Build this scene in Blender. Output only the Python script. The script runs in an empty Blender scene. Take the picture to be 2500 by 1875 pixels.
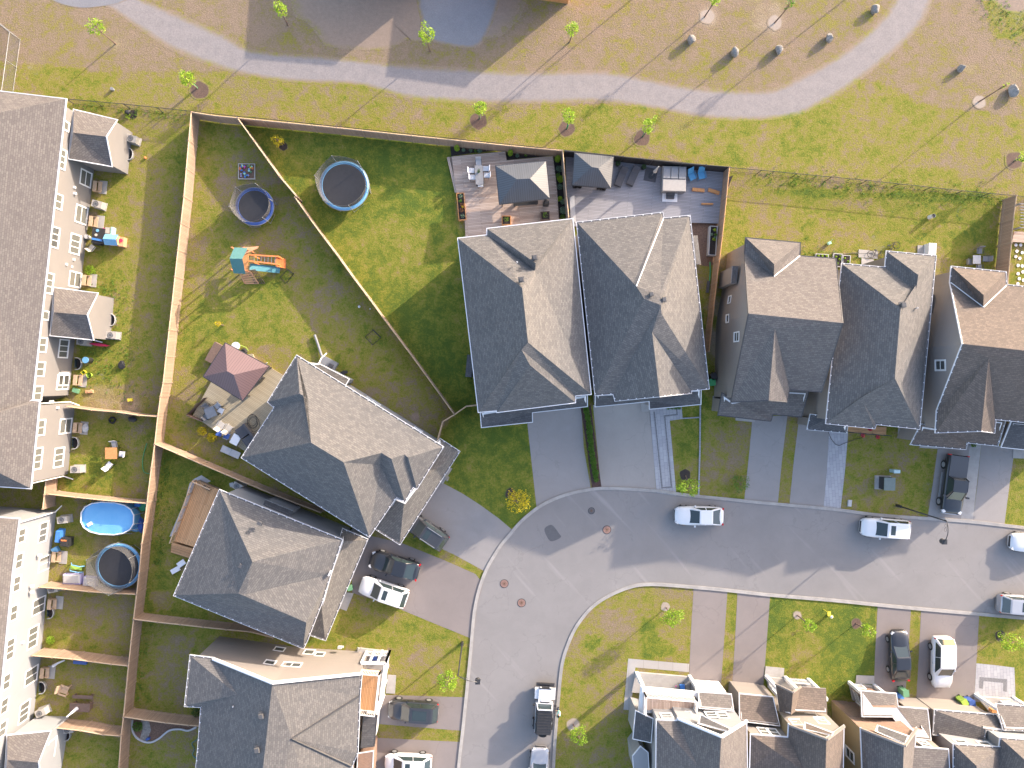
import bpy, bmesh, math, random
import numpy as np
from mathutils import Vector, Quaternion, Matrix
random.seed(7)
R = math.radians
scene = bpy.context.scene
COL = scene.collection
# ------------------------------------------------------------------ camera
HC = 67.0                       # metres above the ground
FPX = 1736.0                    # focal length in pixels of the 2500-wide photo
cam_d = bpy.data.cameras.new('camera'); cam = bpy.data.objects.new('camera', cam_d); COL.objects.link(cam)
cam_d.sensor_width = 36.0; cam_d.lens = 36.0*FPX/2500.0; cam_d.clip_end = 3000; cam_d.clip_start = 0.5
NAD = Vector(((1211-1250)/FPX, -(923-937.5)/FPX, -1.0)).normalized()
QC = NAD.rotation_difference(Vector((0, 0, -1)))
cam.rotation_mode = 'QUATERNION'; cam.rotation_quaternion = QC; cam.location = (0, 0, HC)
scene.camera = cam
# ------------------------------------------------------------------ light
SUN_DIR = Vector((0.777, 0.63, 0.0)).normalized()
SUN_EL = R(16.8)
sv = Vector((SUN_DIR.x*math.cos(SUN_EL), SUN_DIR.y*math.cos(SUN_EL), math.sin(SUN_EL)))
sun_d = bpy.data.lights.new('sun', 'SUN'); sun = bpy.data.objects.new('sun', sun_d); COL.objects.link(sun)
sun_d.energy = 2.3; sun_d.angle = R(0.6); sun_d.color = (1.0, 0.85, 0.69)
sun.rotation_mode = 'QUATERNION'; sun.rotation_quaternion = sv.to_track_quat('Z', 'Y')
world = bpy.data.worlds.new('World'); scene.world = world; world.use_nodes = True
wn = world.node_tree; bg = wn.nodes['Background']
sky = wn.nodes.new('ShaderNodeTexSky'); sky.sky_type = 'NISHITA'; sky.sun_disc = False
sky.sun_elevation = SUN_EL; sky.sun_rotation = math.atan2(SUN_DIR.x, SUN_DIR.y)
sky.altitude = 100; sky.air_density = 1.0; sky.dust_density = 2.5; sky.ozone_density = 1.0
wb = wn.nodes.new('ShaderNodeMix'); wb.data_type = 'RGBA'; wb.blend_type = 'MULTIPLY'; wb.inputs[0].default_value = 1.0; wb.inputs[7].default_value = (1.05, 0.97, 0.95, 1.0)   # white balance of the day
wn.links.new(sky.outputs[0], wb.inputs[6]); wn.links.new(wb.outputs[2], bg.inputs[0]); bg.inputs[1].default_value = 0.15
scene.view_settings.view_transform = 'Standard'; scene.view_settings.look = 'None'
scene.view_settings.exposure = 2.05; scene.view_settings.gamma = 1.0
scene.cycles.max_bounces = 5

# ------------------------------------------------------------------ pixel -> place
OX = (0, 620, 1240, 1860); OY = (0, 460, 920, 1395); FC = 0.28933
def S(k, x, y):                 # enlarged crop k (row*10+col) -> photo pixel
    return OX[k % 10]+x*FC, OY[k//10]+y*FC
def ray(sx, sy):
    return QC @ Vector(((sx-1250)/FPX, -(sy-937.5)/FPX, -1.0))
def P(k, x, y, h=0.0):
    d = ray(*S(k, x, y)); t = (HC-h)/(-d.z)
    return Vector((d.x*t, d.y*t, h))
def Ppl(k, x, y, p0, n):        # on a plane
    d = ray(*S(k, x, y)); o = Vector((0, 0, HC)); t = (p0-o).dot(n)/d.dot(n)
    return o+d*t
def PL(lst, h=0.0):             # list: k,(x,y),(x,y),k2,...
    out = []; k = None
    for e in lst:
        if isinstance(e, int): k = e
        else: out.append(P(k, e[0], e[1], e[2] if len(e) > 2 else h))
    return out

# ------------------------------------------------------------------ materials
MATS = {}
def nt_new(name):
    m = bpy.data.materials.new(name); m.use_nodes = True; nt = m.node_tree; nt.nodes.clear()
    out = nt.nodes.new('ShaderNodeOutputMaterial'); b = nt.nodes.new('ShaderNodeBsdfPrincipled')
    nt.links.new(b.outputs[0], out.inputs[0]); return m, nt, b
def N(nt, t, **kw):
    n = nt.nodes.new(t)
    for k, v in kw.items():
        if k.startswith('_'): setattr(n, k[1:], v)
        else: n.inputs[k.replace('0x', '')].default_value = v
    return n
def noise(nt, scale, det=3, rough=0.6, vec=None, dist=0.0):
    n = nt.nodes.new('ShaderNodeTexNoise'); n.inputs['Scale'].default_value = scale
    n.inputs['Detail'].default_value = det; n.inputs['Roughness'].default_value = rough; n.inputs['Distortion'].default_value = dist
    if vec is not None: nt.links.new(vec, n.inputs['Vector'])
    return n.outputs['Fac']
def mth(nt, op, a, b=0.0, clamp=False):
    n = nt.nodes.new('ShaderNodeMath'); n.operation = op; n.use_clamp = clamp
    for i, v in enumerate((a, b)):
        if isinstance(v, (int, float)): n.inputs[i].default_value = v
        else: nt.links.new(v, n.inputs[i])
    return n.outputs[0]
def mix(nt, fac, a, b, mode='MIX'):
    n = nt.nodes.new('ShaderNodeMix'); n.data_type = 'RGBA'; n.blend_type = mode
    for i, v in ((0, fac), (6, a), (7, b)):
        if isinstance(v, (int, float)): n.inputs[i].default_value = v
        elif isinstance(v, (tuple, list)): n.inputs[i].default_value = (*v, 1.0)
        else: nt.links.new(v, n.inputs[i])
    return n.outputs[2]
def ramp(nt, fac, stops):
    n = nt.nodes.new('ShaderNodeValToRGB'); cr = n.color_ramp
    while len(cr.elements) < len(stops): cr.elements.new(0.5)
    for e, (p, c) in zip(cr.elements, stops): e.position = p; e.color = (*c, 1.0)
    nt.links.new(fac, n.inputs[0]); return n.outputs[0]
def geo_pos(nt): return nt.nodes.new('ShaderNodeNewGeometry').outputs['Position']
def uvm(nt):
    n = nt.nodes.new('ShaderNodeUVMap'); return n.outputs[0]
def bump(nt, b, h, strength=0.3, dist=0.02):
    n = nt.nodes.new('ShaderNodeBump'); n.inputs['Strength'].default_value = strength; n.inputs['Distance'].default_value = dist
    nt.links.new(h, n.inputs['Height']); nt.links.new(n.outputs[0], b.inputs['Normal'])
def mat(name, c, rough=0.7, var=0.18, sc=3.0, metal=0.0, c2=None, fine=0.0, coat=0.0, spec=None):
    if name in MATS: return MATS[name]
    m, nt, b = nt_new(name); pos = geo_pos(nt)
    f = noise(nt, sc, 4, 0.6, pos)
    c2 = c2 or tuple(v*(1-var) for v in c); c1 = tuple(min(1, v*(1+var*0.5)) for v in c)
    f = mth(nt, 'MULTIPLY_ADD', f, 2.0); nt.nodes[-1].inputs[2].default_value = -0.5; nt.nodes[-1].use_clamp = True
    col = mix(nt, f, c1, c2)
    if fine:
        g = noise(nt, 28, 2, 0.8, pos); g = mth(nt, 'MULTIPLY_ADD', g, fine*2); nt.nodes[-1].inputs[2].default_value = 1-fine
        n = nt.nodes.new('ShaderNodeVectorMath'); n.operation = 'SCALE'; nt.links.new(col, n.inputs[0]); nt.links.new(g, n.inputs['Scale']); col = n.outputs[0]
    nt.links.new(col, b.inputs['Base Color']); b.inputs['Roughness'].default_value = rough; b.inputs['Metallic'].default_value = metal
    if coat: b.inputs['Coat Weight'].default_value = coat; b.inputs['Coat Roughness'].default_value = 0.06
    if spec is not None: b.inputs['Specular IOR Level'].default_value = spec
    MATS[name] = m; return m
def scale_col(nt, col, fac):
    n = nt.nodes.new('ShaderNodeVectorMath'); n.operation = 'SCALE'; nt.links.new(col, n.inputs[0])
    if isinstance(fac, (int, float)): n.inputs['Scale'].default_value = fac
    else: nt.links.new(fac, n.inputs['Scale'])
    return n.outputs[0]
def brickmat(name, c1, c2, mortar, bw, bh, ms=0.01, rough=0.85, offs=0.5, var=0.3, swap=False, msm=0.1, fine=0.2, b2=0.0, stain=0.15):
    """rows of tabs, boards or stones laid in the face's own metres (UV)"""
    if name in MATS: return MATS[name]
    m, nt, b = nt_new(name); uv = uvm(nt)
    if swap:
        mp = nt.nodes.new('ShaderNodeMapping'); mp.inputs['Rotation'].default_value = (0, 0, math.pi/2); nt.links.new(uv, mp.inputs[0]); uv = mp.outputs[0]
    br = nt.nodes.new('ShaderNodeTexBrick'); nt.links.new(uv, br.inputs['Vector'])
    br.inputs['Color1'].default_value = (*c1, 1); br.inputs['Color2'].default_value = (*c2, 1); br.inputs['Mortar'].default_value = (*mortar, 1)
    br.inputs['Scale'].default_value = 1.0; br.inputs['Brick Width'].default_value = bw; br.inputs['Row Height'].default_value = bh
    br.inputs['Mortar Size'].default_value = ms; br.inputs['Mortar Smooth'].default_value = msm; br.offset = offs; br.inputs['Bias'].default_value = b2
    pos = geo_pos(nt)
    f = noise(nt, 0.5, 4, 0.6, pos); f = mth(nt, 'MULTIPLY_ADD', f, stain*2); nt.nodes[-1].inputs[2].default_value = 1-stain
    g = noise(nt, 14, 3, 0.75, pos); g = mth(nt, 'MULTIPLY_ADD', g, fine*4); nt.nodes[-1].inputs[2].default_value = 1-2*fine
    col = scale_col(nt, scale_col(nt, br.outputs['Color'], f), g)
    nt.links.new(col, b.inputs['Base Color']); b.inputs['Roughness'].default_value = rough
    MATS[name] = m; return m
def grass_col(nt):
    """dry-to-lush turf colour, world-space; lush and soil come from mesh attributes"""
    pos = geo_pos(nt)
    al = nt.nodes.new('ShaderNodeAttribute'); al.attribute_name = 'lush'
    ad = nt.nodes.new('ShaderNodeAttribute'); ad.attribute_name = 'soil'
    n1 = noise(nt, 0.16, 5, 0.62, pos, 0.6); n2 = noise(nt, 1.0, 4, 0.7, pos, 0.4); n3 = noise(nt, 5.0, 4, 0.75, pos, 0.3); n4 = noise(nt, 17.0, 2, 0.8, pos)
    t = mth(nt, 'MULTIPLY', mth(nt, 'SUBTRACT', n1, 0.5), 1.15)
    t = mth(nt, 'ADD', t, mth(nt, 'MULTIPLY', mth(nt, 'SUBTRACT', n2, 0.5), 1.6))
    t = mth(nt, 'ADD', t, mth(nt, 'MULTIPLY', mth(nt, 'SUBTRACT', n3, 0.5), 1.15))
    t = mth(nt, 'ADD', t, mth(nt, 'MULTIPLY', mth(nt, 'SUBTRACT', n4, 0.5), 0.9))
    t = mth(nt, 'ADD', t, al.outputs['Fac'], True)
    col = ramp(nt, t, [(0.0, (0.25, 0.187, 0.135)), (0.22, (0.215, 0.168, 0.10)), (0.45, (0.235, 0.205, 0.05)), (0.68, (0.168, 0.185, 0.026)), (1.0, (0.085, 0.128, 0.022))])
    s = mth(nt, 'ADD', ad.outputs['Fac'], mth(nt, 'MULTIPLY', mth(nt, 'SUBTRACT', n2, 0.56), 1.5))
    s = mth(nt, 'ADD', s, mth(nt, 'MULTIPLY', mth(nt, 'SUBTRACT', n3, 0.5), 1.0))
    s = mth(nt, 'MULTIPLY', mth(nt, 'SUBTRACT', s, 0.40), 2.2, True)
    soil = mix(nt, n3, (0.36, 0.29, 0.21), (0.24, 0.18, 0.13))
    col = mix(nt, s, col, soil)
    g = mth(nt, 'MULTIPLY_ADD', noise(nt, 8, 5, 0.9, pos), 1.7); nt.nodes[-1].inputs[2].default_value = 0.15
    return scale_col(nt, col, g), pos, n3
m, nt, b = nt_new('turf'); col, pos, n3 = grass_col(nt); nt.links.new(col, b.inputs['Base Color']); b.inputs['Roughness'].default_value = 0.95; b.inputs['Specular IOR Level'].default_value = 0.15
bump(nt, b, noise(nt, 7, 4, 0.8, pos), 0.9, 0.10); MATS['turf'] = m
def gravelish(name, ca, cb, sc=6, edge='edge', fine=0.35):
    m, nt, b = nt_new(name); col, pos, n3 = grass_col(nt)
    ae = nt.nodes.new('ShaderNodeAttribute'); ae.attribute_name = edge
    a = noise(nt, sc, 4, 0.7, pos); a2 = noise(nt, 1.2, 5, 0.7, pos)
    a = mth(nt, 'MULTIPLY_ADD', mth(nt, 'ADD', mth(nt, 'MULTIPLY', a, 0.6), mth(nt, 'MULTIPLY', a2, 0.4)), 2.6); nt.nodes[-1].inputs[2].default_value = -0.8; nt.nodes[-1].use_clamp = True
    gc = mix(nt, a, ca, cb)
    g = mth(nt, 'MULTIPLY_ADD', noise(nt, 14, 3, 0.9, pos), fine*2); nt.nodes[-1].inputs[2].default_value = 1-fine
    gc = scale_col(nt, gc, g)
    w = mth(nt, 'ADD', ae.outputs['Fac'], mth(nt, 'MULTIPLY', mth(nt, 'SUBTRACT', n3, 0.5), 0.5))
    w = mth(nt, 'ADD', w, mth(nt, 'MULTIPLY', mth(nt, 'SUBTRACT', a2, 0.5), 0.6))
    w = mth(nt, 'MULTIPLY', mth(nt, 'SUBTRACT', w, 0.25), 2.2, True)
    nt.links.new(mix(nt, w, col, gc), b.inputs['Base Color']); b.inputs['Roughness'].default_value = 0.95
    bump(nt, b, noise(nt, 12, 3, 0.8, pos), 0.5, 0.04); MATS[name] = m
gravelish('gravel_path', (0.31, 0.275, 0.262), (0.18, 0.165, 0.165), 7, fine=0.6)
gravelish('dust_pad', (0.27, 0.205, 0.16), (0.21, 0.16, 0.125), 3)
gravelish('stone_dust_and_shade', (0.23, 0.23, 0.245), (0.17, 0.17, 0.185), 8)
gravelish('bare_soil', (0.30, 0.22, 0.17), (0.19, 0.135, 0.10), 8)
gravelish('wet_soil', (0.075, 0.06, 0.055), (0.04, 0.032, 0.03), 9)

def asphalt(name, c, streak=0.0, tint=(0, 0, 0), seam=0):
    m, nt, b = nt_new(name); pos = geo_pos(nt)
    n1 = noise(nt, 0.12, 5, 0.6, pos, 0.8); n2 = noise(nt, 0.8, 5, 0.7, pos, 0.5); n3 = noise(nt, 20, 3, 0.8, pos)
    f = mth(nt, 'ADD', mth(nt, 'MULTIPLY', n1, 0.42), mth(nt, 'MULTIPLY', n2, 0.30)); f = mth(nt, 'ADD', f, mth(nt, 'MULTIPLY', n3, 0.26)); f = mth(nt, 'ADD', f, 0.51)
    col = scale_col(nt, mix(nt, n2, c, tuple(v*0.88+t for v, t in zip(c, tint))), f)
    if streak:                   # faint pale tyre rub marks across the road
        mp = nt.nodes.new('ShaderNodeMapping'); mp.vector_type = 'TEXTURE'; mp.inputs['Rotation'].default_value = (0, 0, R(-48)); mp.inputs['Scale'].default_value = (12, 1.0, 1.0); nt.links.new(pos, mp.inputs[0])
        s = noise(nt, 1.1, 2, 0.5, mp.outputs[0]); s = mth(nt, 'MULTIPLY', mth(nt, 'SUBTRACT', s, 0.62), 6.0, True)
        s = mth(nt, 'MULTIPLY', s, streak); col = mix(nt, s, col, tuple(v*1.45 for v in c))
    vo = nt.nodes.new('ShaderNodeTexVoronoi'); vo.feature = 'DISTANCE_TO_EDGE'; vo.inputs['Scale'].default_value = 0.33
    wv = nt.nodes.new('ShaderNodeVectorMath'); wv.operation = 'ADD'; nt.links.new(pos, wv.inputs[0])
    nn = nt.nodes.new('ShaderNodeTexNoise'); nn.inputs['Scale'].default_value = 1.5; nt.links.new(pos, nn.inputs['Vector']); nt.links.new(nn.outputs['Color'], wv.inputs[1]); nt.links.new(wv.outputs[0], vo.inputs['Vector'])
    cr = mth(nt, 'LESS_THAN', vo.outputs['Distance'], 0.012); cr = mth(nt, 'MULTIPLY', cr, mth(nt, 'GREATER_THAN', n1, 0.53))
    col = mix(nt, mth(nt, 'MULTIPLY', cr, 0.15), col, tuple(v*0.45 for v in c))
    nt.links.new(col, b.inputs['Base Color']); b.inputs['Roughness'].default_value = 0.9; b.inputs['Specular IOR Level'].default_value = 0.3
    bump(nt, b, n3, 0.3, 0.01); MATS[name] = m
asphalt('road_asphalt', (0.24, 0.228, 0.224), 0.5)
asphalt('drive_asphalt', (0.285, 0.268, 0.262))
asphalt('drive_worn', (0.33, 0.305, 0.285))
asphalt('drive_pink', (0.235, 0.205, 0.195))

SH = {}
def shingle(name, c1, c2):
    return brickmat(name, c1, c2, tuple(v*0.55 for v in c1), 0.32, 0.17, 0.016, 0.9, 0.37, msm=0.3, fine=0.12, stain=0.09)
shingle('shingle_grey', (0.141, 0.134, 0.131), (0.093, 0.092, 0.093))
shingle('shingle_tan', (0.157, 0.146, 0.134), (0.106, 0.099, 0.093))
shingle('shingle_mauve', (0.151, 0.137, 0.129), (0.106, 0.095, 0.093))
shingle('shingle_brown', (0.146, 0.116, 0.100), (0.099, 0.082, 0.071))
shingle('shingle_slate', (0.101, 0.101, 0.107), (0.068, 0.069, 0.076))
brickmat('fence_boards', (0.35, 0.245, 0.175), (0.29, 0.20, 0.14), (0.15, 0.10, 0.07), 4.0, 0.14, 0.008, 0.9, 0.5, swap=True, fine=0.06)
brickmat('fence_grey_boards', (0.22, 0.20, 0.185), (0.16, 0.145, 0.135), (0.07, 0.06, 0.055), 4.0, 0.14, 0.008, 0.9, 0.5, swap=True, fine=0.06)
brickmat('fence_black_boards', (0.035, 0.033, 0.036), (0.022, 0.02, 0.022), (0.01, 0.01, 0.01), 4.0, 0.14, 0.008, 0.8, 0.5, swap=True, fine=0.06)
brickmat('deck_weathered', (0.50, 0.39, 0.32), (0.34, 0.25, 0.20), (0.09, 0.06, 0.05), 3.6, 0.14, 0.008, 0.8, 0.37, fine=0.07)
brickmat('deck_grey', (0.29, 0.29, 0.315), (0.235, 0.235, 0.26), (0.09, 0.09, 0.10), 3.6, 0.14, 0.009, 0.7, 0.37, fine=0.04)
brickmat('deck_tan', (0.38, 0.33, 0.235), (0.315, 0.27, 0.19), (0.16, 0.13, 0.09), 4.2, 0.14, 0.009, 0.8, 0.4, fine=0.05)
brickmat('deck_cedar', (0.68, 0.39, 0.19), (0.55, 0.29, 0.13), (0.14, 0.08, 0.045), 3.6, 0.14, 0.009, 0.75, 0.37, fine=0.07)
brickmat('siding_white', (0.285, 0.29, 0.30), (0.27, 0.275, 0.285), (0.24, 0.235, 0.23), 60, 0.15, 0.008, 0.6, 0.0, fine=0.02, stain=0.05)
brickmat('siding_yellow', (0.32, 0.25, 0.14), (0.30, 0.235, 0.13), (0.22, 0.17, 0.10), 60, 0.15, 0.008, 0.6, 0.0, fine=0.02, stain=0.06)
brickmat('siding_beige', (0.25, 0.225, 0.205), (0.24, 0.215, 0.198), (0.19, 0.17, 0.155), 60, 0.15, 0.007, 0.7, 0.0, fine=0.02, stain=0.06)
brickmat('siding_taupe', (0.29, 0.26, 0.245), (0.28, 0.25, 0.235), (0.27, 0.24, 0.22), 60, 0.15, 0.007, 0.7, 0.0, fine=0.02, stain=0.06)
brickmat('siding_grey', (0.33, 0.33, 0.345), (0.31, 0.31, 0.325), (0.24, 0.24, 0.25), 60, 0.15, 0.007, 0.7, 0.0, fine=0.02, stain=0.06)
brickmat('brick_red', (0.27, 0.16, 0.11), (0.21, 0.12, 0.085), (0.24, 0.21, 0.18), 0.22, 0.075, 0.008, 0.9, fine=0.1)
brickmat('metal_roof_dark', (0.085, 0.093, 0.108), (0.078, 0.085, 0.098), (0.032, 0.035, 0.04), 20, 0.20, 0.013, 0.45, 0.0, swap=True, fine=0.02, stain=0.05)
brickmat('metal_roof_plum', (0.155, 0.10, 0.102), (0.145, 0.094, 0.097), (0.075, 0.047, 0.05), 20, 0.22, 0.013, 0.5, 0.0, swap=True, fine=0.02, stain=0.05)
brickmat('paver_light', (0.38, 0.38, 0.40), (0.32, 0.32, 0.345), (0.22, 0.22, 0.235), 0.62, 0.31, 0.012, 0.85, fine=0.08)
brickmat('paver_grey', (0.33, 0.335, 0.37), (0.27, 0.275, 0.305), (0.17, 0.17, 0.19), 0.42, 0.22, 0.012, 0.85, fine=0.08)
brickmat('paver_dark', (0.20, 0.20, 0.215), (0.17, 0.17, 0.18), (0.11, 0.11, 0.12), 0.30, 0.15, 0.012, 0.85, fine=0.06)
brickmat('concrete_slabs', (0.37, 0.35, 0.335), (0.345, 0.33, 0.315), (0.28, 0.26, 0.24), 1.4, 20, 0.02, 0.9, 0.0, fine=0.06)
mat('stucco', (0.188, 0.18, 0.178), 0.9, 0.07, 0.6, fine=0.06)
mat('stucco_white', (0.285, 0.292, 0.305), 0.9, 0.06, 0.6, fine=0.05)
mat('concrete', (0.36, 0.345, 0.33), 0.9, 0.18, 1.5, fine=0.15)
mat('curb_concrete', (0.33, 0.315, 0.30), 0.9, 0.25, 1.2, fine=0.2)
mat('white_trim', (0.76, 0.76, 0.76), 0.5, 0.05)
mat('white_plastic', (0.74, 0.74, 0.76), 0.45, 0.06, fine=0.04)
mat('gutter_white', (0.66, 0.67, 0.70), 0.5, 0.08)
brickmat('gutter_dash', (0.07, 0.07, 0.08), (0.07, 0.07, 0.08), (0.6, 0.6, 0.62), 0.75, 50, 0.05, 0.5, 0.0, fine=0.02, stain=0.0)
mat('gutter_dark', (0.055, 0.055, 0.06), 0.5, 0.1)
mat('dark_metal', (0.045, 0.047, 0.052), 0.45, 0.2, metal=0.3)
mat('black_plastic', (0.03, 0.03, 0.033), 0.5, 0.3)
mat('grey_plastic', (0.21, 0.215, 0.23), 0.55, 0.15)
mat('galvanised', (0.42, 0.43, 0.44), 0.4, 0.15, metal=0.6)
mat('wood_pale', (0.50, 0.36, 0.24), 0.8, 0.2, 5, fine=0.1)
mat('wood_post', (0.34, 0.25, 0.18), 0.85, 0.2, 5, fine=0.1)
mat('wood_brown', (0.15, 0.10, 0.08), 0.8, 0.25, 5, fine=0.1)
mat('wood_orange', (0.58, 0.27, 0.10), 0.7, 0.25, 6, fine=0.1)
mat('redwood', (0.50, 0.19, 0.09), 0.75, 0.2, 5, fine=0.1)
mat('rubber', (0.02, 0.02, 0.02), 0.8, 0.3)
mat('light_grey', (0.45, 0.45, 0.46), 0.6, 0.12, fine=0.06)
mat('bark', (0.19, 0.13, 0.10), 0.9, 0.3, 8, fine=0.2)
mat('ac_case', (0.40, 0.38, 0.35), 0.5, 0.1)
mat('mulch', (0.085, 0.05, 0.042), 0.95, 0.6, 6, fine=0.4)
mat('mulch_red', (0.17, 0.105, 0.075), 0.95, 0.5, 7, fine=0.4)
mat('black_soil', (0.035, 0.027, 0.026), 0.95, 0.5, 8, fine=0.4)
mat('stone', (0.27, 0.255, 0.235), 0.95, 0.45, 5, fine=0.4); mat('vent_grey', (0.085, 0.085, 0.09), 0.5, 0.2)
def pl(name, c, rough=0.5): return mat(name, c, rough, 0.12, 4, fine=0.04).name
pl('sky_blue_vinyl', (0.15, 0.38, 0.62)); pl('navy_vinyl', (0.05, 0.11, 0.36)); pl('teal_canvas', (0.07, 0.19, 0.185), 0.8); pl('green_slide', (0.08, 0.25, 0.30))
pl('tramp_mesh', (0.05, 0.05, 0.055), 0.9); pl('orange_plastic', (0.70, 0.22, 0.07)); pl('blue_plastic', (0.06, 0.22, 0.60)); pl('yellow_plastic', (0.80, 0.68, 0.06))
pl('lime_plastic', (0.34, 0.52, 0.08)); pl('red_plastic', (0.55, 0.03, 0.10)); pl('mint_plastic', (0.38, 0.68, 0.55)); pl('pink_plastic', (0.75, 0.08, 0.35)); pl('green_plastic', (0.05, 0.30, 0.12))
pl('light_green_plastic', (0.13, 0.30, 0.17)); pl('lavender_plastic', (0.40, 0.38, 0.62)); pl('chair_blue', (0.08, 0.30, 0.52)); pl('peach_plastic', (0.66, 0.36, 0.20)); pl('skin', (0.55, 0.32, 0.22)); pl('hair_dark', (0.03, 0.02, 0.015))
pl('mint_cloth', (0.36, 0.66, 0.58)); pl('jeans', (0.03, 0.04, 0.07)); pl('charcoal_cushion', (0.085, 0.085, 0.095), 0.9); pl('beige_cushion', (0.45, 0.42, 0.38), 0.9); pl('taupe_vinyl', (0.37, 0.345, 0.32)); pl('orange_cloth', (0.62, 0.24, 0.08)); pl('manhole_rust', (0.25, 0.15, 0.125), 0.8)
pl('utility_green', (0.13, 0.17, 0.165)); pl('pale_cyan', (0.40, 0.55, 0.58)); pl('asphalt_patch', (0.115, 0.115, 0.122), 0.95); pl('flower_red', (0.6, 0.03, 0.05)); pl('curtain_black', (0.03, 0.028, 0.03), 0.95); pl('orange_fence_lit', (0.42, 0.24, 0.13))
m, nt, b = nt_new('window_glass'); pos = geo_pos(nt); nt.links.new(mix(nt, noise(nt, 2.2, 2, 0.5, pos), (0.045, 0.05, 0.055), (0.13, 0.135, 0.13)), b.inputs['Base Color']); b.inputs['Roughness'].default_value = 0.12; MATS['window_glass'] = m
m, nt, b = nt_new('car_glass'); b.inputs['Base Color'].default_value = (0.03, 0.045, 0.05, 1); b.inputs['Roughness'].default_value = 0.05; b.inputs['Coat Weight'].default_value = 0.5; MATS['car_glass'] = m
m, nt, b = nt_new('blinds_glass'); uv = uvm(nt); w = nt.nodes.new('ShaderNodeTexWave'); w.bands_direction = 'Y'; w.inputs['Scale'].default_value = 3.0; nt.links.new(uv, w.inputs[0]); nt.links.new(mix(nt, w.outputs['Fac'], (0.06, 0.065, 0.06), (0.20, 0.20, 0.185)), b.inputs['Base Color']); b.inputs['Roughness'].default_value = 0.25; MATS['blinds_glass'] = m
m, nt, b = nt_new('pool_water'); pos = geo_pos(nt); nt.links.new(mix(nt, noise(nt, 1.2, 3, 0.6, pos), (0.11, 0.36, 0.68), (0.19, 0.46, 0.76)), b.inputs['Base Color']); b.inputs['Roughness'].default_value = 0.06; bump(nt, b, noise(nt, 5, 3, 0.6, pos), 0.15, 0.02); MATS['pool_water'] = m
def veil(name, c, cover):       # woven net: open weave lets light through
    m, nt, b = nt_new(name); b.inputs['Base Color'].default_value = (*c, 1); b.inputs['Roughness'].default_value = 0.8; b.inputs['Alpha'].default_value = cover; MATS[name] = m
veil('net_black', (0.10, 0.10, 0.105), 0.6); veil('chain_mesh', (0.14, 0.14, 0.14), 0.20); veil('net_white', (0.5, 0.5, 0.52), 0.35)
def leafmat(name, c1, c2):
    m, nt, b = nt_new(name); g = nt.nodes.new('ShaderNodeNewGeometry')
    nt.links.new(mix(nt, g.outputs['Random Per Island'], c1, c2), b.inputs['Base Color']); b.inputs['Roughness'].default_value = 0.6
    b.inputs['Subsurface Weight'].default_value = 0.0
    tr = nt.nodes.new('ShaderNodeBsdfTranslucent'); nt.links.new(mix(nt, g.outputs['Random Per Island'], c1, c2), tr.inputs[0])
    mx = nt.nodes.new('ShaderNodeMixShader'); mx.inputs[0].default_value = 0.4
    out = [n for n in nt.nodes if n.type == 'OUTPUT_MATERIAL'][0]
    nt.links.new(b.outputs[0], mx.inputs[1]); nt.links.new(tr.outputs[0], mx.inputs[2]); nt.links.new(mx.outputs[0], out.inputs[0]); MATS[name] = m
leafmat('leaf_lime', (0.20, 0.36, 0.025), (0.34, 0.46, 0.03)); leafmat('leaf_green', (0.07, 0.17, 0.02), (0.16, 0.28, 0.03)); leafmat('leaf_yellow', (0.62, 0.46, 0.01), (0.45, 0.42, 0.02))
leafmat('leaf_dark', (0.03, 0.08, 0.02), (0.07, 0.15, 0.03)); leafmat('leaf_blue', (0.16, 0.26, 0.17), (0.24, 0.34, 0.24)); leafmat('leaf_box', (0.055, 0.15, 0.012), (0.13, 0.26, 0.02)); leafmat('leaf_red', (0.3, 0.09, 0.05), (0.22, 0.13, 0.04))

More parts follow.
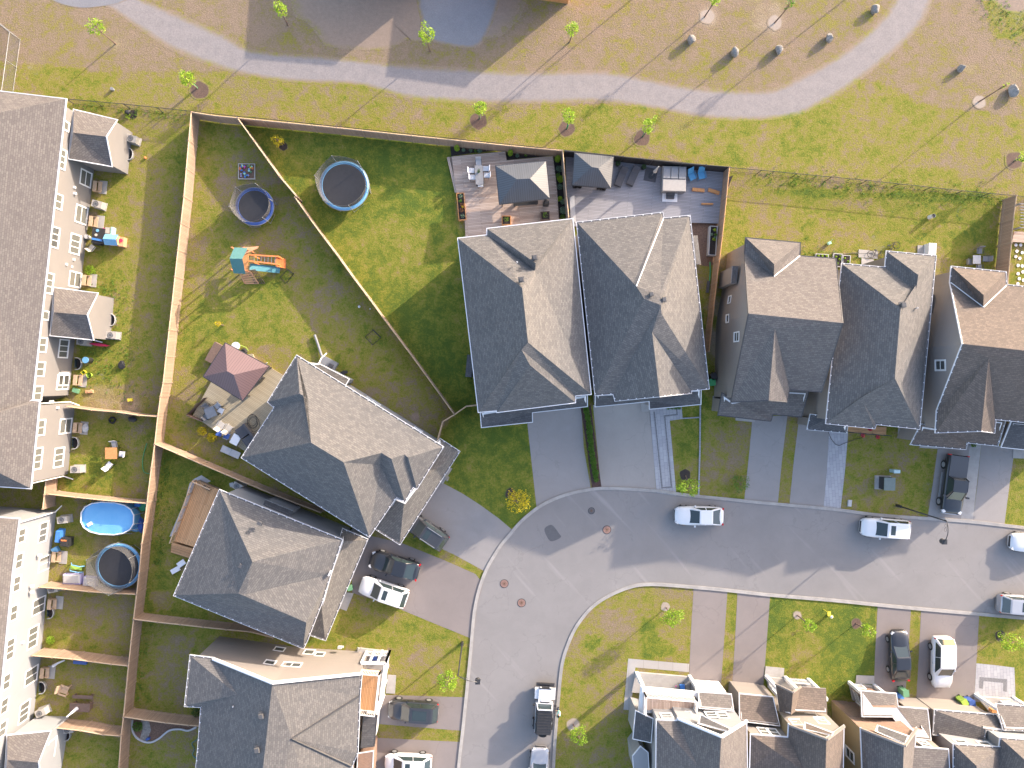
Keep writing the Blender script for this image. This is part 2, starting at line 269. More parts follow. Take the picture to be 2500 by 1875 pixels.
# ------------------------------------------------------------------ meshes
ORG = {}
class MB:
    def __init__(s): s.v = []; s.f = []; s.u = []; s.m = []; s.uv = []; s.mats = []
    def mi(s, mt):
        if mt not in s.mats: s.mats.append(mt)
        return s.mats.index(mt)
    def face(s, pts, mt=None, uvdir=None):
        b = len(s.v); s.v += [Vector(p) for p in pts]; s.f.append(list(range(b, b+len(pts)))); s.m.append(s.mi(mt))
        P_ = [Vector(p) for p in pts]; n = Vector((0, 0, 0))
        for i in range(len(P_)):
            a, c = P_[i], P_[(i+1) % len(P_)]; n += Vector(((a.y-c.y)*(a.z+c.z), (a.z-c.z)*(a.x+c.x), (a.x-c.x)*(a.y+c.y)))
        n = n.normalized() if n.length > 1e-9 else Vector((0, 0, 1))
        if uvdir is not None: u = Vector(uvdir); u = (u-n*u.dot(n))
        else: u = Vector((0, 0, 1)).cross(n)
        u = u.normalized() if u.length > 1e-4 else Vector((1, 0, 0))
        w = n.cross(u); s.uv.append([(p.dot(u), p.dot(w)) for p in P_]); return s
    def box(s, c, d, rz=0.0, mt=None, rx=0.0, ry=0.0, taper=1.0, q=None):
        """centre c, full size d"""
        c = Vector(c); x, y, z = d[0]/2, d[1]/2, d[2]/2
        Q = q if q is not None else (Quaternion((0, 0, 1), rz) @ Quaternion((1, 0, 0), rx) @ Quaternion((0, 1, 0), ry))
        p = [c+Q @ Vector((sx*x*(taper if sz > 0 else 1), sy*y*(taper if sz > 0 else 1), sz*z)) for sz in (-1, 1) for sx, sy in ((-1, -1), (1, -1), (1, 1), (-1, 1))]
        dirx = Q @ Vector((1, 0, 0)) if d[0] >= d[1] else Q @ Vector((0, 1, 0))
        for a in ((3, 2, 1, 0), (4, 5, 6, 7)): s.face([p[i] for i in a], mt, dirx)
        for a in ((0, 1, 5, 4), (1, 2, 6, 5), (2, 3, 7, 6), (3, 0, 4, 7)): s.face([p[i] for i in a], mt)
        return s
    def bar(s, a, b, w, h=None, mt=None):
        a, b = Vector(a), Vector(b); L = (b-a).length
        if L < 1e-5: return s
        q = (b-a).to_track_quat('X', 'Z'); return s.box((a+b)/2, (L, w, h or w), mt=mt, q=q)
    def tube(s, pts, r, n=8, mt=None, r2=None, cap=True, closed=False):
        pts = [Vector(p) for p in pts]; K = len(pts); rings = []
        for i, p in enumerate(pts):
            a = pts[(i-1) % K] if (closed or i > 0) else p; c = pts[(i+1) % K] if (closed or i < K-1) else p
            t = (c-a).normalized(); ref = Vector((0, 0, 1)) if abs(t.z) < 0.9 else Vector((1, 0, 0)); u = t.cross(ref).normalized(); w = t.cross(u)
            rr = r if r2 is None else r+(r2-r)*i/max(1, K-1)
            rings.append([p+(u*math.cos(6.2832*j/n)+w*math.sin(6.2832*j/n))*rr for j in range(n)])
        for i in range(K if closed else K-1):
            A, B = rings[i], rings[(i+1) % K]
            for j in range(n): s.face([A[j], A[(j+1) % n], B[(j+1) % n], B[j]], mt)
        if cap and not closed: s.face(rings[0][::-1], mt); s.face(rings[-1], mt)
        return s
    def cyl(s, c, r, h, n=20, mt=None, r2=None, cap=True):
        c = Vector(c); r2 = r if r2 is None else r2
        A = [c+Vector((r*math.cos(6.2832*j/n), r*math.sin(6.2832*j/n), 0)) for j in range(n)]; B = [c+Vector((r2*math.cos(6.2832*j/n), r2*math.sin(6.2832*j/n), h)) for j in range(n)]
        for j in range(n): s.face([A[j], A[(j+1) % n], B[(j+1) % n], B[j]], mt)
        if cap: s.face(B, mt); s.face(A[::-1], mt)
        return s
    def prism(s, pts, h0, h1, mt=None, top=True, bot=False, uvdir=None):
        a = [Vector((p[0], p[1], h0)) for p in pts]; b = [Vector((p[0], p[1], h1)) for p in pts]
        if sum(a[i].x*a[(i+1) % len(a)].y-a[(i+1) % len(a)].x*a[i].y for i in range(len(a))) < 0: a.reverse(); b.reverse()
        for i in range(len(a)): j = (i+1) % len(a); s.face([a[i], a[j], b[j], b[i]], mt)
        if top: s.face(b, mt, uvdir)
        if bot: s.face(a[::-1], mt)
        return s
    def leaves(s, c, rad, n, size=0.12, mt=None, rng=random, hollow=0.3):
        c = Vector(c)
        for _ in range(n):
            while True:
                d = Vector((rng.uniform(-1, 1), rng.uniform(-1, 1), rng.uniform(-1, 1)))
                if 0.05 < d.length < 1: break
            d = d.normalized()*(hollow+(1-hollow)*d.length)
            p = c+Vector((d.x*rad[0], d.y*rad[1], d.z*rad[2])); sz = size*rng.uniform(0.6, 1.4)
            q = Quaternion(Vector((rng.uniform(-1, 1), rng.uniform(-1, 1), rng.uniform(-1, 1))).normalized(), rng.uniform(0, 6.28))
            s.face([p+q @ Vector((sz*x, sz*y, sz*0.15*x*y)) for x, y in ((-.5, 0), (0, -.32), (.5, 0), (0, .32))], mt)
        return s
    def build(s, name, mt=None, parent=None, loc=None, world=True, smooth=False, weld=False):
        o_ = Vector((0, 0, 0))
        if parent is not None: o_ = ORG.get(parent.name, Vector((0, 0, 0))) if world else Vector((0, 0, 0))
        elif loc is not None: o_ = Vector(loc) if world else Vector((0, 0, 0))
        me = bpy.data.meshes.new(name)
        me.from_pydata([tuple(p-o_) for p in s.v], [], s.f)
        ul = me.uv_layers.new(name='UVMap'); flat = [c for f in s.uv for uv in f for c in uv]; ul.data.foreach_set('uv', flat)
        for m_ in s.mats: me.materials.append(MATS[m_ or mt])
        me.polygons.foreach_set('material_index', s.m)
        if weld or smooth:
            bm = bmesh.new(); bm.from_mesh(me); bmesh.ops.remove_doubles(bm, verts=bm.verts, dist=1e-4); bmesh.ops.recalc_face_normals(bm, faces=bm.faces); bm.to_mesh(me); bm.free()
        if smooth: me.polygons.foreach_set('use_smooth', [True]*len(me.polygons))
        me.update()
        o = bpy.data.objects.new(name, me); COL.objects.link(o)
        if parent is not None: o.parent = parent; ORG[o.name] = o_ 
        elif loc is not None: o.location = loc; ORG[o.name] = Vector(loc)
        return o
def tag(o, label, cat, group=None, kind=None):
    if label: o['label'] = label
    if cat: o['category'] = cat
    if group: o['group'] = group
    if kind: o['kind'] = kind
    return o
def thing(name, label, cat, loc, rz=0.0, group=None):
    o = bpy.data.objects.new(name, None); COL.objects.link(o); o.location = loc; o.rotation_euler = (0, 0, rz); o.empty_display_size = 0.3
    ORG[o.name] = Vector(loc); return tag(o, label, cat, group)
def struct(o): o['kind'] = 'structure'; return o
def copytree(o, loc, rz, label=None, parent=None, scale=None):
    c = o.copy(); COL.objects.link(c)
    if parent is None:
        c.location = loc; c.rotation_euler = (0, 0, rz)
        if label: c['label'] = label
        if scale: c.scale = (scale,)*3
    else: c.parent = parent
    for ch in list(o.children): copytree(ch, None, None, None, c)
    return c
# ================================================================== GROUND
def inpoly(X, Y, poly):
    r = np.zeros(X.shape, bool); n = len(poly)
    for i in range(n):
        x1, y1 = poly[i][0], poly[i][1]; x2, y2 = poly[(i+1) % n][0], poly[(i+1) % n][1]
        if y1 == y2: continue
        c = ((y1 > Y) != (y2 > Y)) & (X < (x2-x1)*(Y-y1)/(y2-y1)+x1); r ^= c
    return r
LUSH = [  # polygon on the ground, lushness of the turf
 ([0, (-2000, -900), 3, (5000, -900), 3, (5000, 1800), 3, (2150, 1640), 2, (1870, 1420), 1, (2200, 1230), 1, (0, 1005), 0, (0, 780), (-2000, 600)], 0.16),
 ([0, (-300, 480), (900, 600), (1900, 620), 1, (0, 640), (1000, 720), (1900, 870), 2, (0, 880), (800, 870), (1250, 900), (1700, 990), 3, (0, 1000), (480, 870), (760, 640), (1000, 700), (1500, 900), (2300, 1000), 3, (2300, 1700), 2, (1870, 1420), 1, (2200, 1230), 1, (0, 1005), 0, (0, 790)], 0.43),
 ([2, (1700, 1010), 3, (0, 1010), (480, 880), (900, 800), (1500, 900), (1500, 1400), 2, (1700, 1390), 1, (2000, 1150), 2, (300, 880), (1200, 900)], 0.56),
 ([3, (1850, 0), (2300, 0), (2300, 300), (2000, 330)], 0.45),
 ([0, (560, 850), (1610, 945), 10, (1640, 0), (1455, 1659), 20, (1330, 340), (600, 240), 10, (640, 1659), (800, 0)], 0.46),
 ([0, (900, 1500), (1250, 1250), 10, (1150, 300), (1100, 1100), (1060, 1659), (720, 1300), (760, 500)], 0.58),
 ([10, (720, 1000), (1080, 900), (1080, 1659), (640, 1659)], 0.66),
 ([20, (560, 250), (1340, 340), (1245, 1068), (380, 1000)], 0.52), ([20, (560, 640), (980, 700), (960, 1010), (520, 960)], 0.70),
 ([20, (400, 990), (1245, 1068), (1170, 1659), 30, (1150, 195), (330, 135), 20, (420, 1200)], 0.50),
 ([30, (330, 135), (1150, 195), (1000, 1900), (-200, 1900)], 0.40), ([30, (390, 250), (700, 400), (520, 650), (380, 640)], 0.6), ([30, (600, 1350), (1020, 1400), (1000, 1900), (400, 1900)], 0.55),
 ([0, (1610, 945), (1995, 990), 1, (360, 1659), 11, (1530, 1659), 21, (1690, 315), (1560, 540), 20, (1900, 820), (1303, 570), (1370, 0)], 0.44),
 ([10, (1600, 1000), (2212, 700), 11, (400, 900), (560, 1400), 10, (2212, 1300), (1700, 1500), (1480, 1500)], 0.62),
 ([0, (1995, 990), 1, (0, 1005), (1660, 1235), 11, (1720, 420), 21, (1900, 300), (1690, 315), 11, (1530, 1659), 1, (360, 1659)], 0.80),
 ([11, (1000, 300), (1500, 200), (1500, 600), (1100, 800), (900, 500)], 0.66),
 ([20, (1303, 570), 21, (0, 930), (740, 1300), 31, (300, 600), 30, (1715, 480), (1120, 405), 20, (1180, 1600)], 0.66),
 ([30, (1250, 150), (1500, 180), (1450, 330), (1300, 340)], 0.2),
 ([30, (1120, 405), (2212, 518), 31, (160, 560), 30, (1700, 1310), (1045, 1230)], 0.56), ([30, (1320, 520), (1650, 560), (1560, 1100), (1330, 1100)], 0.42), ([30, (1045, 1230), (1700, 1310), (1680, 1900), (990, 1900)], 0.48),
 ([21, (1885, 240), (1920, 430), 22, (165, 400), (245, 1110), 22, (60, 1280), 21, (2200, 1310), (1600, 900), (1560, 530), (1690, 315)], 0.84),
 ([22, (1600, 110), (1475, 250), (1425, 1000), (2000, 1060), (2060, 380), (1780, 320), (1700, 180)], 0.62), ([22, (1630, 360), (2040, 390), (1990, 1000), (1620, 990)], 0.40),
 ([12, (1840, 0), (2212, 0), 13, (2130, 60), (2080, 800), (1450, 800), (640, 700), 12, (2010, 600), (1790, 600)], 0.52), ([13, (0, 0), (2130, 60), (2040, 140), (1000, 90), (0, 60)], 0.75), ([13, (1500, 450), (2000, 200), (1980, 700), (1600, 700)], 0.62),
 ([12, (1545, 290), (1790, 290), (1690, 1659), (1640, 1100)], 0.55),
 ([23, (725, 490), (1480, 600), (1400, 1195), (665, 1130)], 0.42), ([23, (1350, 600), (1460, 700), (1400, 1195), (1150, 1100)], 0.6), ([23, (2130, 620), (2600, 640), (2600, 1300), (2050, 1250)], 0.62), ([23, (215, 330), (310, 400), (235, 1080), (135, 1060)], 0.42),
 ([21, (1000, 1280), (1400, 1380), (1960, 1640), 31, (1940, 80), 21, (1250, 1380)], 0.55),
 ([31, (830, 180), (1200, 300), (1850, 570), (1790, 1060), (1100, 1030), (1150, 660), (440, 600), (620, 400)], 0.58), ([31, (1300, 620), (1700, 560), (1700, 1050), (1300, 800)], 0.45), ([31, (1050, 1290), (1760, 1345), (1750, 1440), (1020, 1410)], 0.55),
 ([32, (370, 1900), (440, 800), (700, 290), (1200, 110), (1570, 140), (1530, 880), (1030, 1200), (1100, 1900)], 0.46),
 ([32, (640, 540), (760, 530), (800, 640), (700, 670), (640, 620)], 0.85), ([32, (1130, 380), (1230, 420), (1350, 540), (1450, 700), (1130, 750), (1120, 500)], 0.75), ([32, (790, 310), (1060, 320), (1120, 600), (900, 580), (780, 480)], 0.22), ([32, (1230, 450), (1500, 470), (1500, 680), (1280, 560)], 0.30),
 ([32, (1850, 155), (1935, 175), (1890, 940), (1790, 920)], 0.48), ([33, (1255, 310), (1340, 320), (1310, 1100), (1215, 1060)], 0.55),
 ([33, (65, 195), (975, 270), (945, 1100), (0, 950)], 0.80), ([33, (300, 600), (520, 560), (480, 900), (200, 860)], 0.60),
 ([33, (1830, 360), (3000, 450), (3000, 1100), (1790, 1080)], 0.66),
]
SOIL = [(3, 60, 150, 1.9, .8), (2, 1690, 140, 1.1, .9), (2, 2150, 60, 2.2, .5), (3, 1830, 860, .65, 1.0), (3, 2120, 680, 1.3, .6), (3, 1740, 570, 1.0, .55), (0, 1010, 380, 1.0, .6), (0, 300, 530, 1.2, .5), (3, 2150, 60, 3.0, .5),
 (13, 1130, 150, 1.1, .35), (13, 1440, 620, .6, .8), (13, 1650, 180, .8, .4), (13, 950, 480, 1.3, .5), (20, 850, 200, 1.8, .7), (20, 1090, 240, 1.3, .8), (20, 880, 1420, 1.2, .7), (20, 1200, 850, .7, .5),
 (21, 1360, 380, .9, .55), (21, 1380, 440, 1.2, .5), (30, 1350, 230, .7, .6), (12, 1600, 350, 1.2, .8), (12, 1750, 1300, 1.5, .9), (12, 1740, 1000, 1.0, .8), (12, 1830, 620, .8, .7), (33, 300, 370, .45, 1.0), (23, 720, 900, .8, .4), (23, 1400, 930, .7, .5), (22, 1820, 880, .5, .6), (22, 2030, 600, .4, .4),
 (10, 820, 1600, 1.0, .4), (2, 1450, 980, 2.2, .5), (3, 1650, 300, 2.0, .3), (1, 200, 700, 1.0, .2), (32, 550, 1290, .62, 1.0), (33, 800, 440, .55, .7), (31, 1500, 720, 1.2, .35)]
SOILW = [((P(k, x, y).x, P(k, x, y).y), r, a) for k, x, y, r, a in SOIL]
LW = [([(v.x, v.y) for v in PL(p)], l) for p, l in LUSH]
def turf_attr(X, Y):
    L = np.full(X.shape, 0.45); Sx = np.zeros(X.shape)
    for poly, l in LW: L[inpoly(X, Y, poly)] = l
    for (cx, cy), r, a in SOILW:
        d = np.sqrt((X-cx)**2+(Y-cy)**2)/r; Sx = np.maximum(Sx, a*np.clip(1.6-d, 0, 1))
    return L, Sx
def set_attrs(me, extra=None):
    n = len(me.vertices); co = np.empty(n*3); me.vertices.foreach_get('co', co); co = co.reshape(-1, 3)
    L, Sx = turf_attr(co[:, 0], co[:, 1])
    for nm, arr in (('lush', L), ('soil', Sx)):
        a = me.attributes.new(nm, 'FLOAT', 'POINT'); a.data.foreach_set('value', arr.astype(np.float32))
    if extra is not None:
        a = me.attributes.new('edge', 'FLOAT', 'POINT'); a.data.foreach_set('value', np.array(extra, np.float32))
def ground():
    st = 0.3
    xs = np.concatenate([-58-np.geomspace(500, 2, 14), np.arange(-58, 58, st), 58+np.geomspace(2, 500, 14)])
    ys = np.concatenate([-44-np.geomspace(500, 2, 14), np.arange(-44, 46, st), 46+np.geomspace(2, 500, 14)])
    X, Y = np.meshgrid(xs, ys); nx, ny = len(xs), len(ys)
    Z = np.zeros_like(X)
    v = np.stack([X.ravel(), Y.ravel(), Z.ravel()], 1); idx = np.arange(nx*ny).reshape(ny, nx)
    f = np.stack([idx[:-1, :-1].ravel(), idx[:-1, 1:].ravel(), idx[1:, 1:].ravel(), idx[1:, :-1].ravel()], 1)
    me = bpy.data.meshes.new('ground'); me.vertices.add(len(v)); me.vertices.foreach_set('co', v.ravel())
    me.loops.add(f.size); me.loops.foreach_set('vertex_index', f.ravel()); me.polygons.add(len(f)); me.polygons.foreach_set('loop_start', np.arange(0, f.size, 4)); me.polygons.foreach_set('loop_total', np.full(len(f), 4)); me.update(calc_edges=True)
    set_attrs(me); me.materials.append(MATS['turf']); o = bpy.data.objects.new('ground', me); COL.objects.link(o); struct(o)
ground()
def smooth(pts, n=6, closed=False):
    pts = [Vector(p) for p in pts]; out = []; K = len(pts)
    for i in range(K if closed else K-1):
        p0, p1, p2, p3 = (pts[(i-1) % K] if closed or i > 0 else pts[0]), pts[i], pts[(i+1) % K], (pts[(i+2) % K] if closed or i < K-2 else pts[-1])
        for j in range(n):
            t = j/n; out.append(0.5*((2*p1)+(p2-p0)*t+(2*p0-5*p1+4*p2-p3)*t*t+(3*p1-p0-3*p2+p3)*t**3))
    if not closed: out.append(pts[-1])
    return out
def resample(pts, n):
    d = [0]
    for a, b in zip(pts, pts[1:]): d.append(d[-1]+(b-a).length)
    out = []; j = 0
    for i in range(n):
        t = d[-1]*i/(n-1)
        while j < len(d)-2 and d[j+1] < t: j += 1
        u = (t-d[j])/max(1e-9, d[j+1]-d[j]); out.append(pts[j].lerp(pts[j+1], min(1, max(0, u))))
    return out
def offset2(pts, w):
    out = []
    for i, p in enumerate(pts):
        a = pts[max(0, i-1)]; b = pts[min(len(pts)-1, i+1)]; t = (b-a); t.z = 0; t.normalize(); out.append(p+Vector((-t.y, t.x, 0))*w)
    return out
def sheet(name, poly, mt, z=0.004, kind='structure', uvdir=None, thick=0.0, **kw):
    mb = MB(); 
    if thick: mb.prism(poly, z, z+thick, uvdir=uvdir)
    else: mb.face([Vector((p.x, p.y, z)) for p in (poly if area(poly) > 0 else poly[::-1])], None, uvdir)
    o = mb.build(name, mt)
    if kind == 'structure': struct(o)
    return o
def area(p): return sum(p[i].x*p[(i+1) % len(p)].y-p[(i+1) % len(p)].x*p[i].y for i in range(len(p)))/2
def ribbon(name, A, B, mt, z, soft=(.1, .5, .95, 1, 1, 1, .95, .5, .1), n=90):
    A = resample(smooth(A, 8), n); B = resample(smooth(B, 8), n); w = len(soft); vs = []; ed = []; fs = []
    for i in range(n):
        for j in range(w): p = A[i].lerp(B[i], j/(w-1)); vs.append((p.x, p.y, z)); ed.append(soft[j])
    for i in range(n-1):
        for j in range(w-1): a = i*w+j; fs.append((a, a+w, a+w+1, a+1))
    me = bpy.data.meshes.new(name); me.from_pydata(vs, [], fs); me.update(); set_attrs(me, ed); me.materials.append(MATS[mt])
    if me.polygons[0].normal.z < 0: me.flip_normals()
    o = bpy.data.objects.new(name, me); COL.objects.link(o); return struct(o)
def patch(name, poly, mt, z, rings=((1.0, 0), (.8, .45), (.55, 1), (.0, 1)), sm=5):
    poly = smooth(poly, sm, True) if sm else poly; c = sum(poly, Vector())/len(poly); vs = []; ed = []; fs = []; n = len(poly)
    for r, e in rings[:-1]:
        for p in poly: q = c+(p-c)*r; vs.append((q.x, q.y, z)); ed.append(e)
    vs.append((c.x, c.y, z)); ed.append(rings[-1][1])
    for i in range(len(rings)-2):
        for j in range(n): a = i*n; fs.append((a+j, a+(j+1) % n, a+n+(j+1) % n, a+n+j))
    a = (len(rings)-2)*n
    for j in range(n): fs.append((a+j, a+(j+1) % n, len(vs)-1))
    me = bpy.data.meshes.new(name); me.from_pydata(vs, [], fs); me.update(); set_attrs(me, ed); me.materials.append(MATS[mt])
    if me.polygons[0].normal.z < 0: me.flip_normals()
    o = bpy.data.objects.new(name, me); COL.objects.link(o); return struct(o)
def circ(c, r, n=14, jit=0.0, rng=random): return [Vector((c.x+r*(1+rng.uniform(-jit, jit))*math.cos(6.2832*i/n), c.y+r*(1+rng.uniform(-jit, jit))*math.sin(6.2832*i/n), c.z)) for i in range(n)]
# park path
UP = PL([0, (700, -420), (940, -140), (1180, -20), (1500, 110), (1900, 290), 1, (0, 420), (600, 470), (1150, 530), (1800, 570), 2, (100, 600), (700, 590), (1000, 620), (1500, 720), 3, (0, 760), (300, 650), (600, 490), (850, 300), (1050, 90), (1200, -200)])
LO = PL([0, (500, -300), (700, -60), (940, 80), (1150, 230), (1400, 400), (1620, 500), (1880, 590), 1, (0, 650), (300, 695), (860, 720), (1100, 780), (1380, 850), (1900, 880), 2, (250, 880), (800, 870), (1250, 930), (1700, 1010), 3, (0, 1020), (300, 980), (480, 900), (700, 770), (930, 600), (1150, 420), (1370, 180), (1480, -100)])
ribbon('path', UP, LO, 'gravel_path', 0.004)
patch('gravel_pad', PL([1, (400, -300), (330, 100), (450, 190), (560, 330), (640, 400), (1100, 420), (1300, 330), (1400, 350), (2100, 300), (2300, -200), (1500, -500)]), 'dust_pad', 0.008, rings=((1.0, 0), (.92, .5), (.8, 1), (.0, 1)), sm=3)
patch('crushed_stone', PL([1, (1400, -100), (1400, 150), (1440, 320), (1700, 400), (1900, 390), (2010, 200), (2060, -50), (1800, -250)]), 'stone_dust_and_shade', 0.012, rings=((1.0, .1), (.9, .55), (.8, 1), (.0, 1)))
patch('painted_shadow', PL([0, (420, -60), (480, 20), (660, 65), (850, 55), (1040, 15), (1090, -60), (800, -260)]), 'stone_dust_and_shade', 0.012, rings=((1.0, .3), (.93, .7), (.8, 1), (.0, 1)))  # shadow at the park's top edge, painted as a stone-coloured patch
patch('dust_clearing', PL([3, (1930, -60), (2000, 60), (2100, 110), (2300, 100), (2300, -80)]), 'dust_pad', 0.008)
# road
OUT = PL([31, (1690, 2300), (1740, 1659), (1785, 1250), (1840, 700), (1880, 300), (1960, 20), 22, (-60, 1445), (0, 1370), (130, 1220), (300, 1090), (500, 1005), (720, 960), (900, 955), (1250, 975), (1500, 1010), (1900, 1050), 23, (0, 1075), (600, 1130), (1000, 1180), (1700, 1230), (2212, 1285), (3500, 1420)])
INN = PL([32, (350, 2300), (370, 1659), (385, 1400), (410, 1100), (440, 800), (490, 620), (570, 450), (700, 290), (870, 180), (1050, 112), (1200, 95), (1400, 105), (1800, 140), (2212, 185), 33, (600, 230), (1200, 290), (2212, 380), (3500, 500)])
OUTs, INNs = smooth(OUT, 6), smooth(INN, 6)
def road():
    A, B = resample(OUTs, 120), resample(INNs, 120); mb = MB()
    for i in range(119): mb.face([A[i]+Vector((0, 0, .004)), B[i]+Vector((0, 0, .004)), B[i+1]+Vector((0, 0, .004)), A[i+1]+Vector((0, 0, .004))])
    o = mb.build('road', 'road_asphalt', weld=True); struct(o)
    if o.data.polygons[0].normal.z < 0: o.data.flip_normals()
road()
def kerb(name, pts, w, h=0.10):
    A = pts; B = offset2(pts, w); mb = MB()
    for i in range(len(A)-1):
        a, b, c, d = A[i], A[i+1], B[i+1], B[i]
        z = Vector((0, 0, h)); z2 = Vector((0, 0, h*0.8))
        mb.face([a+z2, b+z2, c+z, d+z]); mb.face([a, b, b+z2, a+z2]); mb.face([d+z, c+z, c, d])
    o = mb.build(name, 'curb_concrete', weld=True); struct(o)
    return o
kerb('curb', OUTs, 0.30); kerb('curb', INNs, -0.30)
# asphalt drives, walks
DR = [
 ('drive_asphalt', [22, (165, 405), (195, 290), (618, 240), (640, 600), (702, 958), (500, 1000), (300, 1085), (244, 1120)]),
 ('drive_worn', [22, (718, 240), (1190, 200), (1252, 978), (900, 950), (788, 952)]),
 ('drive_asphalt', [21, (1240, 1270), (1500, 850), (1610, 905), (1760, 985), (1900, 1075), (2060, 1190), (2205, 1312), (2095, 1420), (1985, 1600), (1955, 1645), (1690, 1500), (1560, 1440), (1300, 1300)]),
 ('drive_pink', [21, (820, 1500), (955, 1335), (1240, 1400), (1600, 1545), (1870, 1664), 31, (1935, 105), (1880, 300), (1848, 572), (1500, 430), (1200, 305), (1000, 235), (830, 180)]),
 ('drive_pink', [31, (1020, 1040), (1788, 1062), (1763, 1345), (1020, 1285)]),
 ('drive_pink', [31, (960, 1400), (1755, 1440), (1735, 1900), (960, 1900)]),
 ('drive_asphalt', [22, (2065, 330), 23, (215, 330), (170, 700), (135, 1072), 22, (1993, 1055), (2040, 600)]),
 ('drive_asphalt', [23, (310, 380), (575, 420), (548, 800), (520, 1112), (232, 1085), (270, 700)]),
 ('drive_asphalt', [23, (1490, 560), (1758, 560), (1720, 850), (1675, 1222), (1398, 1195), (1450, 850)]),
 ('drive_asphalt', [23, (1853, 560), (2135, 600), (2090, 900), (2045, 1255), (1775, 1238), (1820, 900)]),
 ('drive_pink', [32, (1567, 145), (1853, 160), (1830, 500), (1798, 960), (1526, 940), (1545, 500)]),
 ('drive_pink', [32, (1937, 180), 33, (70, 200), (40, 600), (10, 1000), 32, (1890, 1000), (1915, 600)]),
 ('drive_pink', [33, (978, 275), (1258, 312), (1235, 700), (1200, 1200), (940, 1150), (955, 700)]),
 ('drive_pink', [33, (1343, 325), (1833, 368), (1810, 760), (1785, 1150), (1300, 1130), (1325, 700)]),
]
for mt_, p_ in DR: sheet('driveway', PL(p_), mt_, 0.008)
vertdir = PL([22, (1200, 300), (1255, 975)]); vd = vertdir[1]-vertdir[0]
sheet('front_walk', PL([22, (1192, 262), (1465, 240), (1474, 355), (1366, 370), (1422, 1003), (1254, 978)]), 'paver_light', 0.008, uvdir=vd)
W_ = PL([22, (1235, 300), (1300, 935), (1380, 930), (1322, 330), (1428, 318), (1422, 262)])
mb = MB()
for a, b in zip(W_, W_[1:]):
    t = (b-a).normalized(); nrm = Vector((-t.y, t.x, 0))*0.07; a_, b_ = a-t*0.07, b+t*0.07
    z_ = 0.0120+0.0004*W_.index(a)
    mb.face([p+Vector((0, 0, z_)) for p in (a_-nrm, b_-nrm, b_+nrm, a_+nrm)])
struct(mb.build('paver_band', 'paver_dark'))
sheet('front_walk', PL([23, (570, 420), (728, 470), (700, 800), (663, 1128), (520, 1112), (548, 800)]), 'paver_light', 0.012, uvdir=vd)
sheet('pebble_strip', PL([23, (1757, 560), (1852, 560), (1815, 900), (1776, 1238), (1676, 1222), (1720, 850)]), 'concrete', 0.012)
sheet('sidewalk', PL([32, (1015, 735), (1530, 780), (1525, 850), (1075, 810), (1035, 1172), (975, 1165)]), 'concrete_slabs', 0.012)
sheet('stone_patio', PL([33, (1810, 775), (1960, 790), (2130, 812), (2140, 1100), (1790, 1100)]), 'paver_light', 0.012, uvdir=vd)
sheet('stone_patio', PL([33, (1835, 890), (2070, 910), (2065, 1015), (2035, 1010), (2035, 940), (1870, 925), (1865, 990), (1832, 985)]), 'paver_dark', 0.016, uvdir=vd)
for p_ in ([33, (30, 800), (187, 815), (182, 895), (22, 885)], [33, (795, 875), (947, 880), (945, 950), (790, 945)], [31, (1128, 870), (1200, 876), (1190, 1030), (1112, 1026)], [23, (1335, 570), (1490, 560), (1485, 608), (1330, 598)], [22, (1920, 330), (2082, 330), (2082, 382), (1920, 368)], [22, (1728, 160), (1812, 160), (1772, 292), (1720, 285)], [31, (780, 175), (842, 183), (782, 332), (722, 310)], [21, (1625, 765), (1675, 772), (1595, 905), (1562, 890)], [22, (1120, 215), (1195, 205), (1200, 292), (1128, 294)], [23, (1148, 420), (1300, 430), (1270, 516), (1146, 508)], [13, (815, 515), (978, 530), (975, 595), (812, 582)], [13, (838, 588), (942, 600), (940, 650), (838, 648)], [13, (1312, 480), (1400, 485), (1400, 575), (1310, 570)], [23, (2120, 600), (2400, 620), (2400, 700), (2115, 685)]):
    sheet('concrete_slab', PL(p_), 'concrete', 0.016, thick=0.05)
# shade-free marks on the road
patch('asphalt_patch', PL([22, (310, 1280), (325, 1340), (365, 1388), (445, 1355), (430, 1320), (370, 1250)]), 'wet_soil', 0.0081)
bpy.data.objects['asphalt_patch'].data.materials[0] = MATS['asphalt_patch']
for nm, p_, mt_ in (('hedge_bed', [22, (612, 255), (700, 240), (720, 400), (748, 600), (768, 780), (792, 942), (712, 957), (665, 600)], 'mulch'),
        ('planting_bed', [1, (1655, 1232), (1700, 1235), (2035, 1272), (1850, 1290), (1665, 1318)], 'black_soil'), ('planting_bed', [1, (2122, 1270), (2212, 1280), 2, (380, 1312), (0, 1350), 1, (2130, 1352)], 'black_soil'),
        ('planting_bed', [2, (382, 1300), (462, 1300), (500, 1659), 12, (508, 240), (430, 250), 2, (400, 1500)], 'black_soil'), ('planting_bed', [2, (1850, 1600), (1850, 1500), (1900, 1480)], 'black_soil'),
        ('side_yard_soil', [12, (1550, 290), (1800, 292), (1740, 640), (1700, 660), (1575, 640)], 'mulch_red'), ('pebble_bed', [20, (1640, 860), (1600, 900), (1560, 1050), (1480, 1230), (1430, 1350), (1480, 1330), (1640, 940), (1780, 880), (1700, 830)], 'light_grey'),
        ('planting_bed', [30, (1125, 1250), (1690, 1310), (1600, 1340), (1450, 1340), (1300, 1430), (1190, 1420), (1120, 1350)], 'mulch_red')):
    sheet(nm, PL(p_), mt_, 0.014)
pw = PL([30, (1190, 1250), (1260, 1270), (1275, 1340), (1240, 1430), (1180, 1415), (1200, 1340)])
sheet('garden_path', pw, 'stone', 0.018)
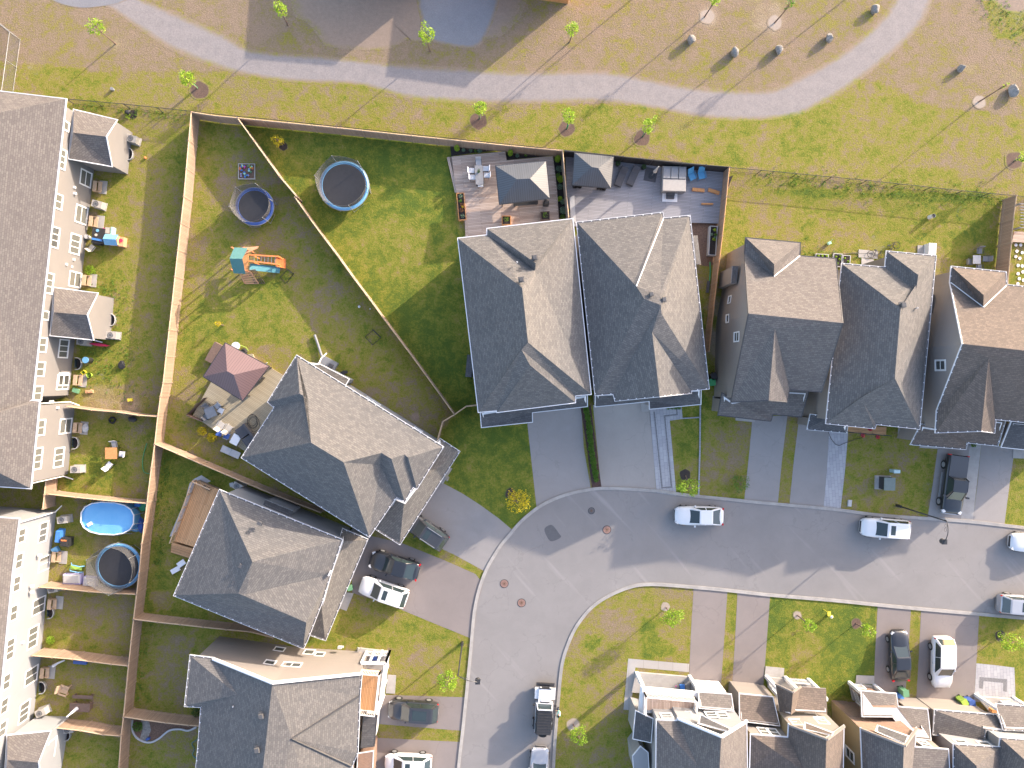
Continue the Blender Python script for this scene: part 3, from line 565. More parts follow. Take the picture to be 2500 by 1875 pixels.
def edging(name, pts, w, h, mt): 
    A = offset2(pts, w/2); B = offset2(pts, -w/2); mb = MB()
    for i in range(len(A)-1): mb.prism([A[i], A[i+1], B[i+1], B[i]], 0, h)
    return mb.build(name, mt)
tag(edging('garden_edging', smooth(PL([30, (1120, 1250), (1122, 1340), (1170, 1410), (1260, 1440), (1340, 1410), (1430, 1340), (1520, 1328), (1590, 1340), (1660, 1310)]), 5), 0.16, 0.12, 'light_grey'), 'curving pale stone edging around the garden bed in the small bottom yard', 'edging')
tag(edging('garden_edging', PL([22, (1622, 232), (1618, 640), (1608, 1000)]), 0.13, 0.10, 'paver_grey'), 'long straight grey paver edging between the two front lawns right of the paved walk', 'edging')
tag(edging('garden_edging', PL([22, (1474, 350), (1612, 342)]), 0.11, 0.10, 'paver_grey'), 'short grey paver edging crossing the lawn below the front porch', 'edging')
def manhole(k, x, y, label, r=0.36, mt='manhole_rust'):
    c = P(k, x, y, 0.006); t = thing('manhole_cover', label, 'manhole cover', c, group='manhole covers in the road')
    MB().cyl(c, r, 0.012, 24).build('lid', mt, t); mb = MB()
    ring = circ(c, r+0.05, 24); inn = circ(c, r, 24)
    for i in range(24): j = (i+1) % 24; mb.face([p+Vector((0, 0, .016)) for p in (ring[i], ring[j], inn[j], inn[i])])
    mb.build('rim', 'dark_metal', t); mb = MB()
    for a in range(4): mb.box(c+Vector((0, 0, 0.016)), (r*1.3, 0.04, 0.008), rz=a*math.pi/4)
    mb.build('tread', 'mulch_red', t)
manhole(22, 835, 1290, 'rusty round manhole cover in the road left of the parked white sedan'); manhole(22, 705, 1130, 'faded dusty manhole cover near the outer bend of the road', 0.28, 'asphalt_patch')
manhole(31, 2112, 103, 'orange-brown manhole cover near the left curb below the bend'); manhole(32, 115, 265, 'orange-brown manhole cover in the middle of the road above the white jeep')
# ================================================================== BUILDINGS
def inset(poly, d):
    """polygon (list of Vector) moved inwards by d (2-D), mitred"""
    n = len(poly); sg = 1 if area(poly) > 0 else -1; out = []
    for i in range(n):
        a, b, c = poly[i-1], poly[i], poly[(i+1) % n]
        t1 = Vector((b.x-a.x, b.y-a.y)); t2 = Vector((c.x-b.x, c.y-b.y))
        t1 = t1.normalized() if t1.length > 1e-6 else t2.normalized(); t2 = t2.normalized() if t2.length > 1e-6 else t1
        n1 = Vector((-t1.y, t1.x))*sg; n2 = Vector((-t2.y, t2.x))*sg; m = n1+n2
        m = m.normalized() if m.length > 1e-3 else n1
        k = d/max(0.4, m.dot(n1)); out.append(Vector((b.x+m.x*k, b.y+m.y*k, b.z)))
    return out
def box_ring(mb, pts, w, h, dz=0.0, out=1, dash=None):
    pts2 = inset(pts, -w*out)
    for i in range(len(pts)):
        j = (i+1) % len(pts); a, b, c, d = pts[i], pts[j], pts2[j], pts2[i]
        if (a-b).length < 0.02: continue
        u = Vector((0, 0, dz)); l = Vector((0, 0, dz-h))
        if dash:
            e, f = d.lerp(a, .3), c.lerp(b, .3); mb.face([a+u, b+u, f+u, e+u], 'gutter_dash', b-a); mb.face([e+u, f+u, c+u, d+u])
        else: mb.face([a+u, b+u, c+u, d+u])
        mb.face([a+l, b+l, b+u, a+u]); mb.face([c+u, c+l, d+l, d+u]); mb.face([d+l, c+l, b+l, a+l])
class Roof:
    """roof traced at its own height: pts letter->(k,x,y,h) or (k,x,y,'plane'); planes name->(a,b,slope): through eave a-b, rising to the left of a->b"""
    def __init__(s, pts, planes=None):
        s.w = {}
        for n, q in pts.items():
            if isinstance(q, Vector): s.w[n] = q
            elif not isinstance(q[3], str): s.w[n] = P(*q)
        s.pl = {}
        for n, (a, b, sl) in (planes or {}).items():
            A, B = s.w[a], s.w[b]; t = (B-A); t.z = 0; t.normalize(); up = Vector((-t.y, t.x, 0))+Vector((0, 0, sl)); tt = (B-A).normalized()
            s.pl[n] = (A, tt.cross(up).normalized())
        for n, q in pts.items():
            if not isinstance(q, Vector) and isinstance(q[3], str): s.w[n] = Ppl(q[0], q[1], q[2], *s.pl[q[3]])
    def __getitem__(s, n): return s.w[n]
    def mesh(s, faces, lift=0.0):
        mb = MB()
        for f in faces:
            mt = None
            if isinstance(f, tuple): f, mt = f
            p = [s.w[c]+Vector((0, 0, lift)) for c in f]; 
            if area(p) < 0: p.reverse()
            if len(p) > 3:      # not exactly flat: fan split keeps each part's slope
                mb.face(p, mt)
            else: mb.face(p, mt)
        return mb
def triangulate(o):
    bm = bmesh.new(); bm.from_mesh(o.data); bmesh.ops.triangulate(bm, faces=[f for f in bm.faces if len(f.verts) > 3]); bm.to_mesh(o.data); bm.free()
def roof_parts(root, rf, faces, outline, rmat, wmat, ins=0.35, z0=0.0, gut='gutter_white', walls=True, wz=None, gw=0.07, name='roof', wskip=(), wmats={}):
    ro = rf.mesh(faces).build(name, rmat, root); triangulate(ro)
    pts = [rf[c] for c in outline]
    if area(pts) < 0: pts.reverse(); outline = outline[::-1]
    inn = inset(pts, ins); segs = {}
    so = MB()
    for i in range(len(pts)):
        j = (i+1) % len(pts); dz = Vector((0, 0, -0.05)); so.face([pts[i]+dz, inn[i]+dz, inn[j]+dz, pts[j]+dz])
    so.build('soffit', 'white_trim', ro)
    if gut:
        g = MB(); dash = gut == 'dash'; box_ring(g, pts, .11 if dash else gw, 0.13, 0.02, dash=dash); g.build('gutter', 'gutter_white' if dash else gut, ro)
    wall = None
    if walls:
        wb = MB()
        for i in range(len(inn)):
            j = (i+1) % len(inn); a, b = inn[i], inn[j]
            segs[outline[i]+outline[j]] = (a, b); segs[outline[j]+outline[i]] = (a, b)
            if outline[i]+outline[j] in wskip: continue
            wb.face([Vector((a.x, a.y, z0)), Vector((b.x, b.y, z0)), b+Vector((0, 0, -.03)), a+Vector((0, 0, -.03))], wmats.get(outline[i]+outline[j]) or wmats.get(outline[j]+outline[i]))
        wall = wb.build('wall', wmat, root)
    return ro, wall, segs
def window(root, seg, k, x, y, w, h, frame='white_trim', glass='window_glass', cols=1, rows=2, name='window', proud=0.05, fw=0.10):
    """window on a wall segment (a,b run counter-clockwise so outside is to the right)"""
    a, b = seg; t = Vector((b.x-a.x, b.y-a.y, 0)).normalized(); n = Vector((t.y, -t.x, 0)); c = Ppl(k, x, y, Vector((a.x, a.y, 0)), n)
    up = Vector((0, 0, 1)); f = MB(); W, H = w/2, h/2
    def bx(mb, u0, u1, v0, v1, d0, d1):
        q = Matrix((t, up, n)).transposed().to_quaternion() if False else None
        p = lambda u, v, d: c+t*u+up*v+n*d
        A = [p(u0, v0, d1), p(u1, v0, d1), p(u1, v1, d1), p(u0, v1, d1)]; B = [p(u0, v0, d0), p(u1, v0, d0), p(u1, v1, d0), p(u0, v1, d0)]
        mb.face(A)
        for i in range(4): j = (i+1) % 4; mb.face([B[i], B[j], A[j], A[i]])
    bx(f, -W-fw, W+fw, H, H+fw, 0.003, proud); bx(f, -W-fw, W+fw, -H-fw, -H, 0.003, proud+0.03)
    bx(f, -W-fw, -W, -H, H, 0.003, proud); bx(f, W, W+fw, -H, H, 0.003, proud)
    for i in range(1, cols): u = -W+w*i/cols; bx(f, u-.035, u+.035, -H, H, 0.003, proud-.01)
    for i in range(1, rows): v = -H+h*i/rows; bx(f, -W, W, v-.035, v+.035, 0.003, proud-.012)
    fo = f.build(name, frame, root); g = MB(); p = lambda u, v: c+t*u+up*v+n*0.012
    g.face([p(-W, -H), p(W, -H), p(W, H), p(-W, H)], None, t); g.build('pane', glass, fo)
    return fo
def vent(root, p, s=0.36, h=0.34, mt='vent_grey', rz=0.12):
    mb = MB(); c = p+Vector((0, 0, 0.0)); mb.box(c+Vector((0, 0, h/2-.1)), (s*.62, s*.62, h+.1), rz=rz); mb.box(c+Vector((0, 0, h)), (s, s, 0.10), rz=rz, taper=0.8)
    mb.box(c+Vector((0, 0, 0.02)), (s*1.3, s*1.3, 0.03), rz=rz)
    return mb.build('roof_vent', mt, root)
def pipe(root, p, h=0.32, mt='light_grey'):
    return MB().cyl(p-Vector((0, 0, .1)), 0.06, h+.1, 10).build('vent_pipe', mt, root)
def low_roof(root, pts, mt, hout, wmat, ins=0.3, gut='gutter_dark', hin=None, hi=(), z0=0.0, name='porch_roof', walls=True):
    """single-storey roof: pts (k,x,y[,h]) ; indices in hi stand at hin"""
    P_ = {}; ks = 'abcdefghijklmnop'
    for i, q in enumerate(pts): P_[ks[i]] = q if len(q) == 4 else (*q, (hin if i in hi else hout))
    rf = Roof(P_); ol = ks[:len(pts)]
    return roof_parts(root, rf, [ol], ol, mt, wmat, ins, z0, gut, walls=walls, name=name)
DZ = Vector((0, 0, 0.03))

# ---- detached house, centre left of the pair
def hA():
    root = thing('house', 'big grey hip-roofed house with white gutters, left one of the close central pair', 'house', P(12, 100, 1000), group='large detached houses with grey shingle roofs')
    rf = Roof({'a': (12, 545, 258, 5.9), 'b': (11, 1968, 340, 5.9), 'c': (11, 1968, 395, 5.9), 'd': (11, 1722, 422, 5.9), 'e': (21, 1895, 297, 5.9), 'f': (21, 2050, 283, 5.9), 'g': (21, 2052, 298, 5.9),
        'h': (22, 568, 216, 5.9), 'i': (22, 568, 158, 5.9), 'j': (22, 700, 146, 5.9), 'R': (12, 120, 840, 'E'), 'Q': (12, 170, 1300, 'E'), 'k': (12, 235, 632, 'E'), 'l': (12, 232, 682, 8.55), 'F': (12, 115, 1360, 9.3), 'G': (12, 185, 1490, 8.7)},
        {'E': ('j', 'a', 0.70)})
    rf.w['l'].z = rf['k'].z-0.55
    fs = [('dclR'), 'lcbk', 'bak', 'ajQRlk', 'deQR', 'QjiF', 'FihG', 'Ghg', 'GgfF', 'feQF']
    ro, wall, sg = roof_parts(root, rf, fs, 'abcdefghij', 'shingle_grey', 'siding_white', ins=0.3)
    for k, x, y, z in ((12, 225, 585, 'k'), (12, 112, 770, 'R')): vent(root, rf[z].lerp(rf['R'], .3) if 0 else Vector((P(k, x, y, rf[z].z-.1))), mt='vent_grey')
    pipe(root, P(12, 78, 625, 8.3))
    low = thing; r2, w2, s2 = low_roof(root, [(21, 1912, 300), (21, 1922, 425), (22, 205, 380), (22, 203, 300), (22, 668, 248), (22, 668, 150)], 'shingle_slate', 3.1, 'siding_white', 0.25, 'gutter_white', 3.7, (0, 5), name='garage_roof')
    MB().box(P(22, 420, 262, 1.3), (4.6, 0.08, 2.3), rz=0.12).build('garage_door', 'white_trim', root)
    MB().box(P(11, 1822, 1500, 1.6), (0.55, 2.0, 3.0), rz=-0.09).build('bay', 'shingle_slate', root)
hA()
def hB():
    root = thing('house', 'detached house with grey roof and twin front gables, right one of the close central pair', 'house', P(12, 1100, 1000), group='large detached houses with grey shingle roofs')
    rf = Roof({'a': (12, 588, 292, 5.9), 'b': (12, 1300, 210, 5.9), 'c': (12, 1310, 258, 5.9), 'd': (12, 1530, 235, 5.9), 'e': (22, 1690, 95, 5.9), 'f': (22, 1538, 110, 5.9), 'g': (22, 1540, 132, 5.9), 'h': (22, 1280, 160, 8.0),
        'i': (22, 910, 197, 5.9), 'j': (22, 893, 137, 5.9), 'k': (22, 742, 150, 5.9), 'M': (12, 1060, 800, 'W'), 'N': (12, 1080, 827, 'W'), 'R': (12, 1150, 930, 'W'), 'T': (12, 1290, 985, 9.0), 'U': (12, 1285, 900, 8.8), 'V': (12, 1300, 1060, 8.9), 'X': (12, 1225, 1210, 8.75)},
        {'W': ('a', 'k', 0.70)})
    rf.w['T'].z = rf['R'].z+.05; rf.w['U'].z = rf['R'].z-.15; rf.w['V'].z = rf['R'].z-.15; rf.w['X'].z = rf['R'].z-.55; rf.w['N'].z = rf['M'].z+.25
    fs = ['abNM', 'bcN', 'cdUN', 'NUR', 'NRM', 'deVTU', 'UTR', 'akRM', 'kjTR', 'jihXT', 'TVX', 'XhgX'[:3], 'Xfe' , 'XeV']
    fs = ['abNM', 'bcN', 'cdU', 'cUN', 'NUR', 'NRM', 'deV', 'dVT', 'dTU', 'UTR', 'akR', 'aRM', 'kjT', 'kTR', 'jiX', 'jXT', 'ihX', 'TVX', 'Xhg', 'Xgf', 'Xfe', 'XeV']
    ro, wall, sg = roof_parts(root, rf, fs, 'abcdefghijk', 'shingle_grey', 'siding_taupe', ins=0.3, gut='dash')
    vent(root, P(12, 1205, 895, rf['U'].z-.1)); vent(root, P(12, 1312, 938, rf['U'].z-.2)); 
    mb = MB(); mb.tube([rf['c']+DZ, rf['N']+DZ], .05, 6); mb.build('valley_flashing', 'white_trim', ro)
    low_roof(root, [(22, 742, 140), (22, 738, 250), (22, 1195, 205), (22, 1198, 270), (22, 1470, 245), (22, 1625, 230), (22, 1628, 100)], 'shingle_slate', 3.1, 'siding_taupe', 0.25, 'gutter_white', 3.8, (0, 6), name='garage_roof')
    MB().box(P(22, 930, 228, 1.3), (4.4, 0.08, 2.3), rz=0.09).build('garage_door', 'white_trim', root)
    low_roof(root, [(12, 1560, 397), (12, 1600, 397), (12, 1630, 640), (12, 1582, 640)], 'shingle_slate', 3.0, 'siding_taupe', 0.1, None, 3.3, (0, 3), z0=0.6, name='bay_roof')
    low_roof(root, [(12, 520, 75), (12, 560, 60), (12, 575, 290), (12, 530, 260)], 'light_grey', 0.5, 'siding_taupe', 0.05, None, name='step')
hB()
def hC():
    root = thing('house', 'diagonal grey house with plum gazebo and tan deck behind it, uppermost of the rotated houses', 'house', P(21, 500, 700), group='large detached houses with grey shingle roofs')
    rf = Roof({'a': (11, 362, 1418, 5.9), 'b': (21, 1590, 593, 5.9), 'c': (21, 1372, 937, 5.9), 'd': (21, 1340, 920, 5.9), 'e': (21, 1270, 1047, 5.9), 'f': (21, 1200, 1006, 5.9), 'g': (21, 972, 1342, 5.9), 'h': (20, 2047, 680, 5.9),
        'i': (21, 180, 258, 5.9), 'j': (21, 125, 211, 5.9), 'R': (21, 482, 555, 'NE'), 'Q': (21, 757, 722, 'NE'), 'k': (21, 385, 142, 'NE'), 'l': (21, 455, 182, 'NE'),
        'm': (21, 1075, 642, 8), 'n': (21, 1160, 692, 8), 'o': (21, 1068, 745, 8), 'p': (21, 1270, 655, 8), 'q': (21, 1300, 681, 8)}, {'NE': ('b', 'a', 0.68)})
    hb = Roof.__new__(Roof)
    for c, k in (('m', 'NE'), ('n', 'NE'), ('p', 'NE'), ('q', 'NE')): pass
    pl_ = rf.pl['NE']
    for c, xy in (('m', (1075, 642)), ('p', (1270, 655)), ('q', (1300, 681)), ('n', (1160, 692))): rf.w[c] = Ppl(21, xy[0], xy[1], *pl_)
    rf.w['o'] = P(21, 1068, 745, rf['m'].z-0.85)
    fs = ['abq', 'aqp', 'apn', 'anm', 'amQ', 'aQR', 'aRl', 'alk', 'akj', 'kji', 'kil', 'ihR', 'iRl', 'hgQ', 'hQR', 'Qmo', 'Qog', 'ogf', 'mfo'[:0] or 'mne', 'mef', 'mfo', 'npd', 'nde', 'pqc', 'pcd', 'qbc']
    ro, wall, sg = roof_parts(root, rf, [f for f in fs if f], 'abcdefghij', 'shingle_grey', 'stucco_white', ins=0.3, gut='dash', wmats={x: 'siding_grey' for x in ('bc', 'cd', 'de', 'ef', 'fg')})
    vent(root, P(21, 535, 632, 8.2), rz=-.5); vent(root, P(21, 675, 722, 8.2), rz=-.5); pipe(root, P(21, 695, 345, 7.2))
    low_roof(root, [(21, 1545, 560), (21, 1572, 530), (21, 1728, 632), (21, 1230, 1407), (21, 1025, 1278), (21, 1185, 1005), (21, 1268, 1040), (21, 1362, 915)], 'shingle_tan', 3.1, 'siding_grey', 0.3, 'dash', 4.3, (0, 5, 6, 7), name='garage_roof')
    a, b = sg['ab']
    for x, y, w, h in ((1005, 208, 1.3, 0.7), (1385, 447, .7, .5)): window(root, (a, b), 21, x, y, w, h, glass='window_glass', cols=2, rows=1)
    mb = MB(); p = PL([11, (475, 1482), (600, 1545), (800, 1620), (780, 1659), (560, 1560)], 3.2)
    low_roof(root, [(11, 470, 1490), (11, 545, 1480), (11, 800, 1610), (11, 770, 1659), (11, 650, 1600)], 'shingle_tan', 3.0, 'stucco_white', 0.1, 'gutter_white', name='bay_roof')
    mb = MB(); mb.tube([P(11, 470, 1490, 5.7), P(11, 545, 1482, 3.5), P(11, 570, 1430, .8), P(11, 612, 1392, .1)], .06, 8); mb.build('downspout', 'white_trim', root)
    MB().box(P(21, 1610, 820, 1.2), (0.1, 1.2, 2.1), rz=0.55).build('door', 'grey_plastic', root)
hC()
def hD():
    root = thing('house', 'diagonal grey house with small cedar deck at its back corner, lower of the rotated houses', 'house', P(30, 2100, 100), group='large detached houses with grey shingle roofs')
    rf = Roof({'a': (20, 1855, 962, 5.7), 'b': (21, 737, 1378, 5.7), 'c': (31, 640, 28, 5.7), 'd': (31, 572, 250, 5.7), 'e': (31, 443, 585, 5.7), 'f': (31, 415, 642, 5.7), 'g': (30, 1475, 200, 5.7),
        'R': (20, 2130, 1560, 'NE'), 'Q': (30, 2010, 185, 'SW'), 'V': (30, 2075, 195, 8), 'X': (31, 440, 430, 7.7), 'Y': (31, 630, 15, 6)}, {'NE': ('b', 'a', 0.70), 'SW': ('g', 'f', 0.70)})
    rf.w['V'] = P(30, 2075, 192, rf['Q'].z-.12); rf.w['Y'] = P(31, 640, 28, 5.7); rf.w['X'] = P(31, 442, 432, rf['Q'].z-1.0)
    fs = ['abR', 'agQ', 'aQR', 'gfX', 'gXQ', 'RbY', 'RYV', 'RVQ', 'QVX', 'VYd'[:0] or 'VYX', 'XYd', 'Xde', 'Xef']
    ro, wall, sg = roof_parts(root, rf, [f for f in fs if f], 'abcdefg', 'shingle_grey', 'siding_grey', ins=0.3, gut='dash')
    for k, x, y, z in ((20, 2045, 1590, 7.4), (30, 1985, 95, 7.2)): vent(root, P(k, x, y, z), rz=-.5)
    vent(root, P(21, 55, 1230, 7.2), rz=-.5)
    low_roof(root, [(21, 755, 1290), (21, 952, 1375), (31, 838, 0), (31, 600, 575), (31, 470, 530), (31, 565, 245), (31, 628, 15), (21, 725, 1390)], 'shingle_tan', 3.0, 'siding_grey', 0.3, 'dash', 4.2, (5, 6, 7), name='garage_roof')
    low_roof(root, [(21, 95, 1035), (21, 335, 1135), (21, 300, 1190), (21, 70, 1100)], 'shingle_slate', 3.6, 'siding_grey', 0.1, None, 4.0, (2, 3), z0=.8, name='bay_roof')
    MB().box(P(31, 640, 15, 6.0), (.45, .12, .3), rz=1.1).build('gutter_guard', 'white_trim', root)
hD()
def hE():
    root = thing('house', 'beige sided house with white railed balcony above the driveways at the bottom centre', 'house', P(31, 300, 1200))
    rf = Roof({'a': (30, 1755, 745, 5.6), 'n': (31, 155, 940, 8.4), 'b': (31, 905, 862, 5.6), 'c': (31, 888, 1050, 5.6), 's': (31, 800, 3300, 5.6), 'r': (31, -100, 3300, 8.6), 't': (30, 1500, 3300, 5.6), 'u': (30, 1675, 1505, 5.6), 'v': (30, 1703, 1140, 5.6),
        'w': (30, 1565, 1132, 5.6), 'x': (30, 1610, 715, 5.6), 'y': (30, 1800, 738, 5.6), 'Z': (30, 2003, 1040, 6.9), 'A': (31, 320, 1408, 8.0), 'B': (31, 870, 1530, 5.6), 'C': (31, 822, 1640, 5.6), 'D': (31, 834, 1470, 6.0)})
    fs = ['nbA'[:0] or 'nbc', 'ncA', 'nAr', 'AcD'[:0] or 'AcB', 'ABC', 'ACs', 'Asr', 'ynZ', 'nrZ', 'Zvr'[:0] or 'Zvu', 'Zur', 'urt', 'xyZ', 'xwZ', 'wvZ']
    ro, wall, sg = roof_parts(root, rf, [f for f in fs if f], 'ynbcBCstuvwx', 'shingle_grey', 'siding_beige', ins=0.3, gut='dash')
    ro.data.materials[0] = MATS['shingle_grey']
    dk = MB(); dk.tube([rf['c']+DZ*2, rf['A']+DZ*2, rf['C']+DZ*2], .09, 6); dk.build('valley_flashing', 'gutter_dark', ro)
    mb = MB(); mb.bar(rf['y']+DZ*3, rf['n']+DZ*3, .12, .2); mb.bar(rf['n']+DZ*3, rf['b']+DZ*3, .12, .2); mb.build('bargeboard', 'white_trim', ro)
    for k, x, y, z in ((31, 68, 1210, 8.1), (31, 35, 1495, 8.1), (30, 2195, 1205, 7.4)): vent(root, P(k, x, y, z), .42)
    pipe(root, P(30, 1975, 1130, 6.6))
    a, b = sg['nb']
    for x, y, w, h, c in ((465, 682, .8, .9, 1), (555, 700, .7, .7, 1), (320, 788, 1.5, .75, 2)): window(root, (a, b), 31, x, y, w, h, cols=c, rows=1)
    a, b = sg['yn']
    for x, y, w, h in ((215, 658, .8, .7), (135, 770, .8, .7)): window(root, (a, b), 31, x, y, w, h, cols=1, rows=1)
    # balcony
    bal = MB(); dp = PL([31, (912, 828), (1068, 842), (1032, 1180), (900, 1165)], 3.2); bal.prism(dp, 3.05, 3.2, uvdir=dp[2]-dp[1]); bo = bal.build('balcony_deck', 'deck_cedar', root)
    def rail(a, b, h0, h1, n, parent=None, mt='white_trim', name='railing'):
        m = MB(); m.bar(a+Vector((0, 0, h1)), b+Vector((0, 0, h1)), .07, .06); m.bar(a+Vector((0, 0, h0)), b+Vector((0, 0, h0)), .05, .05)
        for i in range(n+1): p = a.lerp(b, i/n); m.bar(p+Vector((0, 0, 0)), p+Vector((0, 0, h1)), .035 if 0 < i < n else .10)
        return m.build(name, mt, parent or root)
    rail(dp[0], dp[1], .1, 1.0, 12); rail(dp[1], dp[2], .1, 1.0, 26); rail(dp[3], dp[2], .1, 1.0, 9)
    pw = PL([31, (950, 660), (1150, 668), (1095, 1060), (1065, 1160), (1020, 1170)])
    pm = MB(); A = P(31, 955, 665); B = P(31, 1150, 668); C = P(31, 1100, 1040)
    for a, b in ((A, B), (B, C)):
        for i in range(4): p = a.lerp(b, i/3); pm.bar(p, p+Vector((0, 0, 3.0)), .16)
        pm.bar(a+Vector((0, 0, 3.0)), b+Vector((0, 0, 3.0)), .2, .2)
    pm.build('porch_post', 'white_trim', root)
    pf = MB(); pf.prism(PL([31, (880, 640), (1150, 668), (1100, 1040), (840, 1010)]), 0, .25); pf.build('porch_floor', 'concrete', root)
    for (a, b) in ((A, B), (B, C)): rail(a+Vector((0, 0, .25)), b+Vector((0, 0, .25)), .1, 1.0, 16)
    low_roof(root, [(31, 928, 1210), (31, 1036, 1220), (31, 1012, 1472), (31, 905, 1486)], 'shingle_slate', 3.1, 'white_trim', 0.1, 'gutter_dark')
    low_roof(root, [(31, 880, 1540), (31, 1005, 1520), (31, 985, 1900), (31, 860, 1900)], 'brick_red', 3.0, 'brick_red', 0.05, 'gutter_white')
hE()
def hF():
    root = thing('house', 'narrow taupe house with mauve-grey roof, first one right of the central pair', 'house', P(13, 100, 1000), group='narrow gabled houses along the upper kerb')
    rf = Roof({'a': (12, 2010, 418, 5.9), 'b': (13, 322, 460, 5.9), 'c': (13, 318, 570, 5.9), 'd': (13, 622, 594, 5.9), 'e': (13, 680, 1135, 9.6), 'f': (23, 500, 125, 5.9), 'g': (23, 232, 105, 5.9), 'h': (23, 210, 208, 5.9), 'i': (23, 58, 196, 7.2), 'j': (22, 2105, 188, 5.9), 'k': (22, 1885, 212, 5.9), 'l': (12, 2035, 1056, 9.6), 'm': (12, 2000, 545, 5.9),
        'R': (13, 105, 640, 8.0), 'Q': (13, 102, 742, 7.2), 'X': (13, 110, 1182, 9.2)})
    fs = ['abR', 'amQ', 'aQR', 'bcQ', 'bQR', 'mQl', 'Qcl'[:0] or 'Qde'[:0] or 'Qcd', 'Qde', 'Qel', 'leX', 'Xef', 'Xfg', 'Xgh', 'Xhi', 'Xij'[:0] or 'Xik', 'Xkl']
    ro, wall, sg = roof_parts(root, rf, fs, 'abcdefghiklm', 'shingle_mauve', 'siding_beige', ins=0.3, gut='gutter_dark')
    mb = MB(); mb.tube([rf['Q']+DZ, rf['c']+DZ], .05, 6); mb.build('valley_flashing', 'white_trim', ro)
    for k, x, y, z in ((13, 105, 1035, 8.4), (13, 472, 1068, 8.4)): vent(root, P(k, x, y, z), .4)
    pipe(root, P(13, 400, 990, 8.2))
    s1 = sg['lm']; s2 = sg['kl']
    window(root, s1, 12, 1872, 938, .55, .55, glass='window_glass', rows=1); window(root, s2, 12, 1855, 1098, .6, .55, rows=1); window(root, s2, 12, 1932, 1252, .7, 1.1, rows=2)
    low_roof(root, [(22, 1810, 140), (22, 1775, 322), (22, 2212, 372), (23, 75, 370), (23, 92, 315), (23, 330, 337), (23, 395, 122), (23, 200, 110), (22, 1900, 200)], 'shingle_mauve', 3.1, 'siding_beige', 0.3, 'gutter_dark', 3.7, (0, 6, 7, 8), name='garage_roof')
    low_roof(root, [(12, 1895, 655), (12, 1947, 655), (12, 1932, 802), (12, 1884, 800)], 'shingle_slate', 4.3, 'siding_beige', 0.02, None, 4.6, (1, 2), z0=.6, name='bay_roof')
hF()
def hG():
    root = thing('house', 'narrow house with dark grey hip roof and flower-hung front porch, second right', 'house', P(13, 1000, 1200), group='narrow gabled houses along the upper kerb')
    rf = Roof({'a': (13, 1058, 535, 5.9), 'b': (13, 1463, 574, 5.9), 'c': (23, 1325, 434, 5.9), 'd': (23, 960, 394, 5.9), 'e': (23, 948, 430, 5.9), 'f': (23, 548, 388, 5.9), 'g': (13, 680, 640, 5.9), 'h': (13, 1045, 672, 5.9),
        'R': (13, 1170, 1010, 'W'), 'Q': (13, 1122, 1600, 'W'), 'S': (13, 1320, 730, 7.6), 'T': (13, 1300, 868, 7.4), 'V': (23, 835, 180, 7.9)}, {'W': ('g', 'f', 0.70)})
    rf.w['V'] = P(23, 835, 178, 7.5)
    fs = ['abS', 'ahT', 'aTS', 'ghT', 'gTR', 'bcQ', 'bQR', 'bRT', 'bTS', 'gfQ', 'gQR', 'QcV'[:0] or 'Qcd', 'QdV', 'QVf', 'Vef', 'Ved']
    ro, wall, sg = roof_parts(root, rf, fs, 'abcdefgh', 'shingle_grey', 'siding_beige', ins=0.3, gut='dash')
    vent(root, P(13, 1180, 985, rf['R'].z-.15), .42); vent(root, P(13, 1105, 1325, 8), .4); pipe(root, P(13, 1298, 1010, 7.4))
    low_roof(root, [(23, 415, 323), (23, 390, 438), (23, 706, 466), (23, 722, 400), (23, 560, 340)], 'shingle_slate', 3.1, 'siding_beige', 0.25, 'dash', 3.6, (3, 4))
    pf = PL([23, (728, 400), (1050, 425), (1045, 492), (722, 464)], .3); MB().prism(pf, .02, .35, uvdir=pf[1]-pf[0]).build('porch_floor', 'deck_cedar', root)
    m = MB(); a, b = pf[3]+Vector((0, 0, .1)), pf[2]+Vector((0, 0, .1)); m.bar(a+Vector((0, 0, .95)), b+Vector((0, 0, .95)), .06)
    for i in range(20): p = a.lerp(b, i/19); m.bar(p-Vector((0, 0, .3)), p+Vector((0, 0, .95)), .03 if i % 6 else .08)
    m.build('railing', 'dark_metal', root)
    low_roof(root, [(13, 1437, 897), (13, 1460, 897), (13, 1447, 1050), (13, 1424, 1050)], 'shingle_slate', 3.8, 'siding_beige', 0.02, None, z0=.8, name='bay_roof')
    window(root, sg['ha'] if 'ha' in sg else sg['ah'], 13, 1010, 640, .1, .1, rows=1) if False else None
hG()
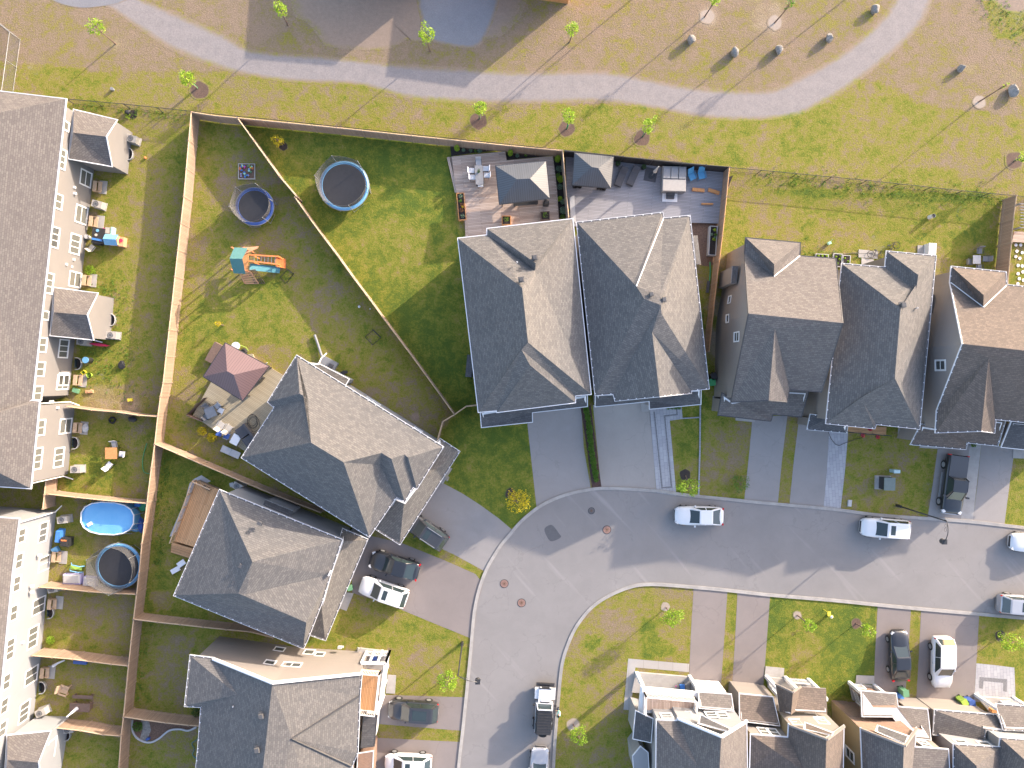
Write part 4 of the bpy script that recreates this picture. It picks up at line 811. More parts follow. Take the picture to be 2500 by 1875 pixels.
def hH():
    root = thing('house', 'narrow taupe house with brown shingle roof behind the parked black pickup', 'house', P(13, 2000, 1200), group='narrow gabled houses along the upper kerb')
    rf = Roof({'a': (13, 1605, 664, 5.9), 'b': (13, 2055, 710, 5.9), 'c': (13, 2062, 818, 5.9), 'd': (13, 2460, 855, 5.9), 'e': (13, 2520, 1400, 9.6), 'f': (23, 2440, 400, 5.9), 'g': (23, 1968, 352, 5.9), 'h': (23, 1958, 466, 5.9), 'i': (23, 1852, 452, 6.9), 'k': (23, 1472, 465, 5.9), 'l': (13, 1700, 1312, 9.6), 'm': (13, 1594, 795, 5.9),
        'R': (13, 1872, 900, 8.0), 'Q': (13, 1868, 1002, 7.2), 'X': (13, 1915, 1430, 9.2), 'Y': (23, 1482, 285, 5.95)})
    fs = ['abR', 'amQ', 'aQR', 'bcQ', 'bQR', 'mQl', 'Qcd', 'Qde', 'Qel', 'leX', 'Xef', 'Xfg', 'Xgh', 'Xhi', 'Xik', 'XkY', 'XYl']
    ro, wall, sg = roof_parts(root, rf, fs, 'abcdefghikYlm', 'shingle_brown', 'siding_taupe', ins=0.3, gut='dash')
    for c in 'Qc', : mb = MB(); mb.tube([rf['Q']+DZ, rf['c']+DZ], .05, 6); mb.tube([rf['Q']+DZ, rf['m']+DZ], .04, 6); mb.build('valley_flashing', 'white_trim', ro)
    vent(root, P(13, 1925, 1280, 8.4), .45, mt='wood_brown'); pipe(root, P(13, 2190, 1235, 8.2))
    window(root, sg['Yl'], 13, 1508, 1492, .7, 1.2, rows=2, fw=.16)
    low_roof(root, [(23, 1348, 405), (23, 1263, 566), (23, 1716, 606), (23, 1728, 550), (23, 1985, 576), (23, 2052, 368), (23, 1960, 360), (23, 1500, 430)], 'shingle_brown', 3.1, 'siding_taupe', 0.3, 'dash', 3.7, (0, 5, 6, 7), name='garage_roof')
hH()
root = thing('house', 'dark-roofed house only just entering the frame at the right edge', 'house', P(23, 2250, 500), group='narrow gabled houses along the upper kerb')
rf = Roof({'a': (23, 2110, 372, 3.7), 'b': (23, 2700, 430, 3.7), 'c': (23, 2690, 660, 3.1), 'd': (23, 2022, 592, 3.1)})
roof_parts(root, rf, ['abcd'], 'abcd', 'shingle_slate', 'siding_taupe', 0.25, name='garage_roof')
rf = Roof({'a': (13, 2580, 900, 5.9), 'b': (13, 3000, 940, 5.9), 'c': (23, 2980, 440, 5.9), 'd': (23, 2520, 385, 5.9), 'R': (13, 2790, 1300, 8.6), 'Q': (23, 2750, 100, 8.6)})
roof_parts(root, rf, ['abR', 'bcQR', 'cdQ', 'daRQ'[:0] or 'adQR'], 'abcd', 'shingle_grey', 'siding_taupe', 0.25)

def rail(root, a, b, h0, h1, n, mt='white_trim', w=.035):
    m = MB(); U = lambda z: Vector((0, 0, z)); m.bar(a+U(h1), b+U(h1), .08, .06); m.bar(a+U(h0), b+U(h0), .05, .05)
    for i in range(n+1): p = a.lerp(b, i/n); m.bar(p, p+U(h1), w if 0 < i < n else .10)
    return m.build('railing', mt, root)
def post_frame(root, pts, h, w=.18, base=0.0, beam=True, name='porch_post', mt='white_trim'):
    m = MB()
    for i, p in enumerate(pts):
        m.bar(Vector((p.x, p.y, base)), Vector((p.x, p.y, h)), w)
        if beam and i+1 < len(pts): q = pts[i+1]; m.bar(Vector((p.x, p.y, h)), Vector((q.x, q.y, h)), w*1.2, .25)
    return m.build(name, mt, root)
# ---- row at the bottom right, seen from the street side
def hI():
    root = thing('house', 'white townhouse with a railed roof balcony at the corner of the bottom row', 'house', P(32, 1500, 1500), group='townhouses along the lower kerb')
    rf = Roof({'a': (32, 1255, 1255, 6.0), 'b': (32, 1428, 1262, 6.0), 'A': (32, 1435, 1240, 6.05), 'p': (32, 1800, 1390, 8.6), 'B': (32, 2012, 1258, 6.05), 'c': (32, 2040, 3000, 6.05), 'q': (32, 1720, 3000, 8.7), 'd': (32, 1240, 3000, 6.0), 'R': (32, 1600, 1640, 7.6)})
    fs = ['abR', 'aRd', 'ARb', 'ApR', 'pqR', 'Rqd', 'pBc', 'pcq']
    ro, wall, sg = roof_parts(root, rf, fs, 'abApBcqd', 'shingle_mauve', 'siding_white', ins=0.25, gut='gutter_white')
    mb = MB(); mb.bar(rf['A']+DZ*4, rf['p']+DZ*4, .16, .2); mb.bar(rf['p']+DZ*4, rf['B']+DZ*4, .16, .2); mb.build('bargeboard', 'white_trim', ro)
    low_roof(root, [(32, 1625, 1215, 5.9), (32, 1868, 1325, 7.6), (32, 1862, 1350, 8.1), (32, 1618, 1282, 6.9)], 'shingle_slate', 5.2, 'siding_white', 0.02, 'gutter_white', 6.1, (1, 2), name='dormer_roof', walls=False)
    w = sg['Bp'] if 'Bp' in sg else sg['pB']
    a, b = sg['ab']
    # street front windows stand in the plane of the front wall
    F0, F1 = rf['a'].copy(), rf['B'].copy(); F0.z = F1.z = 0
    t = (F1-F0).normalized(); n = Vector((-t.y, t.x, 0)); fr = (F1-n*.25, F0-n*.25)
    wm = MB(); c = [F0-n*.26, F1-n*.26]; 
    for x, y, w_, h_ in ((1340, 1222, .85, .75), (1510, 1210, .85, .9), (1722, 1210, .9, .9), (1810, 1215, .8, .9)): window(root, fr, 32, x, y, w_, h_, glass='window_glass', cols=1, rows=2, fw=.12)
    # balcony over the porch
    dp = PL([32, (1150, 1022), (1578, 1062), (1568, 1152), (1145, 1172)], 3.3)
    bo = MB().prism(dp, 3.1, 3.3, uvdir=dp[0]-dp[3], bot=True).build('balcony_deck', 'deck_weathered', root)
    rail(root, dp[0], dp[1], .1, 1.0, 36); rail(root, dp[1], dp[2], .1, 1.0, 8); rail(root, dp[3], dp[0], .1, 1.0, 12)
    bs = MB().prism(PL([32, (1130, 972), (1600, 1015), (1585, 1170), (1130, 1190)], 2.9), 2.75, 3.08, bot=True).build('balcony_fascia', 'white_trim', root)
    pf = PL([32, (1075, 842), (1535, 882), (1525, 1050), (1040, 1010)]); MB().prism(pf, .02, .3).build('porch_floor', 'concrete', root)
    post_frame(root, [P(32, 1085, 855), P(32, 1055, 1150)], 2.8, .3); post_frame(root, [P(32, 1530, 885), P(32, 1510, 1010)], 2.8, .3)
    low_roof(root, [(32, 1612, 1020), (32, 1882, 1040), (32, 1902, 1176), (32, 1618, 1152)], 'shingle_mauve', 3.2, 'siding_white', 0.15, 'gutter_white', 4.0, (2, 3), name='garage_roof')
    low_roof(root, [(32, 1080, 1180), (32, 1222, 1245), (32, 1205, 1442), (32, 1058, 1410)], 'shingle_slate', 3.3, 'siding_white', 0.12, 'gutter_white', 3.9, (1, 2))
    low_roof(root, [(32, 1120, 1480), (32, 1180, 1530), (32, 1190, 1760), (32, 1070, 1720), (32, 1055, 1560)], 'stucco_white', 3.3, 'siding_white', 0.1, 'gutter_white', name='bay_roof')
    mb = MB(); g = PL([32, (1560, 925), (1830, 940), (1850, 1030), (1600, 1015)]); MB().box(P(32, 1690, 965, 1.2), (2.6, .08, 2.2), rz=-.06).build('garage_door', 'white_trim', root)
hI()
def hJ():
    root = thing('house', 'beige townhouse with steep gabled porch roof, second from the left in the bottom row', 'house', P(33, 400, 1500), group='townhouses along the lower kerb')
    rf = Roof({'a': (32, 2050, 1378, 6.0), 'b': (33, 222, 1402, 6.0), 'A': (33, 228, 1292, 6.05), 'p': (33, 545, 1410, 8.5), 'B': (33, 690, 1302, 6.05), 'c': (33, 660, 3000, 6.05), 'q': (33, 500, 3000, 8.6), 'd': (32, 2010, 3000, 6.0), 'R': (33, 355, 1680, 7.3)})
    fs = ['abR', 'aRd', 'ARb', 'ApR', 'pqR', 'Rqd', 'pBc', 'pcq']
    ro, wall, sg = roof_parts(root, rf, fs, 'abApBcqd', 'shingle_brown', 'siding_beige', ins=0.25, gut='gutter_white', wmats={'da': 'siding_yellow', 'bA': 'siding_yellow'})
    mb = MB(); mb.bar(rf['A']+DZ*4, rf['p']+DZ*4, .16, .2); mb.bar(rf['p']+DZ*4, rf['B']+DZ*4, .16, .2); mb.build('bargeboard', 'siding_beige', ro)
    low_roof(root, [(33, 365, 1280, 6.1), (33, 592, 1362, 7.8), (33, 590, 1380, 8.1), (33, 370, 1330, 7.1)], 'shingle_brown', 5.3, 'siding_beige', 0.02, 'gutter_white', 6.0, (1, 2), name='dormer_roof', walls=False)
    F0, F1 = rf['A'].copy(), rf['B'].copy(); F0.z = F1.z = 0; t = (F1-F0).normalized(); n = Vector((-t.y, t.x, 0)); fr = (F1-n*.25, F0-n*.25)
    for x, y, w_, h_ in ((290, 1272, .8, .9), (505, 1262, .8, 1.0), (430, 1225, .8, .9)): window(root, fr, 33, x, y, w_, h_, glass='window_glass', cols=1, rows=2, fw=.12)
    F2, F3 = rf['a'].copy(), rf['b'].copy(); F2.z = F3.z = 0; t = (F3-F2).normalized(); n = Vector((-t.y, t.x, 0)); f2 = (F3-n*.25, F2-n*.25)
    for x, y in ((20, 1350), (95, 1358)): window(root, f2, 33, x, y, .8, 1.1, glass='blinds_glass', cols=1, rows=2)
    low_roof(root, [(32, 1955, 1035), (33, 90, 1062), (33, 148, 1300), (32, 1960, 1260)], 'shingle_brown', 3.2, 'siding_beige', 0.15, 'gutter_white', 4.2, (2, 3), name='garage_roof')
    g = Roof({'a': (33, 115, 950, 3.2), 'm': (33, 262, 1020, 4.9), 'b': (33, 330, 972, 3.2), 'c': (33, 542, 988, 3.2), 'd': (33, 552, 1200, 4.0), 'e': (33, 280, 1184, 4.2), 'n': (33, 246, 1212, 4.9), 'f': (33, 150, 1182, 3.6)})
    roof_parts(root, g, ['amnf', 'bmn', 'bne', 'bced'[:0] or 'bcd', 'bde'], 'ambcdenf', 'shingle_brown', 'siding_beige', .2, gut=None, name='porch_roof', walls=False)
    g2 = MB(); g2.bar(g['a'], g['m'], .14, .16); g2.bar(g['m'], g['b'], .14, .16); g2.build('bargeboard', 'siding_beige', root)
    post_frame(root, [P(33, 35, 885), P(33, 60, 960)], 2.8, .3, beam=True); post_frame(root, [P(33, 195, 892), P(33, 390, 912), P(33, 430, 970)], 2.8, .3); rail(root, P(33, 200, 895), P(33, 385, 912), .3, 1.1, 14); rail(root, P(33, 40, 890), P(33, 55, 950), .3, 1.1, 8)
    MB().prism(PL([33, (30, 885), (400, 915), (420, 1000), (50, 980)]), .02, .25).build('porch_floor', 'concrete', root)
    MB().box(P(32, 2080, 1000, 1.2), (2.6, .08, 2.2), rz=-.06).build('garage_door', 'siding_beige', root)
hJ()
def hK():
    root = thing('house', 'yellow-sided townhouse with orange brick front behind the parked dark sedan', 'house', P(33, 1000, 1600), group='townhouses along the lower kerb')
    rf = Roof({'a': (33, 835, 1325, 6.0), 'p': (33, 1198, 1467, 8.5), 'B': (33, 1302, 1322, 6.05), 'C': (33, 1288, 1484, 6.0), 'D': (33, 1572, 1504, 6.0), 'c': (33, 1650, 3000, 6.05), 'q': (33, 1150, 3000, 8.6), 'd': (33, 900, 3000, 6.0)})
    fs = ['adq', 'aqp', 'pBC', 'pCD'[:0] or 'pCq', 'qCD', 'qDc']
    ro, wall, sg = roof_parts(root, rf, fs, 'apBCDcqd', 'shingle_mauve', 'brick_red', ins=0.25, gut='gutter_white', wmats={'da': 'siding_yellow', 'CD': 'siding_beige', 'BC': 'siding_beige'})
    mb = MB(); mb.bar(rf['a']+DZ*4, rf['p']+DZ*4, .16, .2); mb.bar(rf['p']+DZ*4, rf['B']+DZ*4, .16, .2); mb.build('bargeboard', 'siding_beige', ro)
    low_roof(root, [(33, 980, 1305, 5.9), (33, 1228, 1390, 7.4), (33, 1205, 1452, 8.4), (33, 975, 1350, 6.8)], 'shingle_slate', 5.3, 'brick_red', 0.02, 'gutter_white', 6.0, (1, 2), name='dormer_roof', walls=False)
    F0, F1 = rf['a'].copy(), rf['D'].copy(); F0.z = F1.z = 0; t = (F1-F0).normalized(); n = Vector((-t.y, t.x, 0)); fr = (F1-n*.25, F0-n*.25)
    for x, y, w_, h_ in ((870, 1300, .9, .9), (1090, 1290, .8, 1.0), (1370, 1455, .9, 1.0)): window(root, fr, 33, x, y, w_, h_, glass='window_glass', cols=1, rows=2, fw=.12)
    window(root, sg['da'] if 'da' in sg else sg['ad'], 33, 745, 1545, .8, 1.3, rows=2, fw=.14)
    low_roof(root, [(33, 840, 1010), (33, 1132, 1035), (33, 1148, 1145), (33, 1395, 1165), (33, 1425, 1420), (33, 1240, 1400), (33, 1105, 1225), (33, 850, 1222)], 'shingle_mauve', 3.3, 'brick_red', 0.8, 'gutter_white', 4.2, (4, 5, 6, 7), name='garage_roof')
    MB().prism(PL([33, (592, 1086), (720, 1095), (850, 1270), (720, 1262)], 0), 0, 3.2).build('brick_bay', 'brick_red', root)
    post_frame(root, [P(33, 735, 935), P(33, 945, 960), P(33, 985, 1000)], 2.8, .28); rail(root, P(33, 740, 945), P(33, 790, 1100), .3, 1.1, 10); rail(root, P(33, 740, 940), P(33, 830, 950), .3, 1.1, 6)
    MB().prism(PL([33, (730, 940), (950, 960), (980, 1090), (760, 1080)]), .02, .25).build('porch_floor', 'concrete', root)
    MB().box(P(33, 1270, 1110, 1.2), (2.5, .08, 2.2), rz=-.06).build('garage_door', 'siding_beige', root)
hK()
def hL():
    root = thing('house', 'white-fronted townhouse beyond the white hatchback at the bottom right corner', 'house', P(33, 1900, 1600), group='townhouses along the lower kerb')
    rf = Roof({'a': (33, 1625, 1465, 6.0), 'b': (33, 2010, 1490, 6.0), 'c': (33, 2020, 1412, 6.2), 'd': (33, 2500, 1450, 6.2), 'e': (33, 2520, 3000, 6.0), 'f': (33, 1610, 3000, 6.0), 'R': (33, 1810, 1640, 7.6), 'Q': (33, 2240, 1610, 8.0), 'V': (33, 1990, 2400, 8.3)})
    ro, wall, sg = roof_parts(root, rf, ['abR', 'aRf', 'fRV', 'bVR', 'bcQ', 'bQV', 'cdQ', 'dQe'[:0] or 'dQV', 'deV', 'efV'], 'abcdef', 'shingle_mauve', 'siding_white', ins=0.25, gut='dash')
    F0, F1 = rf['a'].copy(), rf['b'].copy(); F0.z = F1.z = 0; t = (F1-F0).normalized(); n = Vector((-t.y, t.x, 0)); fr = (F1-n*.25, F0-n*.25)
    for x, y, w_, h_ in ((1690, 1448, .9, .9), (1890, 1465, .9, .9)): window(root, fr, 33, x, y, w_, h_, glass='window_glass', cols=1, rows=2, fw=.12)
    low_roof(root, [(33, 1465, 1175), (33, 1972, 1216), (33, 2052, 1352), (33, 1885, 1330), (33, 1870, 1420), (33, 1450, 1372)], 'shingle_mauve', 3.3, 'siding_beige', 0.2, 'dash', 4.2, (2, 3, 4), name='garage_roof')
    low_roof(root, [(33, 1980, 1125), (33, 2500, 1165), (33, 2520, 1350), (33, 2045, 1332)], 'shingle_mauve', 3.4, 'siding_white', 0.2, 'dash', 4.4, (2, 3), walls=False)
    post_frame(root, [P(33, 1800, 1040), P(33, 2120, 1068), P(33, 2240, 1130)], 2.9, .28); rail(root, P(33, 1830, 1055), P(33, 1960, 1190), .3, 1.1, 14); rail(root, P(33, 1990, 1080), P(33, 2110, 1070), .3, 1.1, 10)
    MB().prism(PL([33, (1795, 1045), (2130, 1070), (2200, 1180), (1900, 1170)]), .02, .35).build('porch_floor', 'concrete', root)
    MB().box(P(33, 1560, 1135, 1.2), (4.0, .08, 2.2), rz=-.06).build('garage_door', 'white_trim', root)
    MB().box(P(33, 1950, 1170, 1.6), (.5, .3, .5)).build('hanging_basket', 'wood_orange', root)
hL()
# ---- rows at the left edge
def lean_bay(root, k, p, mt, wm, h=3.0):
    """lean-to bay with a small cross gable: p = wall-top back N, front N, peak, front S, back S, inner peak"""
    (bn, fn, pk, fs_, bs, ip) = p
    rf = Roof({'a': (k, *bn, h+1.0), 'b': (k, *fn, h), 'c': (k, *pk, h+1.35), 'd': (k, *fs_, h), 'e': (k, *bs, h+1.0), 'R': (k, *ip, h+1.6)})
    return roof_parts(root, rf, ['abR', 'bcR', 'cdR', 'deR'], 'abcde', mt, wm, 0.12, gut='gutter_white', name='bay_roof')
def hM():
    root = thing('townhouse', 'long stucco row of townhouses with brown roof at the upper left edge', 'townhouse', P(10, 200, 700))
    rf = Roof({'a': (0, -1800, 560, 5.8), 'b': (0, 555, 836, 5.8), 'c': (20, 270, 198, 5.8), 'g': (20, 272, 186, 5.8), 'h': (20, -1800, 900, 5.8), 'R': (0, -600, 1070, 9.0), 'Q': (20, -700, 560, 9.0), 'T': (0, -1200, 1000, 9.0), 'U': (20, -1400, 600, 9.0)})
    rf2 = Roof({'a': (20, 268, 200, 5.9), 'b': (20, 330, 208, 5.9), 'c': (20, 257, 941, 5.9), 'd': (20, -700, 880, 5.9), 'R': (20, -250, 370, 8.0), 'Q': (20, -350, 640, 8.2)})
    e_ = rf['g']
    ro, wall, sg = roof_parts(root, rf, ['abR', 'aRT', 'bcR', 'cQR', 'chQ', 'QhU', 'RQUT', 'TUha'[:0] or 'TUh', 'Tha'], 'abch', 'shingle_mauve', 'stucco', ins=0.4, gut='gutter_white')
    for o in ro.children: pass
    ro2, w2, sg2 = roof_parts(root, rf2, ['abR', 'bcR', 'cQR', 'cdQ', 'aRQd'], 'abcd', 'shingle_mauve', 'stucco', ins=0.4, gut='gutter_white')
    E, E2 = sg['bc'], sg2['bc']
    def wn(seg, k, x, y, w, h, cols=1, rows=2, g='blinds_glass'): window(root, seg, k, x, y, w, h, glass=g, cols=cols, rows=rows, fw=.12)
    # upper storey
    wn(E, 0, 550, 1060, .6, .8, 1, 1); wn(E, 0, 518, 1340, 1.5, .9, 3, 1); wn(E, 10, 490, 110, 1.1, .9, 2, 1); wn(E, 10, 460, 412, 1.6, .95, 3, 1, 'window_glass'); wn(E, 10, 410, 800, 1.6, .95, 3, 1); wn(E, 10, 383, 1072, .6, .7, 1, 1); wn(E, 10, 355, 1320, 1.1, .95, 2, 1); wn(E, 10, 338, 1525, 1.1, .95, 2, 1); wn(E, 20, 318, 138, 1.1, .9, 2, 1)
    wn(E2, 20, 345, 428, 1.2, .8, 2, 1); wn(E2, 20, 315, 690, 1.7, .95, 3, 1)
    # ground floor
    wn(E, 0, 722, 1505, 1.2, 1.5, 1, 2); wn(E, 10, 685, 222, 1.4, 1.6, 1, 2); wn(E, 10, 632, 470, 1.6, 1.3, 3, 1); wn(E, 10, 632, 768, 1.2, 1.6, 1, 2); wn(E, 10, 535, 1352, 1.5, 1.2, 3, 1); wn(E, 10, 540, 1610, 1.0, 1.5, 1, 2); wn(E, 20, 530, 45, 1.2, 1.6, 1, 2)
    wn(E2, 20, 552, 415, 1.2, 1.6, 1, 2); wn(E2, 20, 495, 680, 1.6, 1.2, 3, 1)
    for k, (bn, fn, pk, fs_, bs, ip), win in ((0, ((622, 925), (985, 1012), (893, 1152), (942, 1402), (582, 1338), (618, 1120)), (975, 1235)), (10, ((458, 838), (822, 885), (732, 1068), (786, 1276), (425, 1240), (455, 1045)), (820, 1090))):
        r_, w_, s_ = lean_bay(root, k, (bn, fn, pk, fs_, bs, ip), 'shingle_mauve', 'stucco')
        b_, d_ = P(k, *fn, 0), P(k, *fs_, 0); b_.z = d_.z = 0; t = (d_-b_).normalized(); n = Vector((t.y, -t.x, 0)); n = n if n.x > 0 else -n
        b2, d2 = b_-n*.12, d_-n*.12; seg = (d2, b2)
        window(root, seg, k, win[0], win[1], 1.5, 1.0, glass='blinds_glass', cols=3, rows=1, fw=.14)
        MB().tube([Vector((d_.x, d_.y, 2.95)), Vector((d_.x+.1, d_.y, .4)), Vector((d_.x+.9, d_.y-.25, .1))], .06, 8).build('downspout', 'white_trim', root)
    dn = MB()
    a, b = sg2['bc']
    for q in (P(20, 572, 832), P(20, 625, 210)): dn.tube([q+Vector((-.15, 0, 5.6)), q+Vector((-.1, 0, .5)), q+Vector((.55, -.35, .1))], .055, 8)
    dn.build('downspout', 'white_trim', root)
    sm = MB()
    for k, x, y, z in ((0, 618, 1580, 2.7), (0, 625, 1632, 2.6), (10, 552, 425, 2.5), (10, 548, 640, 2.6), (20, 430, 208, 3), (20, 475, 260, 2.7), (10, 625, 310, 1.6), (10, 610, 600, 1.6), (10, 592, 660, 1.7), (20, 490, 512, 1.6)):
        p = P(k, x, y, z); sm.box(p+Vector((.05, 0, 0)), (.3, .2, .2))
    sm.build('wall_fitting', 'white_trim', root)
hM()
def hN():
    root = thing('townhouse', 'white stucco row of townhouses at the lower left edge', 'townhouse', P(30, 100, 500))
    rf = Roof({'a': (20, -1500, 1080, 5.9), 'b': (20, 160, 1200, 5.9), 'c': (30, 102, 0, 5.9), 'd': (30, -2, 1062, 5.9), 'e': (30, -200, 2600, 5.9), 'f': (30, -1800, 2600, 5.9), 'R': (20, -500, 1500, 9.0), 'Q': (30, -800, 2400, 9.0), 'T': (20, -1000, 1480, 9.0)})
    ro, wall, sg = roof_parts(root, rf, ['abR', 'aRT', 'bcR', 'cdR', 'deQ', 'dQR', 'efQ', 'fQT'[:0] or 'fTQ', 'TRQ', 'aTf'], 'abcdef', 'shingle_mauve', 'stucco_white', ins=0.4, gut='gutter_white')
    def wn(s, k, x, y, w, h, cols=2, rows=1): window(root, s, k, x, y, w, h, glass='blinds_glass', cols=cols, rows=rows, fw=.10)
    A, B, C = sg['bc'], sg['cd'], sg['de']
    wn(A, 20, 182, 1340, 1.1, .8); wn(A, 20, 160, 1552, 1.2, .8); wn(A, 20, 362, 1310, 1.7, 1.0, 3, 1); wn(A, 20, 370, 1575, 1.2, 1.4, 2, 1)
    wn(B, 30, 140, 105, 1.2, .8); wn(B, 30, 115, 350, 1.2, .8); wn(B, 30, 85, 655, 1.7, .9, 3, 1); wn(B, 30, 55, 930, 1.2, .8); wn(B, 30, 325, 290, 1.3, 1.6, 2, 1); wn(B, 30, 275, 555, 1.8, 1.2, 3, 1); wn(B, 30, 262, 880, 1.3, 1.6, 2, 1)
    wn(C, 30, 35, 1135, 1.2, .8); wn(C, 30, 20, 1330, 1.2, .8); wn(C, 30, 202, 1185, 1.7, 1.2, 3, 1)
    r_, w_, s_ = lean_bay(root, 30, ((62, 1385), (425, 1350), (322, 1612), (345, 1900), (30, 1900), (60, 1590)), 'shingle_mauve', 'stucco_white')
    fn, fs_ = P(30, 425, 1350), P(30, 345, 1900); t = (fs_-fn).normalized(); n = Vector((t.y, -t.x, 0)); n = n if n.x > 0 else -n
    seg = (Vector((fs_.x, fs_.y, 0))-n*.12, Vector((fn.x, fn.y, 0))-n*.12)
    k = 1
    rfb = P(30, 425, 1350, 3.0); rfe = P(30, 345, 1900, 3.0); seg = (Vector((rfe.x, rfe.y, 0))-n*.12, Vector((rfb.x, rfb.y, 0))-n*.12)
    window(root, seg, 30, 430, 1500, 1.6, 1.0, glass='blinds_glass', cols=3, rows=1, fw=.14)
    mb = MB(); q = P(20, 500, 1130); mb.tube([q+Vector((-.1, 0, 5.6)), q+Vector((0, 0, .6)), q+Vector((.3, .5, .1))], .055, 8); mb.build('downspout', 'white_trim', root)
    sm = MB()
    for k, x, y, z in ((30, 265, 125, 2.8), (30, 265, 175, 2.8), (30, 268, 418, 1.5), (30, 205, 1015, 1.5), (30, 185, 600, 3), (20, 330, 1505, 2.2)): sm.box(P(k, x, y, z)+Vector((.05, 0, 0)), (.26, .2, .2))
    sm.build('wall_fitting', 'white_trim', root)
hN()
# low blocks of the school yard just above the frame
def block(label, pts, h, wm, rm):
    p = pts; c = sum(p, Vector())/len(p); root = thing('school_block', label, 'building', Vector((c.x, c.y, 0)), group='flat-roofed school blocks above the park')
    MB().prism(p, 0, h).build('wall', wm, root); MB().prism(inset(p if area(p) > 0 else p[::-1], -.08), h, h+.12, bot=True).build('roof', rm, root)
    return root
a, b = P(2, -150, -60), P(2, 505, 33); d = (b-a); nn = Vector((-d.y, d.x, 0)).normalized()
r_ = block('orange-brown flat-roofed block whose bottom edge touches the top of the frame', [a, b, b+nn*14, a+nn*14], 3.65, 'wood_orange', 'shingle_slate')
a, b = P(1, 810, -215), P(1, 1545, -150); d = (b-a); nn = Vector((-d.y, d.x, 0)).normalized()
block('second flat-roofed block above the frame that throws the left shadow on the path', [a, b, b+nn*14, a+nn*14], 3.65, 'wood_orange', 'shingle_slate')
# ================================================================== FENCES
def fence(label, pts, mt='fence_boards', post='wood_post', h=1.85, step=2.4, top_h=None, name='wooden_fence', cap='wood_pale', group='wooden board fences between the yards', gate=False):
    """pts are the top line of the fence"""
    root = thing(name, label, 'fence', Vector((pts[0].x, pts[0].y, 0)), group=group); bd = MB(); cp = MB(); ps = MB(); n = 0
    for a, b in zip(pts, pts[1:]):
        L = (b-a).length; k = max(1, round(L/step)); t = (b-a).normalized(); nr = Vector((-t.y, t.x, 0))
        A = Vector((a.x, a.y, 0)); B = Vector((b.x, b.y, 0)); up = Vector((0, 0, h-.06)); lo = Vector((0, 0, .05)); w = nr*.02
        bd.prism([A-w, B-w, B+w, A+w], .05, h-.06)
        for i in range(k+(b is pts[-1])):
            q = A.lerp(B, i/k)-ORG[root.name]
            if n == 0: n = MB().box((0, 0, h/2+.04), (.105, .105, h+.08)).build('post', post, root, world=False); o_ = n
            else: o_ = n.copy(); COL.objects.link(o_); o_.parent = root
            o_.location = q; o_.rotation_euler = (0, 0, math.atan2(t.y, t.x))
    bd.build('boards', mt, root, weld=True); F = lambda z: [Vector((p.x, p.y, z)) for p in pts]
    MB().tube(F(h-.03), .055, 4).build('rail', cap, root, weld=True); MB().tube(F(.35), .05, 4).build('rail', post, root, weld=True); return root
H1 = 1.85
fence('long pale wooden fence running the whole way down between townhouse lawns and big yards', PL([0, (1612, 945), (1550, 1659), 10, (1375, 1640), 20, (1352, 165), (1330, 330), (1303, 570), (1275, 770), (1248, 985), (1240, 1060), (1195, 1410), (1172, 1659), 30, (1150, 195), (1125, 405), (1085, 770), (1040, 1230), (1020, 1385), (985, 1900)], H1))
fence('wooden fence along the park behind the two triangular yards', PL([0, (1612, 945), (1800, 975), (2212, 1015), 1, (700, 1078), (1330, 1145), (1960, 1210), 2, (240, 1252), (460, 1270)], H1))
fence('long diagonal wooden fence between the trampoline yards', PL([0, (2000, 992), 1, (0, 1190), (215, 1490), (360, 1659), 11, (345, 75), (460, 240), (585, 410), (710, 575), (835, 750), (960, 915), (1085, 1085), (1205, 1245), (1330, 1410), (1450, 1575), 21, (1570, 150), (1690, 318)], H1))
fence('short angled wooden fence closing the gap beside the big left house of the pair', PL([21, (1548, 530), (1590, 380), (1690, 320), (1790, 250), (1880, 240)], H1), step=1.8)
fence('wooden fence running diagonally between the two rotated houses', PL([20, (1306, 568), (1500, 650), (1695, 735), (1900, 822), (2110, 912), 21, (150, 988), (360, 1070), (560, 1145)], H1))
fence('short wooden cross fence at the top of the orange table yard', PL([20, (560, 250), (770, 280), (980, 297), (1170, 325), (1325, 335)], H1))
fence('wooden cross fence above the blue swimming pool', PL([20, (400, 990), (640, 1018), (870, 1042), (1060, 1058), (1238, 1068)], H1))
fence('narrow wooden side gate fence between the two townhouse rows', PL([20, (385, 872), (372, 995), (358, 1115)], H1), step=1.2)
fence('wooden cross fence below the lower left trampoline', PL([30, (330, 135), (545, 150), (750, 172), (965, 187), (1148, 195)], H1))
fence('wooden cross fence with a sunlit left end above the picnic bench yard', PL([30, (270, 712), (440, 727), (615, 742), (785, 765), (940, 785), (1075, 798)], H1))
fence('wooden cross fence below the picnic bench at the bottom left', PL([30, (450, 1320), (680, 1345), (870, 1380), (1005, 1390)], H1))
fence('wooden cross fence between the lower rotated house and the beige bottom house', PL([30, (1128, 405), (1330, 430), (1520, 450), (1715, 472), (1910, 492), (2105, 510), 31, (160, 560)], H1))
fence('wooden cross fence above the curved garden bed', PL([30, (1047, 1230), (1215, 1255), (1400, 1280), (1590, 1300), (1690, 1308)], H1))
fence('dark stained fence between the brown deck and the grey deck', PL([2, (462, 1272), (478, 1460), (495, 1659), 12, (512, 245)], H1), 'fence_grey_boards')
fence('black fence along the park behind the grey deck', PL([2, (480, 1276), (970, 1325), (1470, 1380), (1868, 1412)], H1-.1), 'fence_black_boards', 'black_plastic', cap='dark_metal')
fence('wooden fence with a black stained face on the right side of the grey deck', PL([2, (1868, 1412), (1845, 1659), 12, (1810, 400), (1785, 600), (1720, 1180), (1698, 1375)], H1), 'fence_boards', cap='orange_fence_lit')
